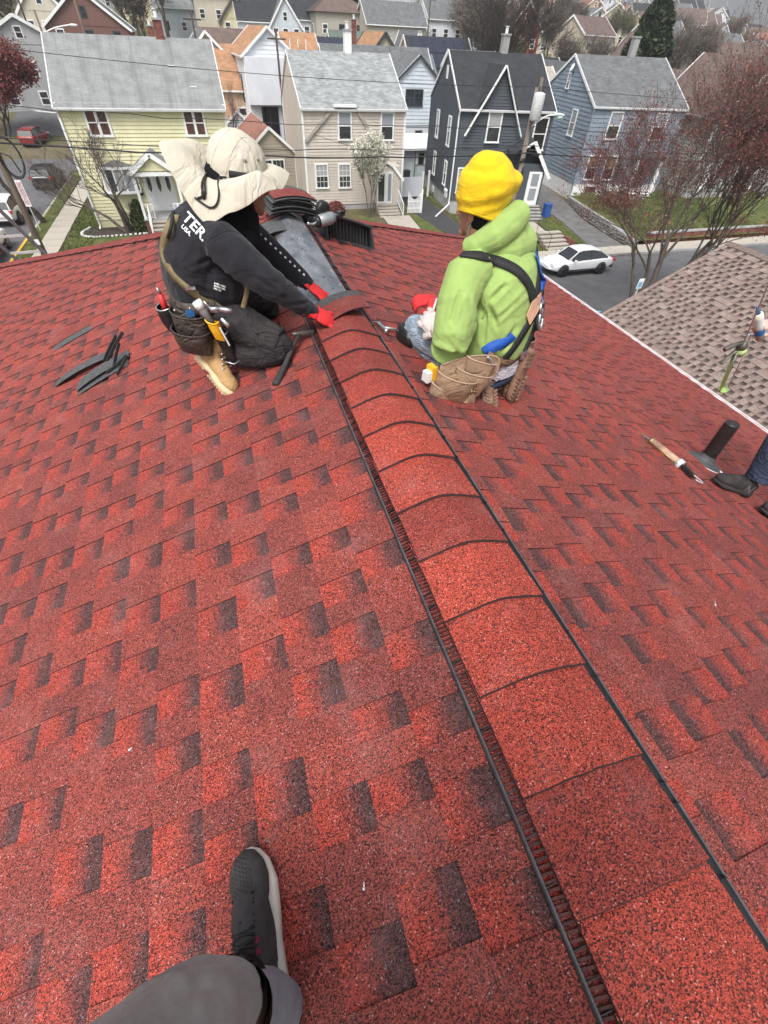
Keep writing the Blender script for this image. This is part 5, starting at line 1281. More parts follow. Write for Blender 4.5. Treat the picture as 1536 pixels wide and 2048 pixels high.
# conifer
def conifer(label, base, h, rad, seed, n=9000, leaf='needles', size=.42, name='conifer_tree', cat='tree', pw=.85, long=2.2, bare=.06):
    r = np.random.default_rng(seed); T = thing(name, label, cat, base)
    seg = [(np.array([0, 0, -.2]), np.array([0, 0, h * .95]), rad * .09, .03)]; link(seg_mesh('trunk', seg, 'bark_dark'), 'trunk', T)
    t = r.random(n) ** .8; z = h * (bare + (1 - bare) * t); lay = np.sin(z * 2.4 + r.normal(size=n) * .3) * .12
    R = rad * np.power(1 - t, pw) * (.35 + .65 * np.sqrt(r.random(n))) + .05; a = r.random(n) * 2 * PI
    R = R * (1 + .22 * np.sin(a * 5 + z * .9) + lay); C_ = np.stack([R * np.cos(a), R * np.sin(a), z - R * .22], 1)
    link(leaf_mesh('crown', C_, size, leaf, seed, long), 'crown', T); return T
conifer('tall dark conifer behind the blue house', (60.5, 73.5, gz(60.5, 73.5)), 15.6, 5.2, 3, 22000, size=.34, pw=.62)
conifer('slender dark evergreen in the upper row of houses left of the brown hipped roof', (9.5, 150, gz(9.5, 150)), 8, 2.6, 4, 2500, size=.6)
conifer('dark evergreen beside the cream stone house in the upper rows', (36, 137, gz(36, 137)), 9, 3.4, 5, 3000, size=.6, pw=.5)
conifer('narrow clipped evergreen in the yard of the pale grey house', (.6, 67.5, G), 3.4, .75, 6, 2500, size=.16, pw=.5, name='shrub', cat='shrub')
conifer('round dark shrub beside the narrow clipped evergreen', (1.7, 68.3, G), 1.5, .7, 7, 1500, size=.14, pw=.35, name='shrub', cat='shrub')
conifer('loose dark green yew bush left of the yellow house porch', (-5.55, 41.3, G), 2.0, .75, 8, 5000, leaf='shrub_leaf', size=.085, pw=.45, name='shrub', cat='shrub', long=2.)
conifer('low leafy bush at the foot of the yellow house near the porch stair', (-1.6, 40.8, G), 1.0, .6, 9, 2000, leaf='shrub_leaf', size=.07, pw=.4, name='shrub', cat='shrub')
conifer('clipped brown red hedge bush under the taupe house windows', (9.6, 43.9, G), .9, .8, 12, 2600, leaf='red_buds', size=.06, pw=.3, name='shrub', cat='shrub')
tree('small bare bush against the yellow house wall under the bow window', (-6.0, 41.9, G), [(0, 0, (0, 0, 1), .8, .02), (.1, 0, (.3, 0, 1), .8, .02), (0, 0, (-.3, 0, 1), .7, .02)], 3, seed=15, thick=.006, name='shrub', cat='shrub')
# bare and fuzzy trees scattered over the hill: a few source trees, each copied with its own label
src = []
for k in range(5):
    rng = random.Random(60 + k); segs = []; tips = []
    for s_ in range(rng.choice((1, 2))): grow(rng, (0, 0, -.3), (rng.uniform(-.12, .12), 0, 1), 4.0, .22, 0, segs, tips, 3, (3, 4), .62, .70, .13, .14)
    nr = np.random.default_rng(k); t = np.repeat(np.array(tips), 6, 0); t = t + nr.normal(size=t.shape) * .45
    src.append((seg_mesh('trunk', segs, 'bark_dark' if k % 2 else 'bark_grey', .03), leaf_mesh('crown', t, .05, 'fuzz_olive' if k == 3 else 'fuzz', k, 14.0, (0, 0, 1))))
SP = [(.475, 100, 1.7, 'dense grey brown bare tree towering left of the big bare tree'), (.50, 118, 1.6, 'twiggy bare tree behind the timbered gable house'), (.455, 125, 1.5, 'hazy bare tree above the white walled solar roof house'), (.53, 100, 1.2, 'bare tree left of the red gable house'),
      (.62, 120, 1.3, 'brown bare tree between red house and ochre house'), (.655, 100, 1.1, 'bare tree in front of the cream stucco gable'), (.68, 135, 1.4, 'bare twig crown over the low dark roofs'), (.72, 105, 1.1, 'olive twigged tree just left of the conifer'),
      (.75, 150, 1.3, 'bare tree on the slope behind the conifer'), (.905, 84, 1.5, 'bare tree right of the dark conifer'), (.95, 100, 1.5, 'tall bare tree between the conifer and the long white house'), (1.0, 120, 1.4, 'bare tree by the stone terrace'),
      (.885, 150, 1.4, 'bare tree upslope of the conifer tip'), (1.06, 150, 1.3, 'bare tree near the skyline at right'), (1.02, 205, 1.6, 'bare tree breaking the skyline'), (-.16, 130, 2.0, 'dark bare tree at the top left behind the cream house'),
      (-.20, 118, 1.8, 'bare tree left of the narrow cream house'), (-.235, 140, 2.0, 'bare tree in the top left corner'), (-.07, 128, 2.0, 'bare tree behind the red brick house'), (-.045, 118, 1.6, 'bare tree over the street lamps'), (-.02, 140, 2.0, 'bare tree left of the tan brown roof'),
      (-.09, 150, 2.2, 'bare wood edge tree at the top left'), (.275, 150, 1.0, 'bare tree beside the grey long roof'), (.38, 140, 1.2, 'bare tree right of the mint house'), (.245, 112, .8, 'thin bare tree before the cream stone house'), (.58, 175, 1.5, 'bare tree in the upper slope behind red gable'),
      (.64, 190, 1.5, 'bare tree high above the beige roof'), (.84, 195, 1.6, 'bare tree at the top over the ochre house'), (.39, 100, 1.0, 'dead brown conical tree left of the dark solar roof'), (-.13, 160, 2.2, 'grey bare tree along the top edge at left')]
for i, (u, Y, s, lab) in enumerate(SP):
    x = u * Y; T = thing('bare_tree', lab, 'tree', (x, Y, gz(x, Y)), i * 1.3, 'bare trees among the houses on the hill')
    s *= .85; T.scale = (s, s, s * .95)
    a, b = src[i % 5]; link(a, 'trunk', T); link(b, 'crown', T)
# far woods and crest as one mass
nr = np.random.default_rng(5); pts = []
for _ in range(900):
    Y = nr.uniform(150, 420); u = nr.uniform(-.3, 1.2); x = u * Y
    if noise.noise(Vector((x * .02, Y * .02, 3))) < -.02: continue
    h = nr.uniform(3, 7); n = 16; c = nr.normal(size=(n, 3)) * [1.6, 1.6, h * .28] + [x, Y, gz(x, Y) + h * .55]; pts.append(c)
me = leaf_mesh('woods', np.concatenate(pts), .75, 'fuzz', 3, 3.0, (0, 0, 1)); o = link(me, 'woods'); o['kind'] = 'stuff'

# ================================================================== poles, lamps, wires
mat('pole_wood', (.24, .20, .165), .95, var=.2, scale=3, bmp=.01, bscale=30, stretch=(1, 1, .1)); mat('pole_wood_dark', (.17, .125, .095), .95, var=.2, scale=3, stretch=(1, 1, .1)); mat('wire_black', (.02, .02, .022), .6); mat('lamp_glass', (.42, .62, .56), .3, var=.05); mat('transformer_grey', (.56, .57, .58), .5, var=.05)
PX, PY = 18.35, 30.2
T = thing('utility_pole', 'wooden utility pole with grey transformer and lamp arm behind the man in green', 'utility pole', (PX, PY, G))
mb = MB(); mb.tube([(PX, PY, G - .3), (PX, PY, -1.75)], [.17, .12], 12); mb.build('pole', 'pole_wood', T, True, world=True)
mb = MB(); mb.box((PX - .02, PY - .3, -1.6 - .1), (.1, .12, .7)); mb.box((PX + .25, PY + .1, -1.75), (.09, .1, .6)); mb.build('bracket', 'pole_wood', T, world=True)
mb = MB(); mb.tube([(PX - .02, PY - .42, z) for z in (-3.15, -3.1, -3.08, -2.02, -2.0, -1.93)], [.20, .29, .31, .31, .30, .12], 18); mb.build('transformer', 'transformer_grey', T, True, world=True)
mb = MB(); mb.tube([(PX - .1, PY - .42, -1.95), (PX - .1, PY - .42, -1.72)], .05, 8); mb.tube([(PX + .14, PY - .4, -1.95), (PX + .14, PY - .4, -1.75)], .04, 8); mb.build('bushing', 'dark_trim', T, world=True)
mb = MB(); mb.tube(lerp_path([(PX, PY, -3.55), (PX + .5, PY, -3.2), (PX + 1.1, PY, -2.95), (PX + 1.6, PY, -2.95)], 5), .035, 8); mb.build('lamp_arm', 'white_metal', T, True, world=True)
mb = MB(); mb.tube([(PX + 1.45, PY, -2.92), (PX + 1.6, PY, -2.90), (PX + 2.1, PY, -2.94), (PX + 2.2, PY, -2.98)], [(.05, .05), (.09, .14), (.08, .14), (.03, .05)], 12); mb.build('lamp_head', 'transformer_grey', T, True, world=True)
mb = MB(); mb.ell((PX + 1.88, PY, -3.03), (.24, .16, .12)); mb.build('lamp_lens', 'lamp_glass', T, True, world=True)
mb = MB(); mb.tube([(PX - .3, PY - .15, -5.05), (PX + .1, PY - .15, -4.95)], .08, 8); mb.tube([(PX + .05, PY - .2, -5.3), (PX + .05, PY - .2, -5.8)], .07, 8); mb.tube([(PX + .6, PY - .1, -4.75), (PX + 1.0, PY - .1, -4.75)], .09, 8); mb.build('splice_case', 'wire_black', T, True, world=True)
QX, QY = -9.25, 30.1
T = thing('utility_pole', 'brown utility pole with coiled cable loop at the left edge', 'utility pole', (QX, QY, G))
mb = MB(); mb.tube([(QX, QY, G - .3), (QX + .05, QY, .5)], [.17, .12], 12); mb.build('pole', 'pole_wood_dark', T, True, world=True)
mb = MB()
for k in range(3): mb.tube([(QX + .55 + (.42 + .02 * k) * math.cos(a), QY - .2 - .03 * k, -4.55 + (.72 + .03 * k) * math.sin(a)) for a in np.linspace(0, 2 * PI, 25)], .03, 6)
mb.tube([(QX, QY - .15, -4.3), (QX + .55, QY - .2, -4.5), (QX + .7, QY - .2, -5.1)], .03, 6); mb.build('cable_loop', 'wire_black', T, True, world=True)
mb = MB(); mb.box((QX + .0, QY - .19, -8.0), (.2, .02, .25)); mb.build('tag_plate', 'white_metal', T, world=True)
def wire(label, pts, r=.014, sag=.35, n=14, clutter=0):
    mb = MB(); rng = random.Random(len(label))
    for a, b in zip(pts, pts[1:]):
        a, b = Vector(a), Vector(b); L = [a.lerp(b, k / n) - Vector((0, 0, sag * 4 * (k / n) * (1 - k / n) + (rng.uniform(-.03, .03) * clutter if 0 < k < n else 0))) for k in range(n + 1)]; mb.tube(L, r, 5, cap=False)
    tag(mb.build('overhead_wire', 'wire_black', smooth=True), label, 'wire', 'overhead wires along the street')
wire('thick black cable bundle strung low across the yellow and taupe fronts', [(-40, 29.9, -4.0), (QX, 29.9, -4.0), (PX, 29.9, -4.62), (60, 29.9, -5.4)], .035, .35, 18, 1)
wire('upper black cable just above the thick bundle', [(-40, 29.8, -3.75), (QX, 29.8, -3.78), (PX, 29.8, -4.25), (60, 29.8, -5.0)], .018, .32, 18, 1)
wire('thin wire crossing the yellow house roof and the pole top', [(-40, 29.8, -.35), (QX, 30.1, -.85), (PX, 30.1, -1.75), (60, 30, -2.4)], .013, .3)
wire('twisted service wire drooping across the upper windows', [(-40, 30.4, -2.4), (QX, 30.4, -2.7), (PX, 30.4, -3.45), (60, 30.4, -4.2)], .016, .3, 18, 2)
wire('service drop from the pole to the charcoal house', [(PX, PY, -3.8), (19.6, 42.5, -6.2)], .012, .3)
wire('service drop from the pole to the blue house corner', [(PX, PY, -3.6), (33.4, 45.0, -4.0)], .012, .6)
wire('loose service drop hanging along the taupe house side', [(PX, PY, -4.5), (7.4, 46.0, -5.4)], .012, .9)
# tall thin poles in the back, and street lamps over the side street
def lamp(label, base, h, arm, head='white_metal'):
    T = thing('street_lamp', label, 'street lamp', base); mb = MB(); mb.tube([(0, 0, -.3), (0, 0, h)], [.13, .09], 8); mb.build('pole', 'pole_wood_dark', T, True)
    mb = MB(); mb.tube(lerp_path([(0, 0, h * .86), (arm * .5, 0, h * .9), (arm, 0, h * .92)], 4), .05, 6); mb.build('arm', 'white_metal', T, True)
    mb = MB(); mb.ell((arm * 1.12, 0, h * .92), (.42, .2, .1)); mb.build('lamp_head', head, T, True); return T
lamp('street lamp with long pale arm nearest the yellow house roof corner', (-12.9, 70, G), 11.0, 2.6); lamp('second street lamp arm reaching over the dark red house', (-12.6, 96, gz(-12, 96)), 11, 3.0); lamp('far street lamp left of the tan brown roof', (-5.6, 128, gz(-5, 128)), 10, 2.6)
for lab, x, y, h in (('dark thin pole rising between the yellow and white houses', 1.1, 64, 11.5), ('tall back yard pole right of the white gabled house', 7.6, 56, 10.6), ('thin pole before the timbered gables in the middle distance', 34.5, 90, 12.5), ('leaning dark pole at the upper left behind the lamps', -19.5, 98, 14)):
    T = thing('utility_pole', lab, 'utility pole', (x, y, gz(x, y))); mb = MB(); mb.tube([(0, 0, -.3), (0, 0, h)], [.14, .08], 8); mb.build('pole', 'bark_dark', T, True)
    mb = MB(); mb.box((0, 0, h - .6), (1.6, .1, .1)); mb.build('crossarm', 'bark_dark', T)
# folded garden umbrella? a closed dark parasol stands in the yard by the pale grey house
T = thing('sign', 'blue and white disabled parking sign on the verge beyond the brown roof', 'sign', (18.9, 18.1, G))
mb = MB(); mb.tube([(0, 0, 0), (0, 0, 3.0)], .03, 6); mb.build('post', 'transformer_grey', T)
mb = MB(); mb.box((0, -.03, 2.85), (.30, .02, .45)); mb.build('plate', 'white_metal', T); mb = MB(); mb.box((0, -.045, 2.80), (.22, .006, .24)); mb.build('blue_field', 'blue_paint', T)
sheet('road_marking', [(18.6, 21.0), (20.3, 21.3), (20.3, 21.5), (18.6, 21.2)], .03, 'blue_paint')
T = thing('sign', 'tall white and pink parking notice board on the side street verge', 'sign', (-12.5, 42.2, G)); mb = MB(); mb.tube([(0, 0, 0), (0, 0, 2.0)], .03, 6); mb.build('post', 'transformer_grey', T)
mat('notice_pink', (.60, .42, .44), .6, var=.3, scale=12)
mb = MB(); mb.box((0, -.03, 2.35), (.36, .02, 1.5)); mb.build('plate', 'white_metal', T); mb = MB(); mb.box((0, -.045, 2.35), (.28, .006, 1.3)); mb.build('print', 'notice_pink', T)

# ================================================================== ladder on the front eave
mat('ladder_rail', (.26, .22, .22), .5, .5, var=.15, scale=10); mat('ladder_rung', (.72, .72, .70), .35, .5, var=.05)
T = thing('ladder', 'aluminium extension ladder standing above the front eave at the far left', 'ladder', (-3.1, 10.2, G))
a0, a1 = Vector((-2.55, 10.9, -4.6)), Vector((-3.45, 10.05, -2.15)); wv = Vector((-.50, -.05, 0))
for off in (Vector((0, 0, 0)), wv): mb = MB(); mb.beam(a0 + off, a1 + off, .03, .07, up=(0, 1, .3)); mb.build('rail', 'ladder_rail', T, world=True)
for k in range(8): t = .12 + .115 * k; p = a0.lerp(a1, t); mb = MB(); mb.beam(p, p + wv, .035, .035); mb.build('rung', 'ladder_rung', T, world=True)

# ================================================================== cars
mat('car_white', (.78, .79, .80), .22, var=.01, spec=.7); mat('car_black', (.02, .02, .024), .2, spec=.7); mat('car_red', (.22, .02, .025), .25, spec=.7); mat('car_glass', (.02, .023, .026), .04, spec=.9, var=.1); mat('tyre', (.018, .018, .018), .85); mat('rim', (.35, .35, .36), .3, .8); mat('rim_dark', (.05, .05, .055), .3, .6); mat('tail_red', (.45, .015, .02), .25); mat('headlamp', (.65, .68, .70), .15, spec=.9); mat('car_trim', (.03, .03, .032), .6); mat('plate', (.62, .60, .52), .6)
def car(label, loc, rz, paint, kind='sedan', L=4.85, W=1.85, H_=1.45, lower=None, rim='rim'):
    """local x = forward, y = left, z up; body is a loft of cross-sections"""
    T = thing('car', label, 'car' if kind != 'pickup' else 'pickup truck', loc, rz)
    hb = {'sedan': .88, 'suv': .98, 'pickup': 1.12}[kind]
    if kind == 'sedan': prof = [(-.5, .55, .62), (-.485, .38, .92), (-.40, .33, .99), (-.28, .25, .98), (-.10, .22, .95), (.12, .22, .93), (.24, .24, .90), (.36, .26, .82), (.46, .34, .70), (.5, .42, .58)]
    elif kind == 'suv': prof = [(-.5, .42, .85), (-.49, .34, 1.05), (-.42, .32, 1.08), (-.25, .28, 1.06), (.0, .26, 1.04), (.16, .26, 1.02), (.28, .28, .98), (.40, .30, .92), (.47, .36, .80), (.5, .44, .66)]
    else: prof = [(-.5, .5, 1.08), (-.495, .48, 1.12), (-.3, .46, 1.12), (-.1, .44, 1.12), (.1, .44, 1.12), (.22, .44, 1.10), (.35, .46, 1.06), (.46, .5, .98), (.5, .56, .85)]
    mb = MB(); R = []
    for (t, zb, zt) in prof:
        e = 1 - .20 * max(0, (abs(t) - .36) / .14) ** 2; hw = W / 2 * e; x = t * L; zm = zb + (zt - zb) * .55
        half = [(.0, zb), (hw * .86, zb), (hw * .97, zb + .07), (hw, zm), (hw * .985, zt - .10), (hw * .93, zt - .02), (hw * .80, zt + .005), (0, zt + .03)]
        R.append([Vector((x, y, z)) for y, z in half] + [Vector((x, -y, z)) for y, z in half[-2:0:-1]])
    mb.grid(R, closed=True); mb.face(R[0]); mb.face(R[-1][::-1])
    body = mb.build('body', paint, T, True)
    md = body.modifiers.new('bevel', 'SUBSURF'); md.levels = 1; md.render_levels = 1
    # wheel arches as dark cups, wheels
    wr = .34 if kind == 'sedan' else .38; wx = (.30 * L, -.29 * L)
    for x in wx:
        for s in (-1, 1):
            mb = MB(); mb.tube([(x, s * (W / 2 - .22), wr + .02), (x, s * (W / 2 + .004), wr + .02)], wr + .06, 22, up=(0, 0, 1)); mb.build('wheel_arch', 'car_trim', T, True)
            wh = MB(); wh.tube([(x, s * (W / 2 - .20), wr), (x, s * (W / 2 - .02), wr), (x, s * (W / 2 + .012), wr)], [wr, wr, wr * .93], 24, up=(0, 0, 1)); wo = wh.build('wheel', 'tyre', T, True)
            q = MB(); q.tube([(x, s * (W / 2 + .006), wr), (x, s * (W / 2 + .018), wr)], wr * .70, 22, up=(0, 0, 1)); q.build('hub_well', 'car_trim', wo, True)
            for k in range(5):
                a = 2 * PI * k / 5 + .3; q = MB(); p0 = Vector((x, s * (W / 2 + .022), wr)); p1 = p0 + Vector((math.cos(a), 0, math.sin(a))) * wr * .66; q.beam(p0, p1, .07, .02, up=(0, 1, 0)); q.build('spoke', rim, wo)
            q = MB(); q.tube([(x + math.cos(a) * wr * .68, s * (W / 2 + .02), wr + math.sin(a) * wr * .68) for a in np.linspace(0, 2 * PI, 20)], .018, 5); q.build('rim', rim, wo, True)
    # greenhouse
    if kind == 'sedan': gp = [(-.40, 1.0, .70), (-.27, 1.33, .60), (-.12, 1.43, .58), (.03, 1.42, .58), (.10, 1.36, .60), (.235, .95, .73)]
    elif kind == 'suv': gp = [(-.475, 1.06, .80), (-.43, 1.52, .68), (-.2, 1.66, .64), (.03, 1.64, .64), (.10, 1.56, .66), (.24, 1.04, .78)]
    else: gp = [(-.12, 1.12, .80), (-.095, 1.78, .66), (0.0, 1.86, .64), (.10, 1.84, .64), (.15, 1.76, .66), (.255, 1.12, .80)]
    sc = H_ / {'sedan': 1.45, 'suv': 1.68, 'pickup': 1.88}[kind]
    g = MB(); zb = hb - .02; rows = []
    top = []
    for (t, z, hwf) in gp: top.append((t * L, z * sc, W * hwf / 2 * 1.12))
    # pillars + roof skin painted; glass side, front and rear as separate panes
    roofp = [p for p in top[1:-1]]
    rr = MB(); rr.grid([[Vector((x, y * hw, z + .03 * (1 - abs(y)))) for y in (-1, -.6, 0, .6, 1)] for x, z, hw in roofp]); rr.grid([[Vector((x, y * hw, z - .03)) for y in (-1, 1)] for x, z, hw in roofp]); rf = rr.build('cabin_roof', paint, T, True)
    A, Z = top[0], top[-1]; f, b = roofp[-1], roofp[0]
    q = MB(); q.face([(Z[0], -Z[2] * .92, hb), (Z[0], Z[2] * .92, hb), (f[0], f[2] * .93, f[1]), (f[0], -f[2] * .93, f[1])]); q.build('windscreen', 'car_glass', T)
    q = MB(); q.face([(A[0], A[2] * .92, A[1]), (A[0], -A[2] * .92, A[1]), (b[0], -b[2] * .93, b[1]), (b[0], b[2] * .93, b[1])]); q.build('rear_window', 'car_glass', T)
    for s in (-1, 1):
        hwb = W / 2 * .93; xm = (A[0] + Z[0]) / 2 - .1
        for (xa, xb_) in ((A[0] + .15, xm), (xm + .05, Z[0] - .18)):
            def topat(x):
                for (x0, z0, h0), (x1, z1, h1) in zip(top, top[1:]):
                    if x0 <= x <= x1: f_ = (x - x0) / (x1 - x0); return z0 + (z1 - z0) * f_, h0 + (h1 - h0) * f_
                return hb, hwb
            n_ = 6; P1 = []; 
            for i in range(n_ + 1):
                x = xa + (xb_ - xa) * i / n_; z, h = topat(x); z = max(z - .05, hb + .01); k = (z - hb) / (1.5 * sc - hb + .01)
                P1.append((Vector((x, s * hwb, hb + .01)), Vector((x, s * (hwb + (h - hwb) * min(1, k + .1)), z))))
            q = MB(); q.grid([[a_, b__] for a_, b__ in P1]); q.build('side_window', 'car_glass', T)
        for (x0, z0, h0), (x1, z1, h1), nm in ((top[-1], roofp[-1], 'a'), (top[0], roofp[0], 'c')):
            q = MB(); q.beam((x0, s * h0 * .94, hb - .01), (x1, s * h1 * .98, z1 - .01), .07, .05); q.build('pillar', paint, T)
        q = MB(); q.beam((xm + .02, s * hwb, hb), (xm + .02, s * topat(xm)[1], topat(xm)[0] - .02), .07, .03); q.build('pillar', 'car_trim', T)
        q = MB(); q.ell((Z[0] - .35, s * (W / 2 + .10), hb + .08), (.09, .11, .07), 0, 10, 6); q.build('door_mirror', paint, T, True)
        q = MB(); q.box((L * .462, s * W * .33, (.66 if kind == 'sedan' else .82)), (.2, W * .2, .13), rz=s * -.35); q.build('headlight', 'headlamp', T)
        q = MB(); q.box((-L * .478, s * W * .36, (.82 if kind == 'sedan' else .92)), (.12, W * .24, .16), rz=s * .28); q.build('tail_light', 'tail_red', T)
        for dx in (-.13, .04): q = MB(); q.box((L * dx, s * (W / 2 * .985), hb - .12), (.18, .02, .03)); q.build('door_handle', paint, T)
        q = MB(); q.box((L * .0, s * (W / 2 * .99), .36), (L * .42, .03, .08)); q.build('sill', lower or 'car_trim', T)
    q = MB(); q.box((L * .488, 0, .48), (.1, W * .6, .2)); q.build('grille', 'car_trim', T)
    q = MB(); q.box((-L * .492, 0, .62 if kind == 'sedan' else .78), (.06, .34, .15)); q.build('number_plate', 'plate', T)
    q = MB(); q.box((-L * .488, 0, .42), (.1, W * .86, .16)); q.build('bumper', lower or 'car_trim', T)
    if kind == 'pickup':
        q = MB(); q.box((-.30 * L, 0, 1.10), (.36 * L, W * .80, .04)); q.build('bed_cover', 'car_trim', T)
    return T
car('white sedan with black wheels driving on the street below the brown roof', (22.5, 27.6, G + .02), PI, 'car_white', 'sedan', 4.9, 1.86, 1.45, rim='rim_dark')
car('white compact suv parked in the old driveway beside the blue house', (31.2, 50.5, G + .06), math.radians(80), 'car_white', 'suv', 4.5, 1.85, 1.62)
car('white crossover parked on the side street under the ladder', (-15.0, 46.0, G + .03), math.radians(88), 'car_white', 'suv', 4.6, 1.85, 1.62)
car('white pickup with dark red lower panel in the lower left corner', (-14.6, 37.2, G + .03), math.radians(92), 'car_white', 'pickup', 5.4, 1.95, 1.85, lower='car_red')
car('black sedan parked on the side street beside the pavement', (-14.3, 57.0, G + .03), math.radians(88), 'car_black', 'suv', 4.7, 1.85, 1.60)
car('dark red suv further up the side street below the red tree', (-18.6, 75.5, gz(-18, 75) + .03), math.radians(80), 'car_red', 'suv', 4.7, 1.85, 1.62)
# ================================================================== people
mat('skin', (.40, .215, .145), .55, var=.07, scale=12, bmp=.0006, bscale=300); mat('skin_dark', (.27, .135, .09), .5, var=.08, scale=12); mat('skin_light', (.62, .38, .30), .55, var=.05)
mat('hoodie_black', (.019, .019, .024), .92, var=.12, scale=18, bmp=.0008, bscale=600, sheen=.12, spec=.2); mat('hood_black', (.011, .011, .013), .95, var=.12, spec=.15); mat('trousers_black', (.030, .027, .029), .9, var=.2, scale=14, bmp=.001, bscale=400, spec=.25, dirt=(.075, .065, .062), dirt_amt=.5)
mat('hoodie_green', (.295, .415, .128), .95, var=.035, scale=10, bmp=.0008, bscale=500, sheen=.08, spec=.15); mat('beanie_yellow', (.72, .49, .018), .95, var=.05, scale=30, bmp=.0012, bscale=500, sheen=.1, spec=.1)
mat('jeans_light', (.30, .38, .47), .9, var=.16, scale=9, bmp=.0008, bscale=500, dirt=(.20, .22, .25), dirt_amt=.6); mat('jeans_navy', (.030, .042, .085), .9, var=.2, scale=8, bmp=.001, bscale=400)
mat('jogger_grey', (.29, .275, .262), .95, var=.09, scale=7, bmp=.001, bscale=400, dirt=(.13, .105, .09), dirt_amt=.6, sheen=.2); mat('sock_grey', (.27, .28, .31), .95, var=.08, scale=40, bmp=.001, bscale=500)
mat('canvas_hat', (.53, .495, .405), .92, var=.035, scale=10, bmp=.0008, bscale=500, dirt=(.48, .43, .33), dirt_amt=.45); mat('cord_black', (.012, .012, .013), .7); mat('grommet', (.26, .25, .20), .5, .3)
mat('boot_tan', (.40, .245, .105), .8, var=.12, scale=16, bmp=.001, bscale=200, dirt=(.30, .18, .08), dirt_amt=.6); mat('sole_tan', (.60, .46, .28), .8, var=.1, scale=20); mat('boot_brown', (.17, .095, .05), .8, var=.2, scale=14, bmp=.0015, bscale=150, dirt=(.26, .17, .10), dirt_amt=.6); mat('sole_brown', (.20, .105, .065), .85, var=.2, scale=25, dirt=(.30, .20, .15), dirt_amt=.6)
mat('suede_black', (.028, .024, .024), .92, var=.25, scale=15, bmp=.001, bscale=200, dirt=(.07, .05, .045), dirt_amt=.5); mat('knit_charcoal', (.048, .044, .044), .85, var=.15, scale=25, bmp=.0008, bscale=500); mat('midsole_white', (.68, .62, .56), .7, var=.08, scale=14, dirt=(.4, .3, .25), dirt_amt=.5); mat('rubber_black', (.012, .012, .013), .35, var=.1)
mat('glove_red', (.62, .022, .028), .8, var=.08, scale=30, bmp=.0008, bscale=600); mat('glove_coat', (.035, .035, .04), .6, var=.3, scale=20); mat('glove_white', (.62, .56, .54), .9, var=.08, scale=20, bmp=.001, bscale=500, dirt=(.42, .36, .33), dirt_amt=.6)
mat('webbing_olive', (.19, .15, .075), .8, var=.12, scale=30, bmp=.0008, bscale=400); mat('webbing_black', (.014, .014, .016), .75, var=.2, scale=30, bmp=.0008, bscale=400); mat('webbing_blue', (.010, .085, .40), .7, var=.1, scale=30, bmp=.0008, bscale=400)
mat('leather_tan', (.33, .215, .135), .75, var=.16, scale=9, bmp=.0015, bscale=90, dirt=(.17, .105, .07), dirt_amt=.7); mat('leather_dark', (.055, .042, .034), .6, var=.3, scale=9, bmp=.0015, bscale=90, dirt=(.12, .10, .085), dirt_amt=.6); mat('leather_edge', (.38, .26, .175), .8, var=.1)
mat('pad_peach', (.62, .36, .24), .7, var=.04); mat('steel', (.55, .56, .58), .28, .9, var=.08, scale=15); mat('white_print', (.72, .72, .72), .8, var=.03); mat('shirt_white', (.58, .57, .62), .9, var=.05, bmp=.001, bscale=200); mat('plastic_yellow', (.78, .42, .02), .45, var=.08); mat('plastic_white', (.72, .73, .72), .4, var=.03); mat('plastic_black', (.014, .014, .015), .4, var=.15); mat('plastic_red', (.55, .03, .03), .4); mat('shoe_grey', (.14, .13, .13), .8); mat('lace_maroon', (.22, .02, .06), .7)
mat('nail_brass', (.42, .32, .16), .35, .8); mat('plastic_blue', (.03, .16, .42), .4)

for n_, s_, d_, st_ in (('canvas_hat', 6, .0032, (1, 1, .6)), ('hoodie_black', 4, .003, (1, 1, 1.6)), ('hoodie_green', 3.5, .0012, (1, 1, 1.5)), ('trousers_black', 7, .005, (1, 1, 2)), ('jogger_grey', 4, .003, (1, 1, 1)), ('jeans_navy', 9, .010, (1, 1, 2)), ('jeans_light', 10, .008, (1, 1, 2)), ('leather_tan', 6, .003, (1, 1, 1)), ('leather_dark', 7, .005, (1, 1, 1)), ('boot_tan', 8, .002, (1, 1, 1)), ('boot_brown', 12, .006, (1, 1, 1)), ('glove_white', 10, .002, (1, 1, 1)), ('shirt_white', 9, .008, (1, 1, 2)), ('beanie_yellow', 3, .002, (1, 1, 3))): crease(n_, s_, d_, st_)
def frame_M(o, X, Z):
    X = Vector(X).normalized(); Z = Vector(Z); Z = (Z - X * Z.dot(X)).normalized(); Y = Z.cross(X)
    return Matrix(((X.x, Y.x, Z.x, o[0]), (X.y, Y.y, Z.y, o[1]), (X.z, Y.z, Z.z, o[2]), (0, 0, 0, 1)))
def put(o, M, par):
    """transform mesh by M into world and hang it under par"""
    o.data.transform(M); o.parent = par; o.matrix_parent_inverse = mw(par).inverted(); return o
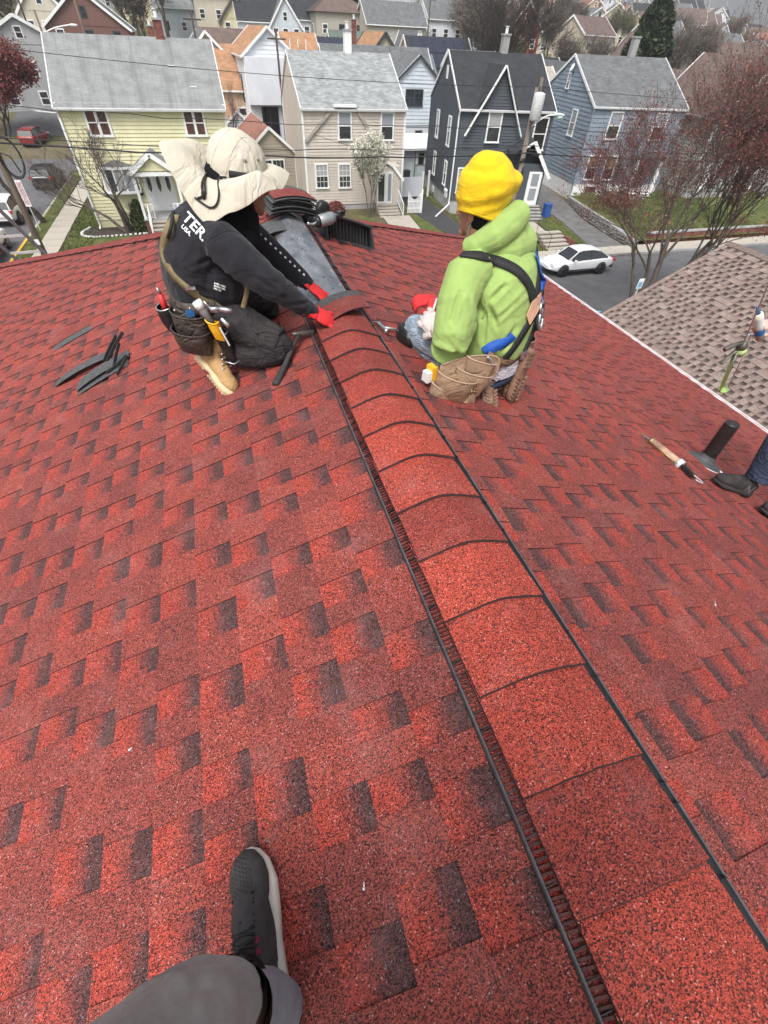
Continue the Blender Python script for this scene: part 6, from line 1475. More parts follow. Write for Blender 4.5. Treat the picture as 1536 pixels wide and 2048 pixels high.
def shoe(par, M, upper, sole, style, L=.30, names=('boot', 'sole')):
    k = L / .30
    u = MB(); u.ell((.235 * k, 0, .048), (.062 * k, .046, .036 if style != 'boot' else .044)); u.ell((.15 * k, 0, .058), (.10 * k, .043, .05)); u.ell((.065 * k, 0, .065), (.062 * k, .039, .062))
    if style == 'boot': u.tube([(.075 * k, 0, .06), (.065 * k, 0, .12), (.055 * k, 0, .185)], [(.05, .043), (.052, .045), (.058, .052)], 14, up=(1, 0, 0))
    else: u.tube([(.13 * k, 0, .06), (.08 * k, 0, .085), (.055 * k, 0, .105)], [(.04, .036), (.048, .040), (.044, .038)], 14, up=(1, 0, 0))
    uo = blob(names[0], u, [upper], None, .004, 3, wrinkle=folds(.0012, (40, 30, 30), .0006), world=False); put(uo, M, par)
    prof = [(0, .012), (.01, .026), (.04, .035), (.09, .033), (.13, .034), (.18, .043), (.225, .048), (.265, .040), (.288, .024), (.298, .006)]
    h = .030 if style == 'boot' else .026; R = []
    for (x, wd) in prof:
        zt = h + (.006 if style == 'boot' else (.012 if x < .1 else .004)); zb = 0 if not (style == 'boot' and .105 < x < .135) else .010
        if style != 'boot': zb = .0 + .02 * max(0, (x - .24) / .06)
        R.append([Vector((x * k, s * ww, z)) for s, ww, z in ((-1, wd * .92, zb), (-1, wd * 1.06, (zb + zt) / 2), (-1, wd * .98, zt), (1, wd * .98, zt), (1, wd * 1.06, (zb + zt) / 2), (1, wd * .92, zb))])
    s = MB(); s.grid(R, closed=True); s.face(R[0]); s.face(R[-1][::-1])
    so = s.build(names[1], sole, None, True); put(so, M, uo); so.parent = uo; so.matrix_parent_inverse = mw(uo).inverted()
    if style == 'boot':
        t = MB()
        for i in range(7):
            for sd_ in (-1, 1): t.box(((.15 + .02 * i) * k, sd_ * .028, -.002), (.011, .028, .010), rz=sd_ * .5)
        for i in range(4):
            for sd_ in (-1, 1): t.box(((.02 + .022 * i) * k, sd_ * .018, -.002), (.013, .022, .010))
        t.ell((.20 * k, 0, -.002), (.02, .012, .006)); to = t.build('tread', sole, None); put(to, M, uo); to['kind'] = 'stuff'
    # laces
    l = MB(); n = 6
    for i in range(n):
        f = i / (n - 1); x = (.185 - .10 * f) * k; z = .098 + .075 * f if style == 'boot' else .092 + .03 * f; wv_ = .026; z0_ = 0
        if style == 'boot': x = (.19 - .085 * f) * k; z = .099 + .088 * f
        else: x = (.215 - .085 * f) * k; z = .088 + .028 * f
        l.tube([(x, -wv_, z - .008), (x - .004, 0, z + .004), (x - .012, wv_, z - .006)], .0036, 5); l.tube([(x, wv_, z - .008), (x - .004, 0, z + .006), (x - .012, -wv_, z - .006)], .0030, 5)
    lo = l.build('lace', 'boot_brown' if style == 'boot' else 'cord_black', None, True); put(lo, M, uo)
    if style == 'boot':
        e = MB()
        for i in range(n):
            f = i / (n - 1); x = (.19 - .085 * f) * k; z = .097 + .088 * f
            for sd_ in (-1, 1): e.ell((x, sd_ * .029, z - .010), (.0062, .005, .0062), 0, 8, 5)
        eo = e.build('eyelet', 'steel', None, True); put(eo, M, uo)
    return uo
def hand(par, M, mats_, curl=.55, name='glove', cuff=True, spread=1., s=1., thumb_in=.3):
    u = MB(); u.ell((.048 * s, 0, 0), (.054 * s, .043 * s, .019 * s)); u.tube([(-.035 * s, 0, 0), (.01 * s, 0, 0)], [(.020 * s, .029 * s), (.021 * s, .034 * s)], 12, up=(0, 0, 1))
    for (y, Lf, r) in ((.031, .066, .0098), (.011, .074, .0102), (-.010, .070, .0100), (-.030, .055, .0090)):
        p = Vector((.072 * s, y * s, 0)); a = 0.; pts = [p, Vector((.090 * s, y * s * 1.02 * spread, .001))]; d = curl
        for seg, ln in enumerate((.42, .33, .25)):
            a += d * (.75 if seg == 0 else 1.0); q = pts[-1] + Vector((math.cos(a), .12 * y / .03 * (spread - 1), -math.sin(a))) * Lf * ln * s; pts.append(q)
        u.tube(pts, [r * s * 1.1, r * s * 1.12, r * s, r * s * .95, r * s * .8], 8)
    t0 = Vector((.018 * s, .030 * s, -.004)); u.tube([t0, t0 + Vector((.022, .024, -.010)) * s, t0 + Vector((.048, .030 - .02 * thumb_in, -.026)) * s, t0 + Vector((.068, .026 - .05 * thumb_in, -.040)) * s], [.015 * s, .0135 * s, .0115 * s, .009 * s], 8)
    o = blob(name, u, mats_, None, .0032, 2, world=False)
    if len(mats_) > 1:
        for p in o.data.polygons:
            if p.normal.z < -.15 or (p.center.x > .125 * s): p.material_index = 1
    put(o, M, par)
    if cuff: c = MB(); c.tube([(-.045 * s, 0, 0), (-.03 * s, 0, 0), (-.012 * s, 0, 0)], [(.026 * s, .034 * s), (.025 * s, .033 * s), (.022 * s, .031 * s)], 16, cap=False, up=(0, 0, 1)); co = c.build('cuff', mats_[0], None, True); put(co, M, o)
    return o
def pocket(mb, c, X, Z, N, w_, h, dep, m=0, rim=1, taper=.82, n=12):
    """bulging leather pocket, open at the top with a rolled rim"""
    c, X, Z, N = Vector(c), Vector(X).normalized(), Vector(Z).normalized(), Vector(N).normalized(); rows = []; inner = []
    for j in range(7):
        v = j / 6; ww = w_ / 2 * (taper + (1 - taper) * v); dd = dep * (.35 + .65 * math.sin(min(1, v * 1.3) * PI / 2)) if v < 1 else dep
        r = [c + X * (-ww * math.cos(PI * i / n)) + Z * (h * (v - 1) - (.10 * h * math.sin(PI * i / n) if v > .9 else 0)) + N * (dd * math.sin(PI * i / n) ** .75) for i in range(n + 1)]; rows.append(r)
    mb.grid(rows, m); mb.grid([[p - N * .004 for p in r][::-1] for r in rows[2:]], m)
    mb.face(rows[0][::-1], m); mb.tube(rows[-1], .0042, 6, rim); mb.face([rows[-1][0], rows[-1][-1], rows[0][-1], rows[0][0]], m)
def dashes(txt_lens, size, tree, o, xd, yd, m, par):
    mb = MB(); o, xd, yd = Vector(o), Vector(xd), Vector(yd)
    for r, lens in enumerate(txt_lens):
        x = 0
        for ln in lens:
            k = max(1, int(ln)); 
            for i in range(k):
                a = o + xd * x + yd * (-r * size * 1.5); q = [snap(tree, a + xd * u + yd * v, .002)[0] for u, v in ((0, 0), (size * .55, 0), (size * .55, size), (0, size))]
                mb.face(q); x += size * .75
            x += size * .5
    mb.build('lettering', m, par)

# ------------------------------------------------------------------ man in black hoodie, kneeling left of the ridge
A = thing('person', 'person in black hooded sweatshirt, cream flap hat and red gloves kneeling left of the ridge', 'person', (0, 2.45, -1.3))
b = MB(); b.ell((.135, 2.58, -.515), (.088, .072, .108)); b.ell((.165, 2.58, -.575), (.058, .050, .050)); b.tube([(.05, 2.57, -.68), (.10, 2.575, -.58)], .055, 12)
b.tube([(.205, 2.58, -.50), (.238, 2.583, -.535), (.205, 2.582, -.548)], [.010, .014, .012], 8); b.ell((.212, 2.581, -.568), (.014, .022, .006)); b.ell((.208, 2.581, -.578), (.013, .019, .006)); b.ell((.192, 2.581, -.608), (.022, .026, .018)); b.ell((.205, 2.58, -.482), (.014, .052, .008))
b.tube([(-.16, 2.56, -1.0), (-.10, 2.56, -.72), (.05, 2.57, -.64)], [(.15, .12), (.16, .12), (.07, .07)], 12, up=(0, 1, 0)); b.tube([(-.02, 2.39, -.69), (.17, 2.29, -.83), (.34, 2.325, -.98)], [.05, .045, .03], 10); b.tube([(.06, 2.72, -.69), (.24, 2.79, -.86), (.40, 2.742, -1.0)], [.05, .045, .03], 10)
b.tube([(-.13, 2.47, -1.02), (.17, 2.28, -1.12), (-.1, 2.42, -1.16)], [.08, .055, .04], 10); b.tube([(-.1, 2.67, -1.02), (.19, 2.77, -1.09), (-.1, 2.86, -1.19)], [.08, .055, .04], 10)
bo = blob('body', b, ['skin_dark'], A, .0055, 2)
e = MB()
for s in (-1, 1): e.ell((.213, 2.581 + s * .030, -.508), (.008, .013, .007), 0, 10, 6)
eo = e.build('eye', 'plastic_white', bo, True, world=True)
h = MB()
h.tube([(-.15, 2.57, -1.06), (-.175, 2.56, -.97), (-.185, 2.56, -.87), (-.165, 2.56, -.77), (-.11, 2.56, -.69), (-.04, 2.565, -.63), (.03, 2.57, -.60)], [(.185, .135), (.19, .14), (.195, .145), (.205, .15), (.205, .14), (.17, .11), (.10, .09)], 20, up=(0, 1, 0))
h.tube([(-.07, 2.47, -.66), (-.015, 2.385, -.675), (.055, 2.335, -.735), (.165, 2.285, -.83), (.255, 2.30, -.905), (.345, 2.325, -.985)], [.075, .088, .086, .072, .060, .047], 16); h.tube([(.0, 2.66, -.66), (.06, 2.735, -.685), (.15, 2.77, -.77), (.24, 2.79, -.86), (.33, 2.765, -.94), (.405, 2.742, -1.0)], [.075, .085, .078, .068, .057, .045], 16)
h.ell((-.075, 2.49, -.865), (.135, .13, .155)); h.ell((-.03, 2.56, -.80), (.14, .17, .14))
scA = seg_creases([((.09, 2.25, -.77), (.20, 2.22, -.86)), ((.12, 2.24, -.84), (.23, 2.25, -.89)), ((.02, 2.30, -.78), (-.10, 2.35, -.84)), ((.03, 2.33, -.82), (-.03, 2.35, -.95)), ((-.04, 2.36, -.72), (-.20, 2.40, -.78)), ((-.22, 2.42, -.90), (-.05, 2.38, -.95)), ((.24, 2.26, -.92), (.33, 2.29, -.94)), ((-.25, 2.45, -.82), (-.10, 2.38, -.90))], .009, .009)
def wrA(p):
    f = folds(.0045, (9, 9, 15), .0010, 3.)(p) + scA(p)
    for (c_, r_, ax, kf) in ((Vector((.17, 2.285, -.83)), .10, Vector((.7, .1, -.65)), 75), (Vector((.33, 2.32, -.97)), .05, Vector((.7, .1, -.7)), 150), (Vector((-.12, 2.5, -.98)), .14, Vector((.1, 0, 1)), 55)):
        d = (p - c_).length
        if d < r_ * 2: f += .005 * math.exp(-(d / r_) ** 2) * math.sin((p - c_).dot(ax) * kf + noise.noise(p * 12) * 3)
    return f
ho = blob('hoodie', h, ['hoodie_black'], A, .007, 3, wrA)
hd = MB(); hd.ell((.075, 2.575, -.50), (.112, .108, .130)); hd.tube([(.02, 2.57, -.64), (.075, 2.575, -.60), (.09, 2.575, -.54)], [(.125, .105), (.115, .095), (.10, .09)], 18, up=(0, 1, 0)); hd.tube([(.10, 2.50, -.54), (.135, 2.51, -.62), (.13, 2.53, -.70)], .045, 10); hd.tube([(.10, 2.65, -.54), (.135, 2.64, -.62), (.13, 2.62, -.70)], .045, 10); hd.ell((.10, 2.57, -.70), (.08, .12, .07))
blob('hood', hd, ['hood_black'], A, .007, 3, folds(.006, (14, 10, 8), .001, 9.))
cu = MB(); cu.tube([(.335, 2.323, -.975), (.372, 2.332, -1.005)], [.043, .038], 16, cap=False); cu.tube([(.395, 2.744, -.99), (.425, 2.735, -1.02)], [.041, .036], 16, cap=False); cu.build('cuff', 'hoodie_black', ho, True, world=True)
tr = MB(); tr.ell((-.15, 2.565, -1.06), (.165, .185, .115)); tr.tube([(-.12, 2.47, -1.05), (.02, 2.38, -1.07), (.12, 2.305, -1.105), (.175, 2.275, -1.125)], [.120, .104, .088, .078], 16); tr.ell((.175, 2.275, -1.135), (.066, .066, .07)); tr.tube([(.18, 2.26, -1.150), (.07, 2.285, -1.185), (-.04, 2.35, -1.20), (-.10, 2.41, -1.18)], [.066, .062, .060, .060], 14)
tr.tube([(-.10, 2.67, -1.03), (.06, 2.74, -1.04), (.16, 2.775, -1.065), (.205, 2.785, -1.095)], [.125, .11, .10, .085], 16); tr.tube([(.2, 2.785, -1.12), (.05, 2.85, -1.20), (-.10, 2.9, -1.26)], [.08, .075, .06], 14)
def wrT(p):
    f = folds(.007, (12, 12, 22), .0015, 5.)(p); d = (p - Vector((.19, 2.27, -1.1))).length
    if d < .22: f += .005 * math.exp(-(d / .11) ** 2) * math.sin(p.z * 95 + p.x * 60 + noise.noise(p * 10) * 3)
    return f
to = blob('trousers', tr, ['trousers_black'], A, .007, 3, wrT)
bt = bvh_of(to)
cp = MB(); o_ = Vector((.07, 2.26, -1.05)); q = [snap(bt, o_ + Vector((.11 * u, -.05 * u - .02 * v, -.10 * v)), .006)[0] for u, v in ((0, 0), (.35, -.1), (.75, 0), (1, .3), (1, 1), (.5, 1.1), (0, .9))]
cp.face(q); cp.tube(q + [q[0]], .003, 5); cp.build('cargo_pocket', 'trousers_black', to, world=True)
shoe(A, frame_M((-.262, 2.455, -1.235), (.42, -.82, -.36), (.62, -.22, .50)), 'boot_tan', 'sole_tan', 'boot', .32)
shoe(A, frame_M((-.30, 2.93, -1.40), (.55, -.75, .1), (.3, 0, 1)), 'boot_tan', 'sole_tan', 'boot', .30)
hand(A, frame_M((.366, 2.325, -1.000), (.82, .10, -.50), (.45, -.35, .8)), ['glove_red', 'glove_coat'], .50, s=1.30, spread=1.25); hand(A, frame_M((.415, 2.735, -1.012), (.70, -.42, -.50), (.5, -.2, .8)), ['glove_red', 'glove_coat'], .55, s=1.25, spread=1.2)
tv = bvh_of(ho)
xd = Vector((.0552, 0, -.088)).normalized(); xd = Vector((.058, .012, -.085)).normalized(); yd = Vector((.082, .02, .056)).normalized()
lay_text('TER.', .062, tv, (-.158, 2.40, -.580), xd, yd, 'white_print', ho, .0035)
lay_text('USA.', .024, tv, (-.170, 2.40, -.612), xd, yd, 'white_print', ho, .0035)
dashes([(4, 4), (5, 3), (3, 2)], .008, tv, (-.085, 2.35, -.835), Vector((.9, 0, -.43)).normalized(), Vector((.3, 0, .95)).normalized(), 'white_print', ho)
mb = MB()
for k in range(13):
    t = k / 12; p = Vector((.11, 2.72, -.67)).lerp(Vector((.385, 2.70, -.945)), t); q = [snap(tv, p + Vector((dx, 0, dz)), .002)[0] for dx, dz in ((0, 0), (.008, -.009), (.014, -.004), (.006, .006))]; mb.face(q)
mb.build('sleeve_print', 'white_print', ho, world=True)
# hat
cr = MB(); cr.ell((.120, 2.575, -.430), (.132, .120, .125), 0, 24, 14); cr.ell((.110, 2.575, -.395), (.112, .105, .098), 0, 20, 12); cr.tube([(.12, 2.575, -.475), (.12, 2.575, -.425)], [(.126, .118), (.131, .121)], 24, up=(1, 0, 0))
def wrH(p): return folds(.0055, (13, 13, 7), .0012, 2.)(p)
hat = blob('hat', cr, ['canvas_hat'], A, .006, 3, wrH)
inn = []; out = []; NA = 48
ctl = [(0, .352, 2.60, -.478), (28, .318, 2.50, -.492), (52, .262, 2.425, -.496), (78, .165, 2.385, -.515), (100, .075, 2.365, -.545), (122, .005, 2.375, -.590), (142, -.060, 2.40, -.605), (160, -.125, 2.44, -.545), (176, -.175, 2.49, -.435), (188, -.190, 2.55, -.345), (205, -.165, 2.62, -.335), (228, -.08, 2.68, -.36), (255, .02, 2.72, -.44), (290, .16, 2.735, -.47), (325, .29, 2.69, -.475), (360, .352, 2.60, -.478)]
def ring(th):
    for (a0, *p0), (a1, *p1) in zip(ctl, ctl[1:]):
        if a0 <= th <= a1: t = (th - a0) / (a1 - a0); t = t * t * (3 - 2 * t) * .35 + t * .65; return Vector(p0).lerp(Vector(p1), t)
G_ = []; rng = random.Random(3); 
for i in range(NA):
    th = 360 * i / NA; a = math.radians(-th); ip = Vector((.118 + .122 * math.cos(a), 2.575 + .114 * math.sin(a), -.452 + .014 * math.cos(a))); op = ring(th); row = []
    for j in range(9):
        t = j / 8; p = ip.lerp(op, t); p.z += .020 * math.sin(t * PI) * (1 if th < 60 or th > 300 else 2.2); ww = .010 * t * math.sin(th * .11 + 1.3) + .013 * t * noise.noise(Vector((th * .035, t * 1.4, 5))); p.z += ww + .006 * t * noise.noise(Vector((th * .12, t * 3, 1))); p.x += ww * .5; p.y += .006 * t * noise.noise(Vector((th * .1, t * 2, 9)))
        row.append(p)
    G_.append(row)
br = MB(); br.grid([[G_[i][j] for i in range(NA)] for j in range(9)], closed=True)
bme = br.build('brim', 'canvas_hat', A, True, world=True); md = bme.modifiers.new('s', 'SOLIDIFY'); md.thickness = .0035; md = bme.modifiers.new('ss', 'SUBSURF'); md.levels = 1; md.render_levels = 2
tb = bvh_of(hat)
mb = MB()
for sp in (((.06, 2.46, -.44), (.085, 2.46, -.39), (.12, 2.47, -.345), (.16, 2.49, -.32), (.20, 2.50, -.345), (.235, 2.51, -.40), (.245, 2.52, -.44)), ((.0, 2.50, -.43), (.03, 2.49, -.37), (.07, 2.51, -.325), (.11, 2.53, -.30)), ((.0, 2.49, -.44), (.05, 2.46, -.445), (.10, 2.45, -.452), (.17, 2.45, -.458), (.25, 2.50, -.46))): mb.tube([snap(tb, p, .0003)[0] for p in lerp_path(sp, 5)], .0017, 5)
mb.build('seam', 'canvas_hat', hat, True, world=True)
pp = [snap(tb, Vector((x, y, z)), .003) for x, y, z in ((.075, 2.46, -.437), (.12, 2.455, -.444), (.16, 2.46, -.449), (.20, 2.475, -.452), (.232, 2.51, -.455), (.245, 2.55, -.455))]
mb = MB(); ribbon(mb, [p for p, n in pp], [n for p, n in pp], .026, .002); mb.build('hat_band', 'cord_black', hat, True, world=True)
mb = MB()
for x, y, z in ((.150, 2.465, -.395), (.205, 2.48, -.395)): p, n = snap(tb, Vector((x, y, z)), .001); mb.ell(p, (.008, .003, .008), 0, 12, 6)
mb.build('grommet', 'grommet', hat, True, world=True)
tb2 = bvh_of(bme)
path = lerp_path([snap(tb2, Vector(p), .006)[0] for p in ((.06, 2.45, -.445), (.028, 2.42, -.452), (.018, 2.41, -.50), (.0, 2.40, -.535), (-.03, 2.40, -.545), (-.065, 2.41, -.525), (-.085, 2.42, -.512))], 5)
mb = MB(); mb.tube(path, .0042, 6); mb.tube(lerp_path([snap(tb2, Vector(p), .006)[0] for p in ((.015, 2.45, -.425), (-.02, 2.44, -.437), (-.045, 2.43, -.47), (-.05, 2.42, -.505), (-.075, 2.42, -.515))], 5), .0048, 6); mb.tube(lerp_path([snap(tb2, Vector(p), .008)[0] for p in ((.0, 2.44, -.43), (-.03, 2.43, -.455), (-.038, 2.42, -.50), (-.055, 2.42, -.512))], 5), .0042, 6); p = snap(tb2, Vector((-.046, 2.42, -.505)), .01)[0]; mb.ell(p, (.009, .009, .018)); mb.build('chin_cord', 'cord_black', hat, True, world=True)
# olive work suspenders
def strap(par, tree, pts, wd, m, off=.004, name='strap', th=.003, free=()):
    pp = []
    for i, p in enumerate(pts):
        if i in free: pp.append((Vector(p), (-Vector(p)).normalized()))
        else: pp.append(snap(tree, Vector(p), off))
    P_ = lerp_path([p for p, n in pp], 5); Nn = []
    if not free: P_ = [snap(tree, p, off)[0] for p in P_]
    for _ in range(2): P_ = [P_[0]] + [(P_[i - 1] + P_[i] * 2 + P_[i + 1]) / 4 for i in range(1, len(P_) - 1)] + [P_[-1]]
    for i in range(len(P_)): f = i / 5; a = min(int(f), len(pp) - 1); b_ = min(a + 1, len(pp) - 1); Nn.append(pp[a][1].lerp(pp[b_][1], f - int(f)).normalized())
    mb = MB(); ribbon(mb, P_, Nn, wd, th); return mb.build(name, m, par, True, world=True)
strap(A, tv, [(-.175, 2.42, -.575), (-.235, 2.44, -.64), (-.275, 2.46, -.72), (-.26, 2.42, -.80), (-.20, 2.36, -.855), (-.14, 2.32, -.895), (-.08, 2.32, -.935)], .038, 'webbing_olive', .006, free=(1, 2))
strap(A, tv, [(.066, 2.425, -.865), (.058, 2.40, -.90), (.035, 2.39, -.95), (.015, 2.38, -.985), (-.01, 2.38, -.985)], .024, 'webbing_olive', .006, free=(0, 1, 2, 3, 4))
strap(A, tv, [(-.18, 2.40, -.56), (-.21, 2.41, -.61), (-.24, 2.43, -.66)], .014, 'webbing_black', .010, free=(1, 2), name='strap')
mb = MB(); mb.box((-.195, 2.345, -.845), (.045, .012, .012)); mb.build('buckle', 'steel', A, world=True)

# ------------------------------------------------------------------ man in green hoodie, sitting back on his heels right of the ridge
B = thing('person', 'person in lime green hoodie, yellow beanie and safety harness kneeling right of the ridge', 'person', (1.2, 2.0, -1.35))
F = Vector((-.48, .87, 0)).normalized(); Lt = Vector((.87, .48, 0)).normalized()
hc = Vector((1.145, 2.165, -.535))
b = MB(); Mh = Matrix(((F.x, -Lt.x, 0), (F.y, -Lt.y, 0), (F.z, 0, 1)))
b.ell(hc, (.098, .076, .112), M=Mh); b.ell(hc + F * .03 + Vector((0, 0, -.065)), (.058, .052, .045), M=Mh)
def hp(f, l, z): return hc + F * f + Lt * l + Vector((0, 0, z))
b.tube([hp(.085, 0, -.005), hp(.118, 0, -.035), hp(.088, 0, -.045)], [.010, .014, .012], 8); b.ell(hp(.088, 0, -.066), (.013, .022, .006), M=Mh); b.ell(hp(.085, 0, -.077), (.012, .018, .006), M=Mh); b.ell(hp(.072, 0, -.105), (.022, .026, .018), M=Mh)
for s in (-1, 1): b.ell(hp(-.010, s * .077, -.012), (.020, .007, .030), M=Mh)
b.tube([hp(-.01, 0, -.05), hp(-.03, 0, -.14), (1.2, 2.11, -.74)], [.062, .06, .075], 14)
b.tube([(1.24, 2.02, -1.2), (1.25, 2.06, -.9), (1.22, 2.1, -.72)], [(.17, .12), (.18, .12), (.12, .08)], 12, up=Lt); b.tube([(1.03, 1.98, -.76), (.95, 1.88, -1.02), (.965, 2.06, -1.035)], [.05, .045, .03], 10); b.tube([(1.42, 2.22, -.78), (1.40, 2.40, -1.02), (1.12, 2.40, -1.03)], [.05, .045, .03], 10)
b.tube([(1.14, 2.02, -1.18), (.93, 2.31, -1.15), (1.13, 2.0, -1.27)], [.08, .055, .04], 10); b.tube([(1.33, 2.08, -1.2), (1.16, 2.42, -1.24), (1.3, 2.0, -1.32)], [.08, .055, .04], 10)
bo = blob('body', b, ['skin'], B, .0055, 2)
e = MB()
for s in (-1, 1): e.ell(hp(.083, s * .030, .012), (.008, .013, .007), 0, 10, 6, M=Mh)
e.build('eye', 'plastic_white', bo, True, world=True)
mb = MB(); ear = hp(-.012, -.083, -.045); mb.tube([ear + Vector((.009 * math.cos(a), 0, .009 * math.sin(a))) for a in np.linspace(0, 2 * PI, 12)], .0018, 5); mb.beam(ear + Vector((0, 0, -.01)), ear + Vector((0, 0, -.048)), .004, .003); mb.beam(ear + Vector((-.011, -.0, -.024)), ear + Vector((.011, 0, -.024)), .004, .003); mb.build('earring', 'steel', bo, world=True)
hr = MB(); hr.ell(hc + F * -.025 + Vector((0, 0, -.01)), (.088, .080, .085), M=Mh); blob('hair', hr, ['hood_black'], B, .006, 2)
h = MB()
h.tube([(1.265, 2.0, -1.17), (1.285, 2.0, -1.08), (1.30, 2.02, -.98), (1.305, 2.05, -.88), (1.29, 2.08, -.79), (1.25, 2.10, -.72), (1.21, 2.12, -.67)], [(.20, .15), (.215, .158), (.228, .165), (.243, .168), (.24, .158), (.18, .12), (.10, .09)], 22, up=Lt)
h.tube([(1.12, 2.02, -.73), (1.035, 1.985, -.755), (.985, 1.93, -.85), (.955, 1.87, -.96), (.945, 1.865, -1.02)], [.085, .098, .096, .094, .092], 16); h.tube([(.945, 1.87, -1.03), (.965, 1.94, -1.055), (.985, 2.0, -1.045)], [.088, .074, .055], 16)
h.tube([(1.36, 2.17, -.73), (1.45, 2.235, -.76), (1.47, 2.32, -.88), (1.42, 2.41, -1.0)], [.085, .095, .088, .078], 16); h.tube([(1.42, 2.41, -1.02), (1.28, 2.42, -1.04), (1.12, 2.40, -1.03)], [.076, .066, .05], 14)
scB = seg_creases([((1.10, 1.88, -.82), (1.22, 1.87, -1.0)), ((1.11, 1.88, -.87), (1.13, 1.86, -1.05)), ((1.07, 1.89, -.95), (.92, 1.80, -.98)), ((1.08, 1.87, -1.0), (.95, 1.79, -1.05)), ((1.15, 1.86, -1.09), (1.33, 1.88, -1.05)), ((.99, 1.93, -.79), (1.09, 1.90, -.90)), ((1.33, 1.91, -.82), (1.17, 1.88, -.94)), ((1.00, 1.86, -.90), (1.08, 1.88, -.98)), ((1.20, 1.88, -.76), (1.13, 1.89, -.84)), ((1.22, 1.85, -1.10), (1.30, 1.87, -.96)), ((.89, 1.83, -.91), (1.00, 1.83, -.99)), ((.90, 1.81, -.97), (.98, 1.79, -1.045)), ((.975, 1.90, -.78), (.93, 1.86, -.91)), ((1.03, 1.93, -.80), (1.05, 1.89, -.92))], .0105, .010)
def wrB(p):
    f = folds(.0035, (8, 8, 13), .0008, 7.)(p) + scB(p)
    for (c_, r_, ax, kf, am) in ((Vector((1.05, 1.93, -.98)), .12, Vector((.75, 0, .65)), 48, .010), (Vector((.95, 1.87, -1.05)), .09, Vector((.3, .5, -.8)), 70, .006), (Vector((1.12, 1.90, -.85)), .10, Vector((.8, .1, .55)), 55, .007), (Vector((1.26, 1.88, -1.12)), .14, Vector((.1, 0, 1)), 55, .006)):
        d = (p - c_).length
        if d < r_ * 2: f += am * math.exp(-(d / r_) ** 2) * math.sin((p - c_).dot(ax) * kf + noise.noise(p * 9) * 2.5)
    return f
ho = blob('hoodie', h, ['hoodie_green'], B, .007, 3, wrB)
hd = MB(); hd.tube([(1.075, 2.10, -.675), (1.11, 2.06, -.655), (1.17, 2.04, -.62), (1.24, 2.05, -.575), (1.30, 2.08, -.545), (1.33, 2.12, -.56)], [.040, .052, .064, .070, .060, .045], 14); hd.tube([(1.08, 2.12, -.69), (1.17, 2.06, -.69), (1.28, 2.05, -.67), (1.37, 2.10, -.665), (1.40, 2.17, -.70)], [.035, .060, .078, .074, .05], 14); hd.ell((1.27, 2.09, -.635), (.115, .085, .070)); hd.tube([(1.33, 2.11, -.56), (1.37, 2.13, -.62), (1.38, 2.16, -.69)], [.04, .05, .045], 10)
blob('hood', hd, ['hoodie_green'], ho, .006, 3, folds(.006, (9, 9, 12), .0008, 1.7))
be = MB(); be.tube([(1.125, 2.135, -.560), (1.135, 2.14, -.52), (1.150, 2.145, -.46), (1.160, 2.15, -.41), (1.160, 2.15, -.365), (1.158, 2.15, -.33)], [(.106, .100), (.116, .108), (.132, .122), (.126, .12), (.092, .09), (.04, .04)], 24, up=(1, 0, 0)); be.ell((1.235, 2.14, -.435), (.078, .08, .058)); be.ell((1.225, 2.145, -.50), (.062, .07, .035)); be.ell((1.135, 2.14, -.385), (.085, .085, .065))
def wrY(p):
    return folds(.0032, (5, 5, 15), .0008, 4.)(p) + .007 * math.exp(-((p.z + .485 + .25 * (1.15 - p.x)) / .022) ** 2) * -1 + .005 * math.exp(-((p.z + .45 + .3 * (1.15 - p.x)) / .02) ** 2) - .006 * math.exp(-((p.z + .525 + .2 * (1.15 - p.x)) / .014) ** 2)
hat = blob('beanie', be, ['beanie_yellow'], B, .006, 3, wrY)
j = MB(); j.ell((1.26, 2.01, -1.22), (.17, .15, .10)); j.tube([(1.13, 2.03, -1.18), (1.04, 2.16, -1.165), (.955, 2.29, -1.15), (.925, 2.335, -1.155)], [.115, .105, .092, .082], 16); j.tube([(.925, 2.335, -1.17), (1.0, 2.2, -1.22), (1.08, 2.05, -1.26)], [.075, .07, .06], 14); j.tube([(1.33, 2.1, -1.2), (1.25, 2.26, -1.22), (1.18, 2.4, -1.255)], [.115, .10, .085], 16); j.tube([(1.18, 2.4, -1.27), (1.27, 2.2, -1.32), (1.32, 2.04, -1.34)], [.07, .065, .055], 14)
blob('jeans', j, ['jeans_light'], B, .007, 3, folds(.0055, (10, 10, 16), .001, 8.))
k = MB(); kc = Vector((.895, 2.335, -1.20)); k.ell(kc + Vector((-.005, -.02, .02)), (.055, .10, .075)); kp = blob('knee_pad', k, ['plastic_black'], B, .006, 3); 
mb = MB(); mb.tube([(.86, 2.27, -1.16), (.90, 2.22, -1.14), (.98, 2.22, -1.19)], [(.02, .004)] * 3, 8); mb.build('knee_pad_strap', 'webbing_black', kp, True, world=True)
sh = MB(); sh.tube([(1.265, 1.985, -1.235), (1.262, 1.985, -1.155)], [(.197, .150), (.195, .152)], 26, up=Lt, cap=True); blob('undershirt', sh, ['shirt_white'], B, .006, 2, folds(.004, (16, 16, 30), .001, 3.))
sb = MB(); sb.tube([(1.265, 1.99, -1.265), (1.262, 1.985, -1.228)], [(.195, .147), (.2, .153)], 26, up=Lt); sb.build('waistband', 'jeans_navy', B, True, world=True)
shoe(B, frame_M((1.435, 1.865, -1.10), (-.20, -.10, -1), (-.30, .92, .05)), 'boot_brown', 'sole_brown', 'boot', .31)
shoe(B, frame_M((1.20, 1.88, -1.165), (-.02, -.50, -.72), (-.2, .72, -.4)), 'boot_brown', 'sole_brown', 'boot', .27)
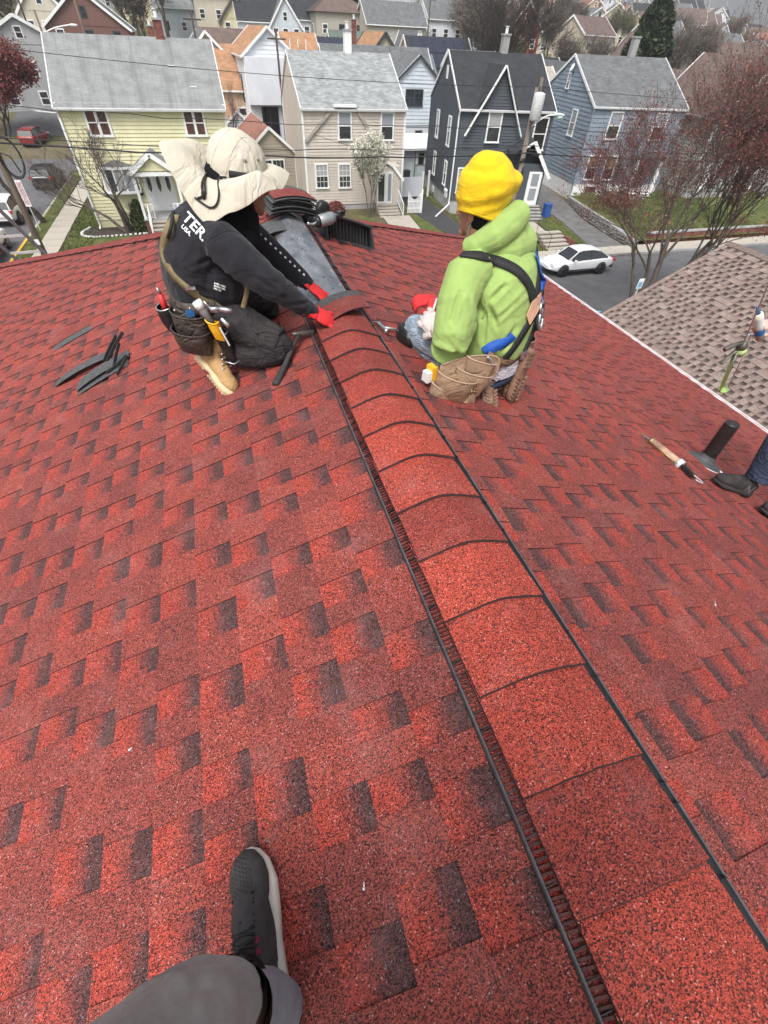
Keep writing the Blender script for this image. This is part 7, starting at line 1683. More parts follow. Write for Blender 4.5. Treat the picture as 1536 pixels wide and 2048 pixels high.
hand(B, frame_M((.965, 2.045, -1.025), (-.25, .80, .12), (-.70, -.35, .60)), ['glove_white'], .85, s=1.35, thumb_in=.8); hand(B, frame_M((1.09, 2.40, -1.03), (-.9, .0, .1), (.1, -.3, .9)), ['glove_red', 'glove_coat'], .8, s=1.08)
mb = MB(); mb.tube([(.988, 1.99, -1.045), (.972, 2.035, -1.035), (.965, 2.07, -1.025)], [.054, .05, .044], 16, cap=False); mb.build('cuff', 'glove_white', B, True, world=True)
tg = bvh_of(ho)
mb = MB()
for sp in (((1.05, 1.93, -.76), (1.09, 1.91, -.80), (1.12, 1.90, -.86), (1.11, 1.89, -.92)),): mb.tube(lerp_path([snap(tg, Vector(p), .0005)[0] for p in sp], 5), .0022, 5)
mb.build('seam', 'hoodie_green', ho, True, world=True)
blk = 'webbing_black'
strap(B, tg, [(1.00, 1.98, -.675), (1.07, 1.95, -.672), (1.16, 1.93, -.69), (1.26, 1.93, -.735), (1.34, 1.94, -.80), (1.39, 1.95, -.87), (1.44, 1.98, -.93)], .044, blk, .010, name='harness_strap')
strap(B, tg, [(1.455, 1.98, -.95), (1.39, 1.93, -1.00), (1.32, 1.88, -1.06), (1.27, 1.86, -1.11), (1.235, 1.85, -1.145)], .046, blk, .006, name='harness_strap')
strap(B, tg, [(1.51, 2.12, -.70), (1.50, 2.06, -.78), (1.485, 2.02, -.86), (1.465, 1.99, -.94)], .046, 'webbing_blue', .010, name='harness_strap')
strap(B, tg, [(1.44, 2.08, -.70), (1.45, 2.04, -.77), (1.45, 2.01, -.85), (1.455, 1.99, -.94)], .040, blk, .006, name='harness_strap')
strap(B, tg, [(1.475, 2.0, -.95), (1.46, 1.97, -1.03), (1.435, 1.95, -1.10), (1.42, 1.94, -1.14)], .038, blk, .008, name='harness_strap')
strap(B, tg, [(1.13, 1.84, -1.055), (1.17, 1.84, -1.042), (1.22, 1.84, -1.022), (1.28, 1.86, -.995)], .052, 'webbing_blue', .010, name='harness_strap')
pdp = [snap(tg, Vector(p), .014) for p in ((1.425, 1.95, -.845), (1.455, 1.96, -.885), (1.445, 1.96, -.945), (1.405, 1.94, -.995), (1.375, 1.94, -.95), (1.385, 1.94, -.88))]
mb = MB(); n_ = pdp[0][1]; P_ = [p for p, n in pdp]; cc = sum(P_, Vector()) / 6
for a_, b_ in zip(P_, P_[1:] + P_[:1]): mb.face([cc + n_ * .006, a_ + n_ * .004, b_ + n_ * .004]); mb.face([a_, b_, b_ + n_ * .004, a_ + n_ * .004])
mb.build('back_pad', 'pad_peach', B, world=True)
dc, dn_ = snap(tg, Vector((1.495, 2.0, -.99)), .022); dx_ = Vector((.9, .3, 0)).cross(dn_).cross(dn_).normalized(); dx_ = (Vector((1, .3, 0)) - dn_ * dn_.dot(Vector((1, .3, 0)))).normalized(); dz_ = dn_.cross(dx_); dz_ = dz_ if dz_.z > 0 else -dz_
mb = MB(); loop = [dc + dx_ * (.033 * math.cos(a)) + dz_ * (-.015 + .047 * math.sin(a) - (.0 if math.sin(a) < 0 else .0)) for a in np.linspace(0, 2 * PI, 25)]; mb.tube(loop, (.009), 8); top_ = [dc + dx_ * s * .030 + dz_ * z for s, z in ((-1, .02), (-1, .065), (1, .065), (1, .02))]; mb.tube(top_, .008, 8); mb.build('d_ring', 'steel', B, True, world=True)
mb = MB(); mb.tube([dc + dz_ * .055 - dn_ * .012, dc + dz_ * .10 - dn_ * .01], [(.030, .010), (.030, .010)], 12, up=dx_); mb.build('d_ring_loop', 'webbing_blue', B, True, world=True); mb = MB(); mb.tube([dc + dz_ * .098 - dn_ * .01, dc + dz_ * .125 - dn_ * .01], [(.034, .012)] * 2, 12, up=dx_); mb.tube([dc - dn_ * .01 + dz_ * -.06, dc - dn_ * .01 + dz_ * .02], [(.045, .008)] * 2, 12, up=dx_); mb.build('d_ring_backing', 'webbing_black', B, True, world=True)
for p in ((1.235, 1.85, -1.15), (1.42, 1.94, -1.15)): q, n = snap(tg, Vector(p), .010); mb = MB(); mb.box(q, (.05, .014, .016)); mb.box(q - Vector((0, 0, .02)), (.022, .012, .026)); mb.build('buckle', 'steel', B, world=True)

# ------------------------------------------------------------------ photographer: own leg and shoe at the bottom edge
D = thing('person', 'person in grey joggers seen from above with one charcoal running shoe on the shingles', 'person', (-.2, -.1, -1.36))
pj = MB(); pj.tube([(-.243, -.030, -1.180), (-.275, -.032, -1.11), (-.312, -.045, -1.02), (-.365, -.085, -.92), (-.405, -.14, -.86)], [.062, .078, .090, .098, .112], 20); pj.tube([(-.36, -.12, -.86), (-.30, -.38, -.74), (-.22, -.62, -.62)], [.105, .125, .14], 18)
pj.tube([(.30, -.62, -1.15), (.26, -.60, -.95), (.18, -.52, -.80), (-.02, -.62, -.62)], [.07, .09, .11, .14], 18); pj.ell((-.10, -.66, -.58), (.19, .14, .13))
def wrJ(p): return folds(.006, (9, 9, 9), .0012, 6.)(p) + .006 * math.sin((p.x * .5 + p.y * .3 + p.z) * 60 + noise.noise(p * 7) * 4) * math.exp(-((p.z + 1.06) / .1) ** 2)
po = blob('joggers', pj, ['jogger_grey'], D, .006, 3, wrJ)
Ms = frame_M((-.188, -.112, roofz(-.19) + .005), (-.075, .98, .0), RN_L)
sh_ = shoe(D, Ms, 'knit_charcoal', 'midsole_white', 'runner', .325, ('shoe', 'midsole'))
tS = bvh_of(sh_); mb = MB()
for i in range(9):
    for jx in range(9):
        x = .20 + .0085 * i + (jx % 2) * .004; y = -.028 + .007 * jx; 
        if abs(y) > .032 - (x - .2) * .25: continue
        q = tS.ray_cast(Ms @ Vector((x + .035, y, .3)), -(Ms.to_3x3() @ Vector((0, 0, 1))))[0]
        if q is not None: mb.ell(q, (.0019, .0034, .0012), 0, 6, 4)
o = mb.build('perforation', 'rubber_black', sh_, world=True); o['kind'] = 'stuff'
mb = MB()
for i in range(5): mb.box((.155 - .018 * i, -.027, .094 + .006 * i), (.010, .006, .010))
o = mb.build('eyestay', 'lace_maroon', None); put(o, Ms, sh_)
mb = MB(); mb.ell((.03, -.0, .045), (.085, .052, .042)); o = mb.build('heel_cup', 'rubber_black', None, True); put(o, Ms, sh_)
mb = MB(); mb.tube([(-.195, -.070, -1.305), (-.208, -.055, -1.24), (-.232, -.045, -1.16)], [(.056, .050), (.060, .056), (.062, .060)], 18, cap=False); mb.build('sock', 'sock_grey', D, True, world=True)
mb = MB(); mb.tube([(-.238, -.027, -1.195), (-.246, -.031, -1.165)], [.061, .066], 20, cap=False); mb.build('hem', 'hood_black', po, True, world=True)
b = MB(); b.tube([(-.20, -.065, -1.28), (-.235, -.045, -1.19), (-.285, -.035, -1.08), (-.38, -.12, -.89), (-.24, -.6, -.62), (-.1, -.66, -.45), (-.06, -.62, -.2), (-.03, -.55, .02)], [.035, .042, .048, .052, .08, .13, .14, .10], 14); b.tube([(.32, -.62, -1.28), (.26, -.6, -.95), (.16, -.52, -.82), (-.05, -.64, -.6)], [.035, .05, .055, .08], 12); b.tube([(-.03, -.55, .0), (-.02, -.5, .14)], .055, 10); b.ell((-.02, -.48, .24), (.08, .1, .12)); b.tube([(-.2, -.55, -.02), (-.28, -.3, -.2), (-.09, -.16, -.06)], [.05, .04, .03], 10); b.tube([(.16, -.55, -.02), (.28, -.3, -.2), (.10, -.16, -.06)], [.05, .04, .03], 10)
blob('body', b, ['skin'], D, .012, 3)
sw = MB(); sw.tube([(-.1, -.66, -.55), (-.07, -.63, -.3), (-.05, -.58, -.1), (-.03, -.55, .03)], [(.19, .14), (.19, .14), (.21, .13), (.10, .08)], 16, up=(1, 0, 0)); sw.tube([(-.16, -.56, -.03), (-.28, -.31, -.2), (-.13, -.19, -.09)], [.08, .065, .045], 12); sw.tube([(.12, -.56, -.03), (.28, -.31, -.2), (.14, -.19, -.09)], [.08, .065, .045], 12); blob('sweatshirt', sw, ['jogger_grey'], D, .012, 3)
shoe(D, frame_M((.30, -.72, roofz(.3) + .005), (.1, 1, 0), RN_L), 'knit_charcoal', 'midsole_white', 'runner', .32, ('shoe', 'midsole'))

# ------------------------------------------------------------------ person at the right edge: navy legs, hand with caulk gun
E_ = thing('person', 'person in navy trousers and black suede shoes at the right edge by the pipe', 'person', (3.1, 1.2, -2.0))
NRr = RN_R
sA = shoe(E_, frame_M((2.985, 1.262, roofz(2.97) + .008), (-.30, .10, .115), NRr), 'suede_black', 'suede_black', 'runner', .33, ('shoe', 'midsole'))
sB = shoe(E_, frame_M((3.165, 1.035, roofz(3.15) + .008), (-.30, .07, .115), NRr), 'suede_black', 'suede_black', 'runner', .33, ('shoe', 'midsole'))
ts = bvh_of(sA); lay_text('N', .085, ts, (2.850, 1.25, -1.915), Vector((.93, -.24, -.27)).normalized(), Vector((.15, -.1, .98)).normalized(), 'shoe_grey', sA, .003)
tj = MB(); tj.tube([(2.965, 1.27, -1.87), (2.99, 1.285, -1.80), (3.06, 1.35, -1.66), (3.22, 1.46, -1.46), (3.42, 1.46, -1.24), (3.60, 1.40, -1.05)], [.075, .082, .085, .092, .11, .13], 18); tj.tube([(3.15, 1.04, -1.95), (3.24, 1.06, -1.80), (3.5, 1.15, -1.5), (3.66, 1.25, -1.1)], [.075, .082, .092, .13], 18); tj.ell((3.64, 1.33, -1.02), (.16, .17, .13))
blob('trousers', tj, ['jeans_navy'], E_, .007, 3, folds(.007, (10, 10, 14), .001, 2.))
b = MB(); b.tube([(2.97, 1.27, -1.9), (3.1, 1.38, -1.62), (3.24, 1.46, -1.44), (3.6, 1.4, -1.05)], [.035, .05, .055, .08], 12); b.tube([(3.14, 1.04, -1.97), (3.5, 1.15, -1.5), (3.66, 1.25, -1.1)], [.035, .055, .08], 12); b.tube([(3.64, 1.33, -1.02), (3.68, 1.42, -.75), (3.66, 1.5, -.52)], [(.14, .1), (.15, .1), (.08, .06)], 12, up=(0, 1, 0)); b.ell((3.60, 1.55, -.33), (.1, .08, .12)); b.tube([(3.65, 1.5, -.5), (3.62, 1.53, -.4)], .05, 10); b.tube([(3.64, 1.63, -.58), (3.60, 1.86, -.82), (3.30, 1.93, -1.13)], [.05, .042, .03], 12); b.tube([(3.64, 1.3, -.58), (3.7, 1.2, -.85), (3.45, 1.35, -1.0)], [.05, .042, .03], 12)
blob('body', b, ['skin_light'], E_, .009, 3)
j2 = MB(); j2.tube([(3.64, 1.33, -1.05), (3.68, 1.42, -.75), (3.66, 1.48, -.56)], [(.18, .14), (.19, .14), (.12, .09)], 16, up=(0, 1, 0)); j2.tube([(3.66, 1.60, -.60), (3.61, 1.86, -.83), (3.42, 1.92, -1.0)], [.08, .065, .05], 12); j2.tube([(3.66, 1.32, -.60), (3.7, 1.2, -.86), (3.5, 1.33, -.97)], [.08, .065, .05], 12); blob('jacket', j2, ['jeans_navy'], E_, .01, 3, folds(.006, (10, 10, 14), .001, 2.))
hr = MB(); hr.ell((3.62, 1.56, -.29), (.1, .085, .1)); blob('hair', hr, ['hood_black'], E_, .01, 2)
hand(E_, frame_M((3.215, 1.92, -1.175), (-.95, .0, .20), (.25, -.3, .9)), ['skin_light'], .75, 'hand', cuff=False, s=1.05)
hand(E_, frame_M((3.46, 1.35, -1.0), (-.9, .1, -.2), (0, 0, 1)), ['skin_light'], .4, 'hand', cuff=False)
# ================================================================== tools and loose things on the roof
def rf(x, y, off=0.): return Vector((x, y, roofz(x, y) + off))
# tool belt of the man in black
T = thing('tool_belt', 'dark brown leather tool belt with pouches on the waist of the person in black', 'tool belt', (-.2, 2.4, -1.0))
X_, Z_, N_ = Vector((.90, -.35, -.12)), Vector((.06, .02, 1)), Vector((-.38, -.90, .12))
mb = MB(); mb.tube([(-.165, 2.56, -.985), (-.168, 2.56, -.925)], [(.205, .158), (.202, .155)], 24, up=(0, 1, 0)); mb.build('belt', 'leather_dark', T, True, world=True)
for c_, w2, h2, d2 in (((-.225, 2.375, -.955), .185, .20, .075), ((-.235, 2.36, -1.035), .19, .13, .095)):
    mb = MB(); pocket(mb, c_, X_, Z_, N_, w2, h2, d2); mb.build('pouch', ['leather_dark', 'leather_dark'], T, True, world=True)
mb = MB(); q = [Vector((-.32, 2.44, -.93)), Vector((-.14, 2.37, -.94)), Vector((-.14, 2.37, -1.15)), Vector((-.31, 2.44, -1.16))]; mb.face(q); mb.face([p + Vector((.01, .02, 0)) for p in q][::-1]); mb.build('backing', 'leather_dark', T, world=True)
mb = MB(); pocket(mb, (-.105, 2.305, -1.03), Vector((.85, -.3, -.25)), Vector((-.12, .02, 1)), N_, .075, .16, .035, taper=.8); mb.tube([(-.115, 2.26, -1.18), (-.075, 2.25, -1.195), (-.04, 2.26, -1.18)], .0035, 5, 1); mb.build('holder', ['plastic_black', 'steel'], T, True, world=True)
mb = MB(); pocket(mb, (-.335, 2.47, -.96), Vector((.5, -.85, 0)), Z_, Vector((-.9, -.4, 0)), .09, .13, .05); mb.build('side_pouch', ['plastic_black', 'steel'], T, True, world=True)
for p in ((-.29, 2.335, -.935), (-.22, 2.33, -.93), (-.155, 2.30, -.95)): mb = MB(); mb.ell(p, (.006, .006, .006), 0, 8, 6); mb.build('rivet', 'steel', T, True, world=True)
t = thing('knife_holster', 'yellow plastic knife holster clipped on the tool belt', 'holster', (-.12, 2.25, -1.0))
mb = MB(); pocket(mb, (-.128, 2.262, -.965), Vector((.85, -.3, -.2)), Vector((-.15, .02, 1)), N_, .062, .10, .03, taper=.75); mb.build('holster', ['plastic_yellow', 'plastic_yellow'], t, True, world=True)
mb = MB(); mb.beam((-.10, 2.215, -.985), (-.075, 2.215, -1.075), .012, .006); mb.build('label_strip', 'plastic_white', t, world=True)
t = thing('torch', 'grey torch with white cap standing in the yellow holster', 'torch', (-.15, 2.26, -.95))
mb = MB(); mb.tube([(-.128, 2.25, -.985), (-.150, 2.255, -.935), (-.163, 2.257, -.905)], [.014, .017, .021], 12); mb.build('barrel', 'shoe_grey', t, True, world=True); mb = MB(); mb.tube([(-.163, 2.257, -.905), (-.178, 2.26, -.872)], [.0225, .0225], 14); mb.build('cap', 'plastic_white', t, True, world=True)
t = thing('air_fitting', 'silver air hose fittings hanging beside the yellow holster', 'air fitting', (-.08, 2.24, -.92))
mb = MB(); mb.tube([(-.145, 2.245, -.868), (-.125, 2.24, -.90)], [.003, .008], 8); mb.box((-.105, 2.235, -.905), (.042, .02, .022)); mb.tube([(-.085, 2.235, -.905), (-.045, 2.232, -.915), (-.028, 2.232, -.918)], [.012, .013, .011], 10); mb.tube([(-.085, 2.225, -.945), (-.065, 2.222, -.975), (-.058, 2.22, -.985)], [.009, .011, .012], 10); mb.build('fitting', 'steel', t, True, world=True)
t = tag(MB().box((-.225, 2.325, -.952), (.035, .006, .03), rz=.3).build('card', 'plastic_blue'), 'small blue and white card poking out of the dark tool pouch', 'card')
t = thing('pliers', 'red handled pliers in the back pocket of the dark tool belt', 'pliers', (-.34, 2.45, -.92)); mb = MB(); mb.tube([(-.345, 2.455, -.985), (-.347, 2.45, -.90)], [.016, .013], 10); mb.build('grip', 'plastic_red', t, True, world=True); mb = MB(); mb.tube([(-.347, 2.45, -.90), (-.352, 2.45, -.87)], [.008, .004], 8); mb.build('jaw', 'steel', t, True, world=True)
# tool belt of the man in green
T = thing('tool_belt', 'worn tan suede tool belt with wide nail pouch on the person in green', 'tool belt', (1.0, 1.85, -1.15))
X_, Z_, N_ = Vector((.90, -.16, -.26)).normalized(), Vector((.30, .12, .94)).normalized(), Vector((-.22, -.93, .28)).normalized()
mb = MB()
P_ = lerp_path([(1.13, 1.80, -1.065), (1.21, 1.815, -1.115), (1.30, 1.845, -1.13), (1.39, 1.91, -1.115), (1.44, 2.0, -1.10)], 5); ribbon(mb, P_, [Vector((.1 + .1 * i / 20, -1, .35)).normalized() for i in range(len(P_))], .048, .004); mb.build('belt', 'boot_brown', T, True, world=True)
mb = MB(); P_ = lerp_path([(1.16, 1.83, -1.205), (1.24, 1.83, -1.225), (1.32, 1.86, -1.215), (1.38, 1.9, -1.18)], 5); ribbon(mb, P_, [Vector((.1, -1, .3)).normalized()] * len(P_), .018, .003); mb.build('belt_strap', 'leather_dark', T, True, world=True)
def softpatch(mb, outline, n_, bulge, m=0):
    O_ = [Vector(p) for p in outline]; c = sum(O_, Vector()) / len(O_); n_ = Vector(n_).normalized(); R = []
    L_ = lerp_path(O_ + [O_[0]], 4)[:-1]
    for j in range(6): t = j / 5; R.append([c + (p - c) * t + n_ * bulge * (1 - t * t) for p in L_])
    mb.grid(R, m, closed=True); mb.tube(L_ + [L_[0]], .004, 6, 1)
LM = ['leather_tan', 'leather_edge']
mb = MB(); softpatch(mb, [(.90, 1.83, -1.10), (1.02, 1.80, -1.055), (1.18, 1.80, -1.075), (1.20, 1.80, -1.16), (1.10, 1.77, -1.25), (.98, 1.76, -1.255), (.88, 1.80, -1.17)], N_, .012); mb.build('backing', LM, T, True, world=True)
for c_, w2, h2, d2 in (((1.095, 1.790, -1.072), .17, .11, .040), ((1.060, 1.782, -1.125), .20, .12, .058), ((.965, 1.775, -1.125), .22, .15, .110)):
    mb = MB(); pocket(mb, c_, X_, Z_, N_, w2, h2, d2, taper=.75); mb.build('pouch', LM, T, True, world=True)
mb = MB(); pocket(mb, (.895, 1.75, -1.175), Vector((.80, -.30, -.45)), Vector((.35, .1, .9)), Vector((-.5, -.8, .4)), .15, .09, .055); mb.build('nail_pocket', LM, T, True, world=True)
mb = MB(); rng = random.Random(5)
for i in range(26):
    c = Vector((.905 + .0044 * i, 1.700 - .0010 * i, -1.128 - .0022 * i)) + Vector((rng.uniform(-.003, .003), rng.uniform(-.006, .006), 0)); d = Vector((rng.uniform(-.4, .5), rng.uniform(-.3, .3), 1)).normalized(); mb.tube([c - d * .016, c + d * .016], .0014, 5); mb.ell(c + d * .016, (.004, .004, .0015), 0, 8, 4)
o = mb.build('nails', 'nail_brass', world=True); o['kind'] = 'stuff'
mb = MB(); softpatch(mb, [(.955, 1.72, -1.25), (1.04, 1.72, -1.22), (1.06, 1.73, -1.27), (1.00, 1.72, -1.31), (.95, 1.72, -1.295)], N_, .02); mb.build('loose_flap', LM, T, True, world=True)
mb = MB(); pocket(mb, (1.475, 1.99, -1.10), Vector((.8, .6, 0)), Vector((0, .1, 1)), Vector((.5, -.8, .2)), .09, .13, .04); mb.build('side_pouch', ['boot_brown', 'leather_edge'], T, True, world=True)
t = thing('tape_measure', 'yellow and white tape measure hooked at the left end of the tan pouch', 'tape measure', (.83, 1.80, -1.12))
mb = MB(); mb.box((.838, 1.80, -1.115), (.030, .050, .075), rz=.3); mb.build('case', 'plastic_yellow', t, world=True); mb = MB(); mb.box((.812, 1.79, -1.125), (.030, .045, .05), rz=.3, taper=.9); mb.build('cover', 'plastic_white', t, world=True); mb = MB(); mb.box((.86, 1.80, -1.09), (.02, .03, .03)); mb.build('clip', 'steel', t, world=True)
t = thing('utility_knife', 'silver and red knife tucked into the tan suede pouch', 'knife', (1.13, 1.77, -1.08)); mb = MB(); mb.tube(lerp_path([(1.105, 1.765, -1.05), (1.125, 1.76, -1.065), (1.14, 1.755, -1.09), (1.142, 1.755, -1.105)], 4), [(.008, .005)] * 13, 8); mb.build('blade', 'steel', t, True, world=True); mb = MB(); mb.tube([(1.11, 1.765, -1.095), (1.14, 1.757, -1.105)], .010, 8); mb.build('handle', 'plastic_red', t, True, world=True)
t = thing('gripped_tool', 'red and white plastic tool held in the gloved hands of the person in green', 'hand tool', (.99, 2.25, -1.0)); mb = MB(); mb.tube([(.955, 2.16, -1.00), (1.0, 2.24, -.975), (1.06, 2.32, -.985)], [(.016, .022), (.02, .03), (.016, .02)], 12); mb.build('body', 'plastic_red', t, True, world=True); mb = MB(); mb.tube([(.97, 2.16, -.98), (1.02, 2.24, -.953)], .006, 8); mb.build('trigger', 'plastic_white', t, True, world=True)
# claw hammer by the ridge
t = thing('claw_hammer', 'steel claw hammer lying against the vent edge beside the green person knee', 'hammer', rf(.80, 2.4, .02))
n = RN_R; a = rf(.765, 2.385, .030); hx = (rf(.95, 2.44) - rf(.765, 2.385)).normalized(); hy = n.cross(hx).normalized()
mb = MB(); mb.tube([a + hx * .02, a + hx * .12, a + hx * .24, a + hx * .33], [(.007, .009), (.0065, .009), (.009, .012), (.011, .014)], 10); mb.build('handle', 'steel', t, True, world=True)
mb = MB(); mb.tube([a - hy * .058, a - hy * .046, a - hy * .036, a - hy * .018, a + hy * .012], [.015, .0155, .011, .014, .014], 14)
for s in (-1, 1): mb.tube(lerp_path([a + hy * .010 + hx * s * .005, a + hy * .040 + hx * (s * .008) + n * .004, a + hy * .070 + hx * (s * .012 + .008) - n * .006, a + hy * .090 + hx * (s * .015 + .018) - n * .02], 4), [(.008, .008)] * 5 + [(.005, .008)] * 5 + [(.002, .007)] * 3, 8)
mb.build('head', 'steel', t, True, world=True)
# roofing hatchet near the black knee
t = thing('roofing_hatchet', 'dark worn roofing hatchet standing propped against the black knee', 'hatchet', rf(.2, 2.2, .02))
mat('tool_worn', (.14, .125, .11), .5, .6, var=.3, scale=20); mat('grip_black', (.03, .028, .028), .7, var=.2)
hd_ = Vector((.292, 2.345, -1.115)); tl = rf(.105, 2.055, .02)
mb = MB(); mb.tube(lerp_path([hd_, hd_.lerp(tl, .3) + Vector((0, 0, .01)), hd_.lerp(tl, .65), tl], 4), [(.008, .011)] * 5 + [(.010, .014)] * 4 + [(.014, .018)] * 4, 10); mb.build('handle', 'grip_black', t, True, world=True)
mb = MB(); dx_ = Vector((.93, .15, -.1)).normalized(); mb.tube([hd_ - dx_ * .045, hd_ - dx_ * .02, hd_, hd_ + dx_ * .03, hd_ + dx_ * .07, hd_ + dx_ * .085 - Vector((0, 0, .016))], [(.012, .012), (.011, .011), (.012, .014), (.010, .016), (.004, .021), (.002, .022)], 10, up=(0, 1, 0)); mb.build('head', 'tool_worn', t, True, world=True)
# the cap shingle being set
mb = MB(); rows = []; c0 = [Vector((.428, 2.600, -1.070)), Vector((.712, 2.725, -1.065))]; c1 = [Vector((.466, 2.330, -1.055)), Vector((.706, 2.425, -1.042))]
ln = [c1[0], c1[0].lerp(c0[0], .5), c1[0].lerp(c0[0], .68), c0[0]]; rn_ = [c1[1], c1[1].lerp(c0[1], .5), c1[1].lerp(c0[1], .68), c0[1]]
for l_, r_ in zip(ln, rn_): rows.append([l_.lerp(r_, i / 10) + Vector((0, 0, .022 * (1 - ((i - 5) / 5) ** 2))) for i in range(11)])
mb.grid([r[::-1] for r in rows[:3]], 0); mb.grid([r[::-1] for r in rows[2:]], 1); mb.grid([[p - Vector((0, 0, .005)) for p in r] for r in rows], 2)
fr = rows[0]; mb.grid([[p - Vector((0, 0, .005)) for p in fr], fr], 2)
for e_ in (0, 10): mb.grid([[r[e_] - Vector((0, 0, .005)) for r in rows], [r[e_] for r in rows]], 2)
tag(mb.build('cap_shingle', ['red_cap', 'headlap_grey', 'shingle_edge_dark'], smooth=False), 'loose ridge cap shingle with grey headlap being set down by the red gloves', 'shingle')
# pile of cap shingles at the far end of the vent
def curved_cap(o, X, Y, Zv, w_, l_, bend, mats_, lab, cat, flop=0., th=.004, name='cap_shingle', group=None, n=10):
    X, Y, Zv = Vector(X).normalized(), Vector(Y).normalized(), Vector(Zv).normalized(); rows = []
    for j in range(5):
        v = j / 4; rows.append([Vector(o) + X * (w_ * (i / n - .5)) + Y * (l_ * v) + Zv * (bend * (1 - (2 * i / n - 1) ** 2) + flop * v * v) for i in range(n + 1)])
    mb = MB(); mb.grid([r[::-1] for r in rows[:4]], 0); mb.grid([r[::-1] for r in rows[3:]], 1); mb.grid([[p - Zv * th for p in r] for r in rows], 2)
    for r in (rows[0], rows[-1]): mb.grid([[p - Zv * th for p in r], r], 2)
    for e_ in (0, n): mb.grid([[r[e_] - Zv * th for r in rows], [r[e_] for r in rows]], 2)
    o_ = mb.build(name, mats_); tag(o_, lab, cat, group); return o_
mat('felt_black', (.030, .030, .032), .9, var=.3, scale=30, bmp=.001, bscale=200); mat('felt_grey', (.075, .077, .080), .9, var=.2, scale=40, bmp=.001, bscale=300)
rng = random.Random(14); nS = 9
for k in range(nS):
    z = -1.052 + .0135 * k; top_ = k == nS - 1
    curved_cap((.585 + rng.uniform(-.012, .012) + .004 * k, 4.30 + rng.uniform(-.02, .02), z), (1, .16 + rng.uniform(-.05, .05), -.10), (-.13, 1, 0), (0, 0, 1), .37 + rng.uniform(-.01, .01), .36, .026, ['red_cap' if top_ else 'felt_grey', 'felt_grey', 'felt_black'],
               'topmost cap shingle, red side up, on the stack at the far end of the vent' if top_ else 'dark cap shingle in the stack at the far end of the ridge vent', 'shingle', th=.0065, group=None if top_ else 'cap shingles stacked at the far end of the vent')
curved_cap((.42, 4.02, -1.100), (1, .1, .1), (-.1, 1, 0), (0, 0, 1), .24, .28, .02, ['felt_grey', 'felt_grey', 'felt_black'], 'loose dark cap shingle sticking out under the left side of the stack', 'shingle')
# roof vent box
t = thing('roof_vent', 'black slant-back roof vent set in the shingles right of the ridge vent', 'roof vent', rf(1.0, 4.5))
mat('vent_plastic', (.035, .037, .042), .42, var=.2, scale=5, spec=.5, dirt=(.09, .09, .095), dirt_amt=.5)
c0_ = Vector((1.00, 4.42)); ax_ = Vector((.42, -.91)).normalized(); bx_ = Vector((.91, .42)).normalized()
def vp(u, v, h): q = c0_ + ax_ * u + bx_ * v; return rf(q.x, q.y, h + .012)
B0, B1, M0, M1, T0, T1, L0_, L1_ = vp(-.30, -.20, .0), vp(-.30, .20, .0), vp(-.06, -.23, .13), vp(-.06, .23, .13), vp(.13, -.24, .16), vp(.13, .24, .16), vp(.16, -.26, 0), vp(.16, .26, 0)
mb = MB()
for q in ([B0, M0, M1, B1], [M0, T0, T1, M1], [B0, vp(-.06, -.25, 0), M0], [vp(-.06, -.25, 0), L0_, T0, M0], [B1, M1, vp(-.06, .25, 0)], [vp(-.06, .25, 0), M1, T1, L1_]): mb.face(q)
mb.tube(lerp_path([L0_, L0_.lerp(T0, .8), T0.lerp(T1, .06) + Vector((0, 0, .006)), T1.lerp(T0, .06) + Vector((0, 0, .006)), L1_.lerp(T1, .8), L1_], 5), .012, 8); mb.build('hood', 'vent_plastic', t, world=True)
mb = MB(); mb.face([vp(.09, -.23, .0), vp(.09, .23, .0), vp(.08, .22, .15), vp(.08, -.22, .15)]); mb.build('throat', 'plastic_black', t, world=True)
for k in range(12): mb = MB(); v = -.20 + k * .037; mb.beam(vp(.115, v, .0), vp(.105, v, .14), .006, .02); mb.build('louvre', 'vent_plastic', t, world=True)
mb = MB(); mb.face([vp(-.36, -.30, .0), vp(.20, -.30, .0), vp(.20, .30, .0), vp(-.36, .30, .0)][::-1]); mb.build('flange', 'vent_plastic', t, world=True)
# nail gun resting on the vent box
t = thing('nail_gun', 'grey and black coil nail gun lying between the shingle stack and the roof vent', 'nail gun', (.84, 4.15, -1.02))
mat('gun_grey', (.30, .33, .33), .35, .4, var=.1, scale=10)
gc = Vector((.80, 4.08, -1.035)); gx_ = Vector((.93, .33, .10)).normalized(); gz_ = Vector((0, 0, 1)); gy_ = gz_.cross(gx_).normalized()
mb = MB(); mb.tube([gc - gx_ * .055, gc - gx_ * .045, gc + gx_ * .05, gc + gx_ * .085], [.040, .046, .046, .036], 18); mb.build('body', 'gun_grey', t, True, world=True)
mb = MB(); mb.tube([gc - gx_ * .085, gc - gx_ * .055], [.034, .042], 16); mb.tube([gc + gx_ * .082, gc + gx_ * .13, gc + gx_ * .175], [.032, .022, .014], 12); mb.box(gc + gx_ * .15 + gz_ * .02, (.07, .02, .02)); mb.build('nose', 'plastic_black', t, True, world=True)
mb = MB(); c_ = gc + gx_ * .015 + gz_ * .062 + gy_ * .05; mb.tube([c_ - gy_ * .03, c_ - gy_ * .022, c_ + gy_ * .022, c_ + gy_ * .03], [.045, .055, .055, .045], 20); mb.build('magazine', 'plastic_black', t, True, world=True)
mb = MB(); mb.tube([gc - gx_ * .02 + gy_ * .02, gc - gx_ * .03 + gy_ * .08 - gz_ * .01, gc - gx_ * .05 + gy_ * .16 - gz_ * .02], [(.018, .022), (.016, .020), (.020, .024)], 12); mb.build('grip', 'plastic_black', t, True, world=True)
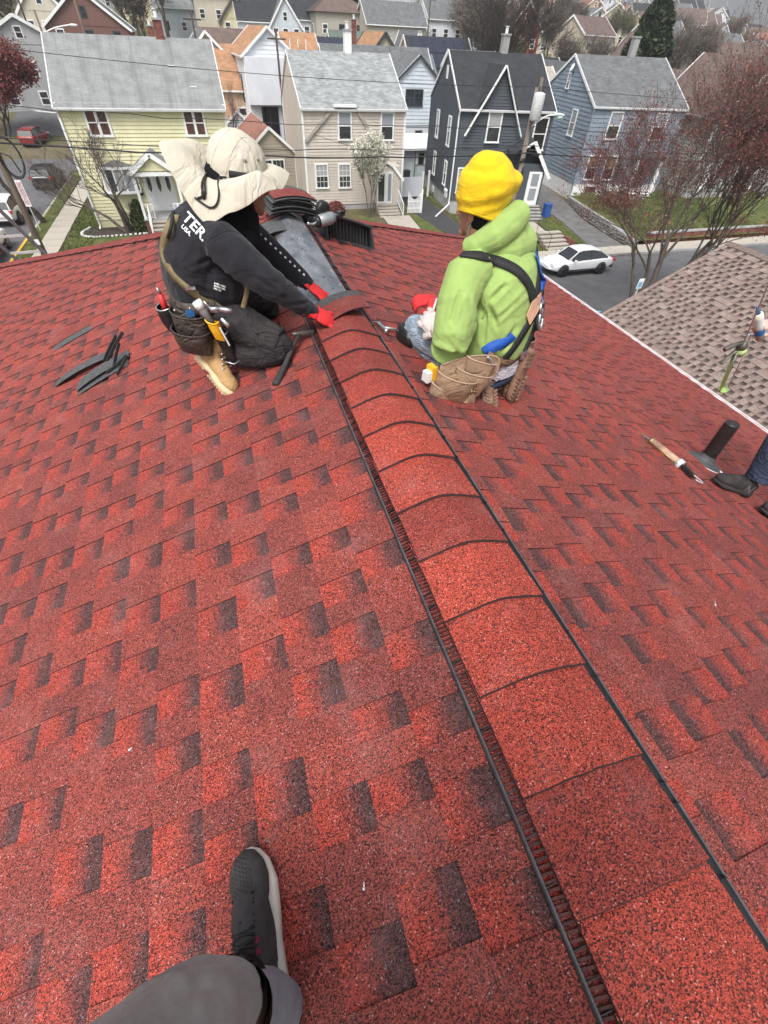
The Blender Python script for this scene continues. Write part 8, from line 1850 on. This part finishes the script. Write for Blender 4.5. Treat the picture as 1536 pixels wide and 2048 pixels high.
mb = MB(); mb.tube(lerp_path([gc - gx_ * .07, gc - gx_ * .12 - gz_ * .005, gc - gx_ * .16 + gz_ * .012], 4), .010, 8); mb.tube([gc - gx_ * .06 + gy_ * .015, gc - gx_ * .085 + gy_ * .02 + gz_ * .03], .007, 8); mb.build('air_inlet', 'steel', t, True, world=True)
# pile of black starter strips on the left slope
strips_ = [((-1.325, 3.33, 0), (.98, .12, 0), .46, .085, .035, .0), ((-1.33, 3.30, 0), (.98, .10, 0), .44, .06, .028, .01), ((-1.14, 3.17, 0), (.96, .26, 0), .40, .07, .02, .0), ((-1.13, 3.12, 0), (.97, .20, 0), .39, .06, .012, .008), ((-1.12, 3.02, 0), (.96, .22, 0), .38, .095, .012, .0), ((-1.13, 3.06, 0), (.95, .28, 0), .36, .05, .02, .014)]
for i, (o_, X_, L_, wd, bend, lift) in enumerate(strips_):
    X_ = Vector(X_); slope_x = Vector((X_.x, X_.y, PT * X_.x)).normalized(); O_ = rf(o_[0], o_[1], .012 + lift) + slope_x * L_ / 2; Y_ = Vector((-.15, 1, -.05)).normalized()
    curved_cap(O_, slope_x, Y_, (RN_L + Vector((0, -.7, 0))).normalized(), L_, wd, bend, ['felt_grey', 'felt_grey', 'felt_black'], ('long arched strip furthest upslope in the dark pile on the left slope', 'strip tucked tight beneath the long arched strip of the dark pile', 'middle strip of the dark pile on the left slope', 'thin strip lying close against the middle strip of the dark pile', 'broad lowest strip of the dark pile, nearest the viewer', 'narrow strip riding on top of the broad lowest strip of the pile')[i], 'shingle', name='starter_strip', group='starter strips in the pile on the left slope', n=14)
for i, (pts, wd) in enumerate([([(-.96, 3.30, .03), (-.92, 3.36, .06), (-.86, 3.46, .09)], .020), ([(-.93, 3.27, .03), (-.88, 3.36, .06), (-.81, 3.46, .09)], .022), ([(-.87, 3.14, .03), (-.85, 3.24, .06), (-.83, 3.34, .08)], .022), ([(-.92, 3.10, .03), (-.86, 3.12, .035), (-.78, 3.20, .035)], .018), ([(-.84, 3.02, .02), (-.80, 3.10, .035), (-.77, 3.17, .04)], .018)]):
    P_ = lerp_path([rf(x, y, h_) for x, y, h_ in pts], 5); mb = MB(); ribbon(mb, P_, [Vector((.8, -.5, .2)).normalized()] * len(P_), wd, .003)
    tag(mb.build('starter_strip', 'felt_black'), 'curled black strip end bent up at the right of the pile on the left slope', 'shingle', 'curled strip ends in the pile on the left slope')
o_ = curved_cap(rf(-1.31, 4.02, .014) , Vector((.98, .20, .37)), Vector((-.2, .95, -.1)), RN_L, .36, .12, .004, ['felt_grey', 'felt_grey', 'felt_black'], 'single flat grey strip lying on the left slope beyond the dark pile', 'shingle', name='starter_strip')
curved_cap(rf(-1.36, 4.14, .012), Vector((.98, .20, .37)), Vector((-.2, .95, -.1)), RN_L, .40, .24, .004, ['red_cap', 'red_cap', 'felt_black'], 'loose red shingle offcut partly covering the single grey strip', 'shingle', name='shingle_offcut')
# caulk gun lying on the right slope
t = thing('caulk_gun', 'rusty brown caulking gun with cartridge lying on the right slope', 'caulking gun', rf(2.48, 1.6))
mat('rust_brown', (.40, .22, .14), .7, .1, var=.3, scale=18, dirt=(.55, .45, .36), dirt_amt=.7)
g0, g1 = rf(2.440, 1.80, .03), rf(2.52, 1.36, .03); gx_ = (g1 - g0).normalized(); n = RN_R; gy_ = n.cross(gx_).normalized()
mb = MB(); mb.tube([g0, g0 + gx_ * .02, g0 + gx_ * .09], [.003, .005, .009], 10); mb.build('nozzle', 'shoe_grey', t, True, world=True)
mb = MB(); mb.tube([g0 + gx_ * .09, g0 + gx_ * .31], .026, 18); mb.build('cartridge', 'rust_brown', t, True, world=True)
mb = MB(); mb.tube([g0 + gx_ * .088 + gy_ * .03, g0 + gx_ * .32 + gy_ * .03], .004, 6); mb.tube([g0 + gx_ * .088 - gy_ * .03, g0 + gx_ * .32 - gy_ * .03], .004, 6); mb.tube([g0 + gx_ * .085, g0 + gx_ * .10], .030, 16); mb.build('frame', 'nail_brass', t, True, world=True)
mb = MB(); mb.tube([g0 + gx_ * .305, g0 + gx_ * .335], .032, 16); mb.build('collar', 'transformer_grey', t, True, world=True)
mb = MB(); mb.beam(g0 + gx_ * .335, g0 + gx_ * .43 - gy_ * .01, .028, .018, up=n); mb.beam(g0 + gx_ * .37 - gy_ * .01, g0 + gx_ * .45 - gy_ * .05, .016, .014, up=n); mb.build('handle', 'plastic_black', t, world=True)
mb = MB(); mb.tube(lerp_path([g0 + gx_ * .42, g0 + gx_ * .49, g0 + gx_ * .50 - gy_ * .03, g0 + gx_ * .47 - gy_ * .055], 4), .0035, 6); mb.build('rod', 'nail_bright', t, True, world=True)
# vent pipe with flashing
t = thing('vent_pipe', 'black plumbing vent pipe with rubber boot and white sealed flashing on the right slope', 'pipe', rf(2.98, 1.62))
pb = rf(2.985, 1.63, .0)
mat('pipe_black', (.022, .018, .018), .45, var=.2, scale=14); mat('boot_rubber', (.075, .078, .085), .6, var=.15); mat('sealant', (.70, .71, .72), .4, var=.04)
mb = MB(); mb.tube([pb, pb + Vector((0, 0, .335))], .046, 24, cap=False); mb.tube([pb + Vector((0, 0, .335)), pb + Vector((0, 0, .1))], .038, 24); mb.tube([pb + Vector((0, 0, .333)), pb + Vector((0, 0, .336))], .046, 24, cap=False); R_ = [[pb + Vector((r * math.cos(a), r * math.sin(a), .335)) for a in np.linspace(0, 2 * PI, 24, endpoint=False)] for r in (.046, .038)]; mb.grid(R_, closed=True); mb.build('pipe', 'pipe_black', t, True, world=True)
fr = []; 
for r, hh in ((.125, .004), (.12, .012), (.075, .022), (.058, .045), (.052, .07)):
    fr.append([Vector((pb.x + r * math.cos(a) * (1.0 if r > .1 else 1), pb.y + r * math.sin(a), roofz(pb.x + r * math.cos(a)) + hh)) for a in np.linspace(0, 2 * PI, 28, endpoint=False)])
mb = MB(); mb.grid(fr, closed=True); mb.build('boot', 'boot_rubber', t, True, world=True)
mb = MB(); mb.tube([Vector((pb.x + .128 * math.cos(a), pb.y + .128 * math.sin(a), roofz(pb.x + .128 * math.cos(a)) + .004)) for a in np.linspace(PI * .7, PI * 1.95, 20)], [(.004, .003 + .003 * random.Random(i).random()) for i in range(20)], 6); mb.tube(lerp_path([rf(3.03, 1.53, .006), rf(3.035, 1.50, .006), rf(3.02, 1.44, .006), rf(3.0, 1.40, .006)], 4), [.012 - .0007 * i for i in range(13)], 8); mb.build('sealant_bead', 'sealant', t, True, world=True)
# caulk gun held at the right edge
t = thing('caulk_gun', 'lime green skeleton caulk gun held out by the hand at the right edge', 'caulking gun', (2.95, 1.86, -1.3))
mat('gun_green', (.30, .42, .13), .6, var=.25, scale=25, dirt=(.45, .44, .34), dirt_amt=.7)
c1, c0 = Vector((3.045, 1.85, -1.575)), Vector((2.945, 1.85, -1.245)); ax = (c1 - c0).normalized(); s1 = ax.cross(Vector((0, 1, 0))).normalized()
mb = MB(); mb.tube([c0 + ax * .02, c0 + ax * .05], .034, 18); mb.build('collar', 'gun_green', t, True, world=True); mb = MB()
q = []
for i in range(7): a = PI * (.25 + .5 * i / 6); q.append([p + s1 * (.03 * math.cos(a)) + Vector((0, .03 * math.sin(a), 0)) for p in (c0 + ax * .05, c1 - ax * .01)])
mb.grid(q); mb.grid(q[::-1]); mb.tube([c1 - ax * .012, c1], .030, 16); mb.build('cradle', 'gun_green', t, True, world=True)
mb = MB(); mb.tube([c0 + ax * .03 + s1 * .032 - Vector((0, .01, 0)), c1 + s1 * .030], .0035, 6); mb.tube([c0 + ax * .03 - s1 * .03 - Vector((0, .01, 0)), c1 - s1 * .028], .0035, 6); mb.tube(lerp_path([c0 + ax * .02, c0 - ax * .12, c0 - ax * .33, c0 - ax * .385 - s1 * -.0, c0 - ax * .40 - s1 * .03 * -1, c0 - ax * .375 + s1 * .065], 4), .0042, 6); mb.tube(lerp_path([c0 + s1 * .028, c0 - ax * .05 + s1 * .034, c0 - ax * .075 + s1 * .015, c0 - ax * .04], 4), .0035, 6); mb.build('rod', 'steel', t, True, world=True)
mb = MB(); mb.ell(c0 - ax * .0, (.03, .03, .035)); mb.tube(lerp_path([c0 - ax * .02, c0 - ax * .035 - s1 * .06, c0 - ax * .03 - s1 * .13], 4), .014, 10); mb.tube(lerp_path([c0 + ax * .02 - s1 * .03, c0 + ax * .04 - s1 * .07, c0 + ax * .08 - s1 * .115], 4), [(.008, .012)] * 9, 8); mb.build('handle', 'tool_worn', t, True, world=True)
t = thing('sealant_tube', 'clear sealant cartridge with blue cap and white label in the hand at the right edge', 'sealant tube', (3.05, 1.9, -1.1))
mat('tube_clear', (.62, .60, .50), .3, var=.1, scale=8)
p0, p1 = Vector((2.955, 1.90, -1.045)), Vector((3.235, 1.90, -1.335)); d = (p1 - p0).normalized()
mb = MB(); mb.tube([p0 - d * .03, p0, p0 + d * .03], [.005, .010, .014], 10); mb.build('nozzle_cap', 'plastic_blue', t, True, world=True); mb = MB(); mb.tube([p0 + d * .03, p0 + d * .04, p0 + d * .27], [.014, .026, .026], 18); mb.build('cartridge', 'tube_clear', t, True, world=True); mb = MB(); mb.tube([p0 + d * .06, p0 + d * .15], .0268, 18, cap=False); mb.build('label_band', 'plastic_white', t, True, world=True); mb = MB(); mb.tube([p0 + d * .17, p0 + d * .22], .0268, 18, cap=False); mb.build('blue_band', 'plastic_blue', t, True, world=True)
# scattered nails and crumbs
for lab, (x, y), L_, a in (('short white nail on the left slope foreground', (-.566, .577), .010, .4), ('bent bright nail near the shoe on the red shingles', (.018, .055), .012, 1.2), ('bright nail on the right slope below the caulking gun', (1.538, .473), .03, .6)):
    n = RN_L if x < XR else RN_R; p = rf(x, y, .012); d = Vector((math.cos(a), math.sin(a), 0)); d = (d - n * d.dot(n)).normalized(); mb = MB(); mb.tube([p, p + d * L_], .002, 6); mb.ell(p, (.004, .004, .004), 0, 8, 6); tag(mb.build('nail', 'nail_bright', smooth=True), lab, 'nail')
# ================================================================== light spring haze over the valley
m = bpy.data.materials.new('haze_air'); m.use_nodes = True; nt_ = m.node_tree; nt_.nodes.clear()
o_ = _n(nt_, 'ShaderNodeOutputMaterial'); v_ = _n(nt_, 'ShaderNodeVolumePrincipled'); v_.inputs['Color'].default_value = (.88, .92, .97, 1); v_.inputs['Density'].default_value = .00045; v_.inputs['Anisotropy'].default_value = .2
nt_.links.new(v_.outputs[0], o_.inputs['Volume']); MATS['haze_air'] = m
mb = MB(); mb.box((60, 690, 26), (2400, 1560, 78)); hz = mb.build('haze', 'haze_air'); hz['kind'] = 'stuff'
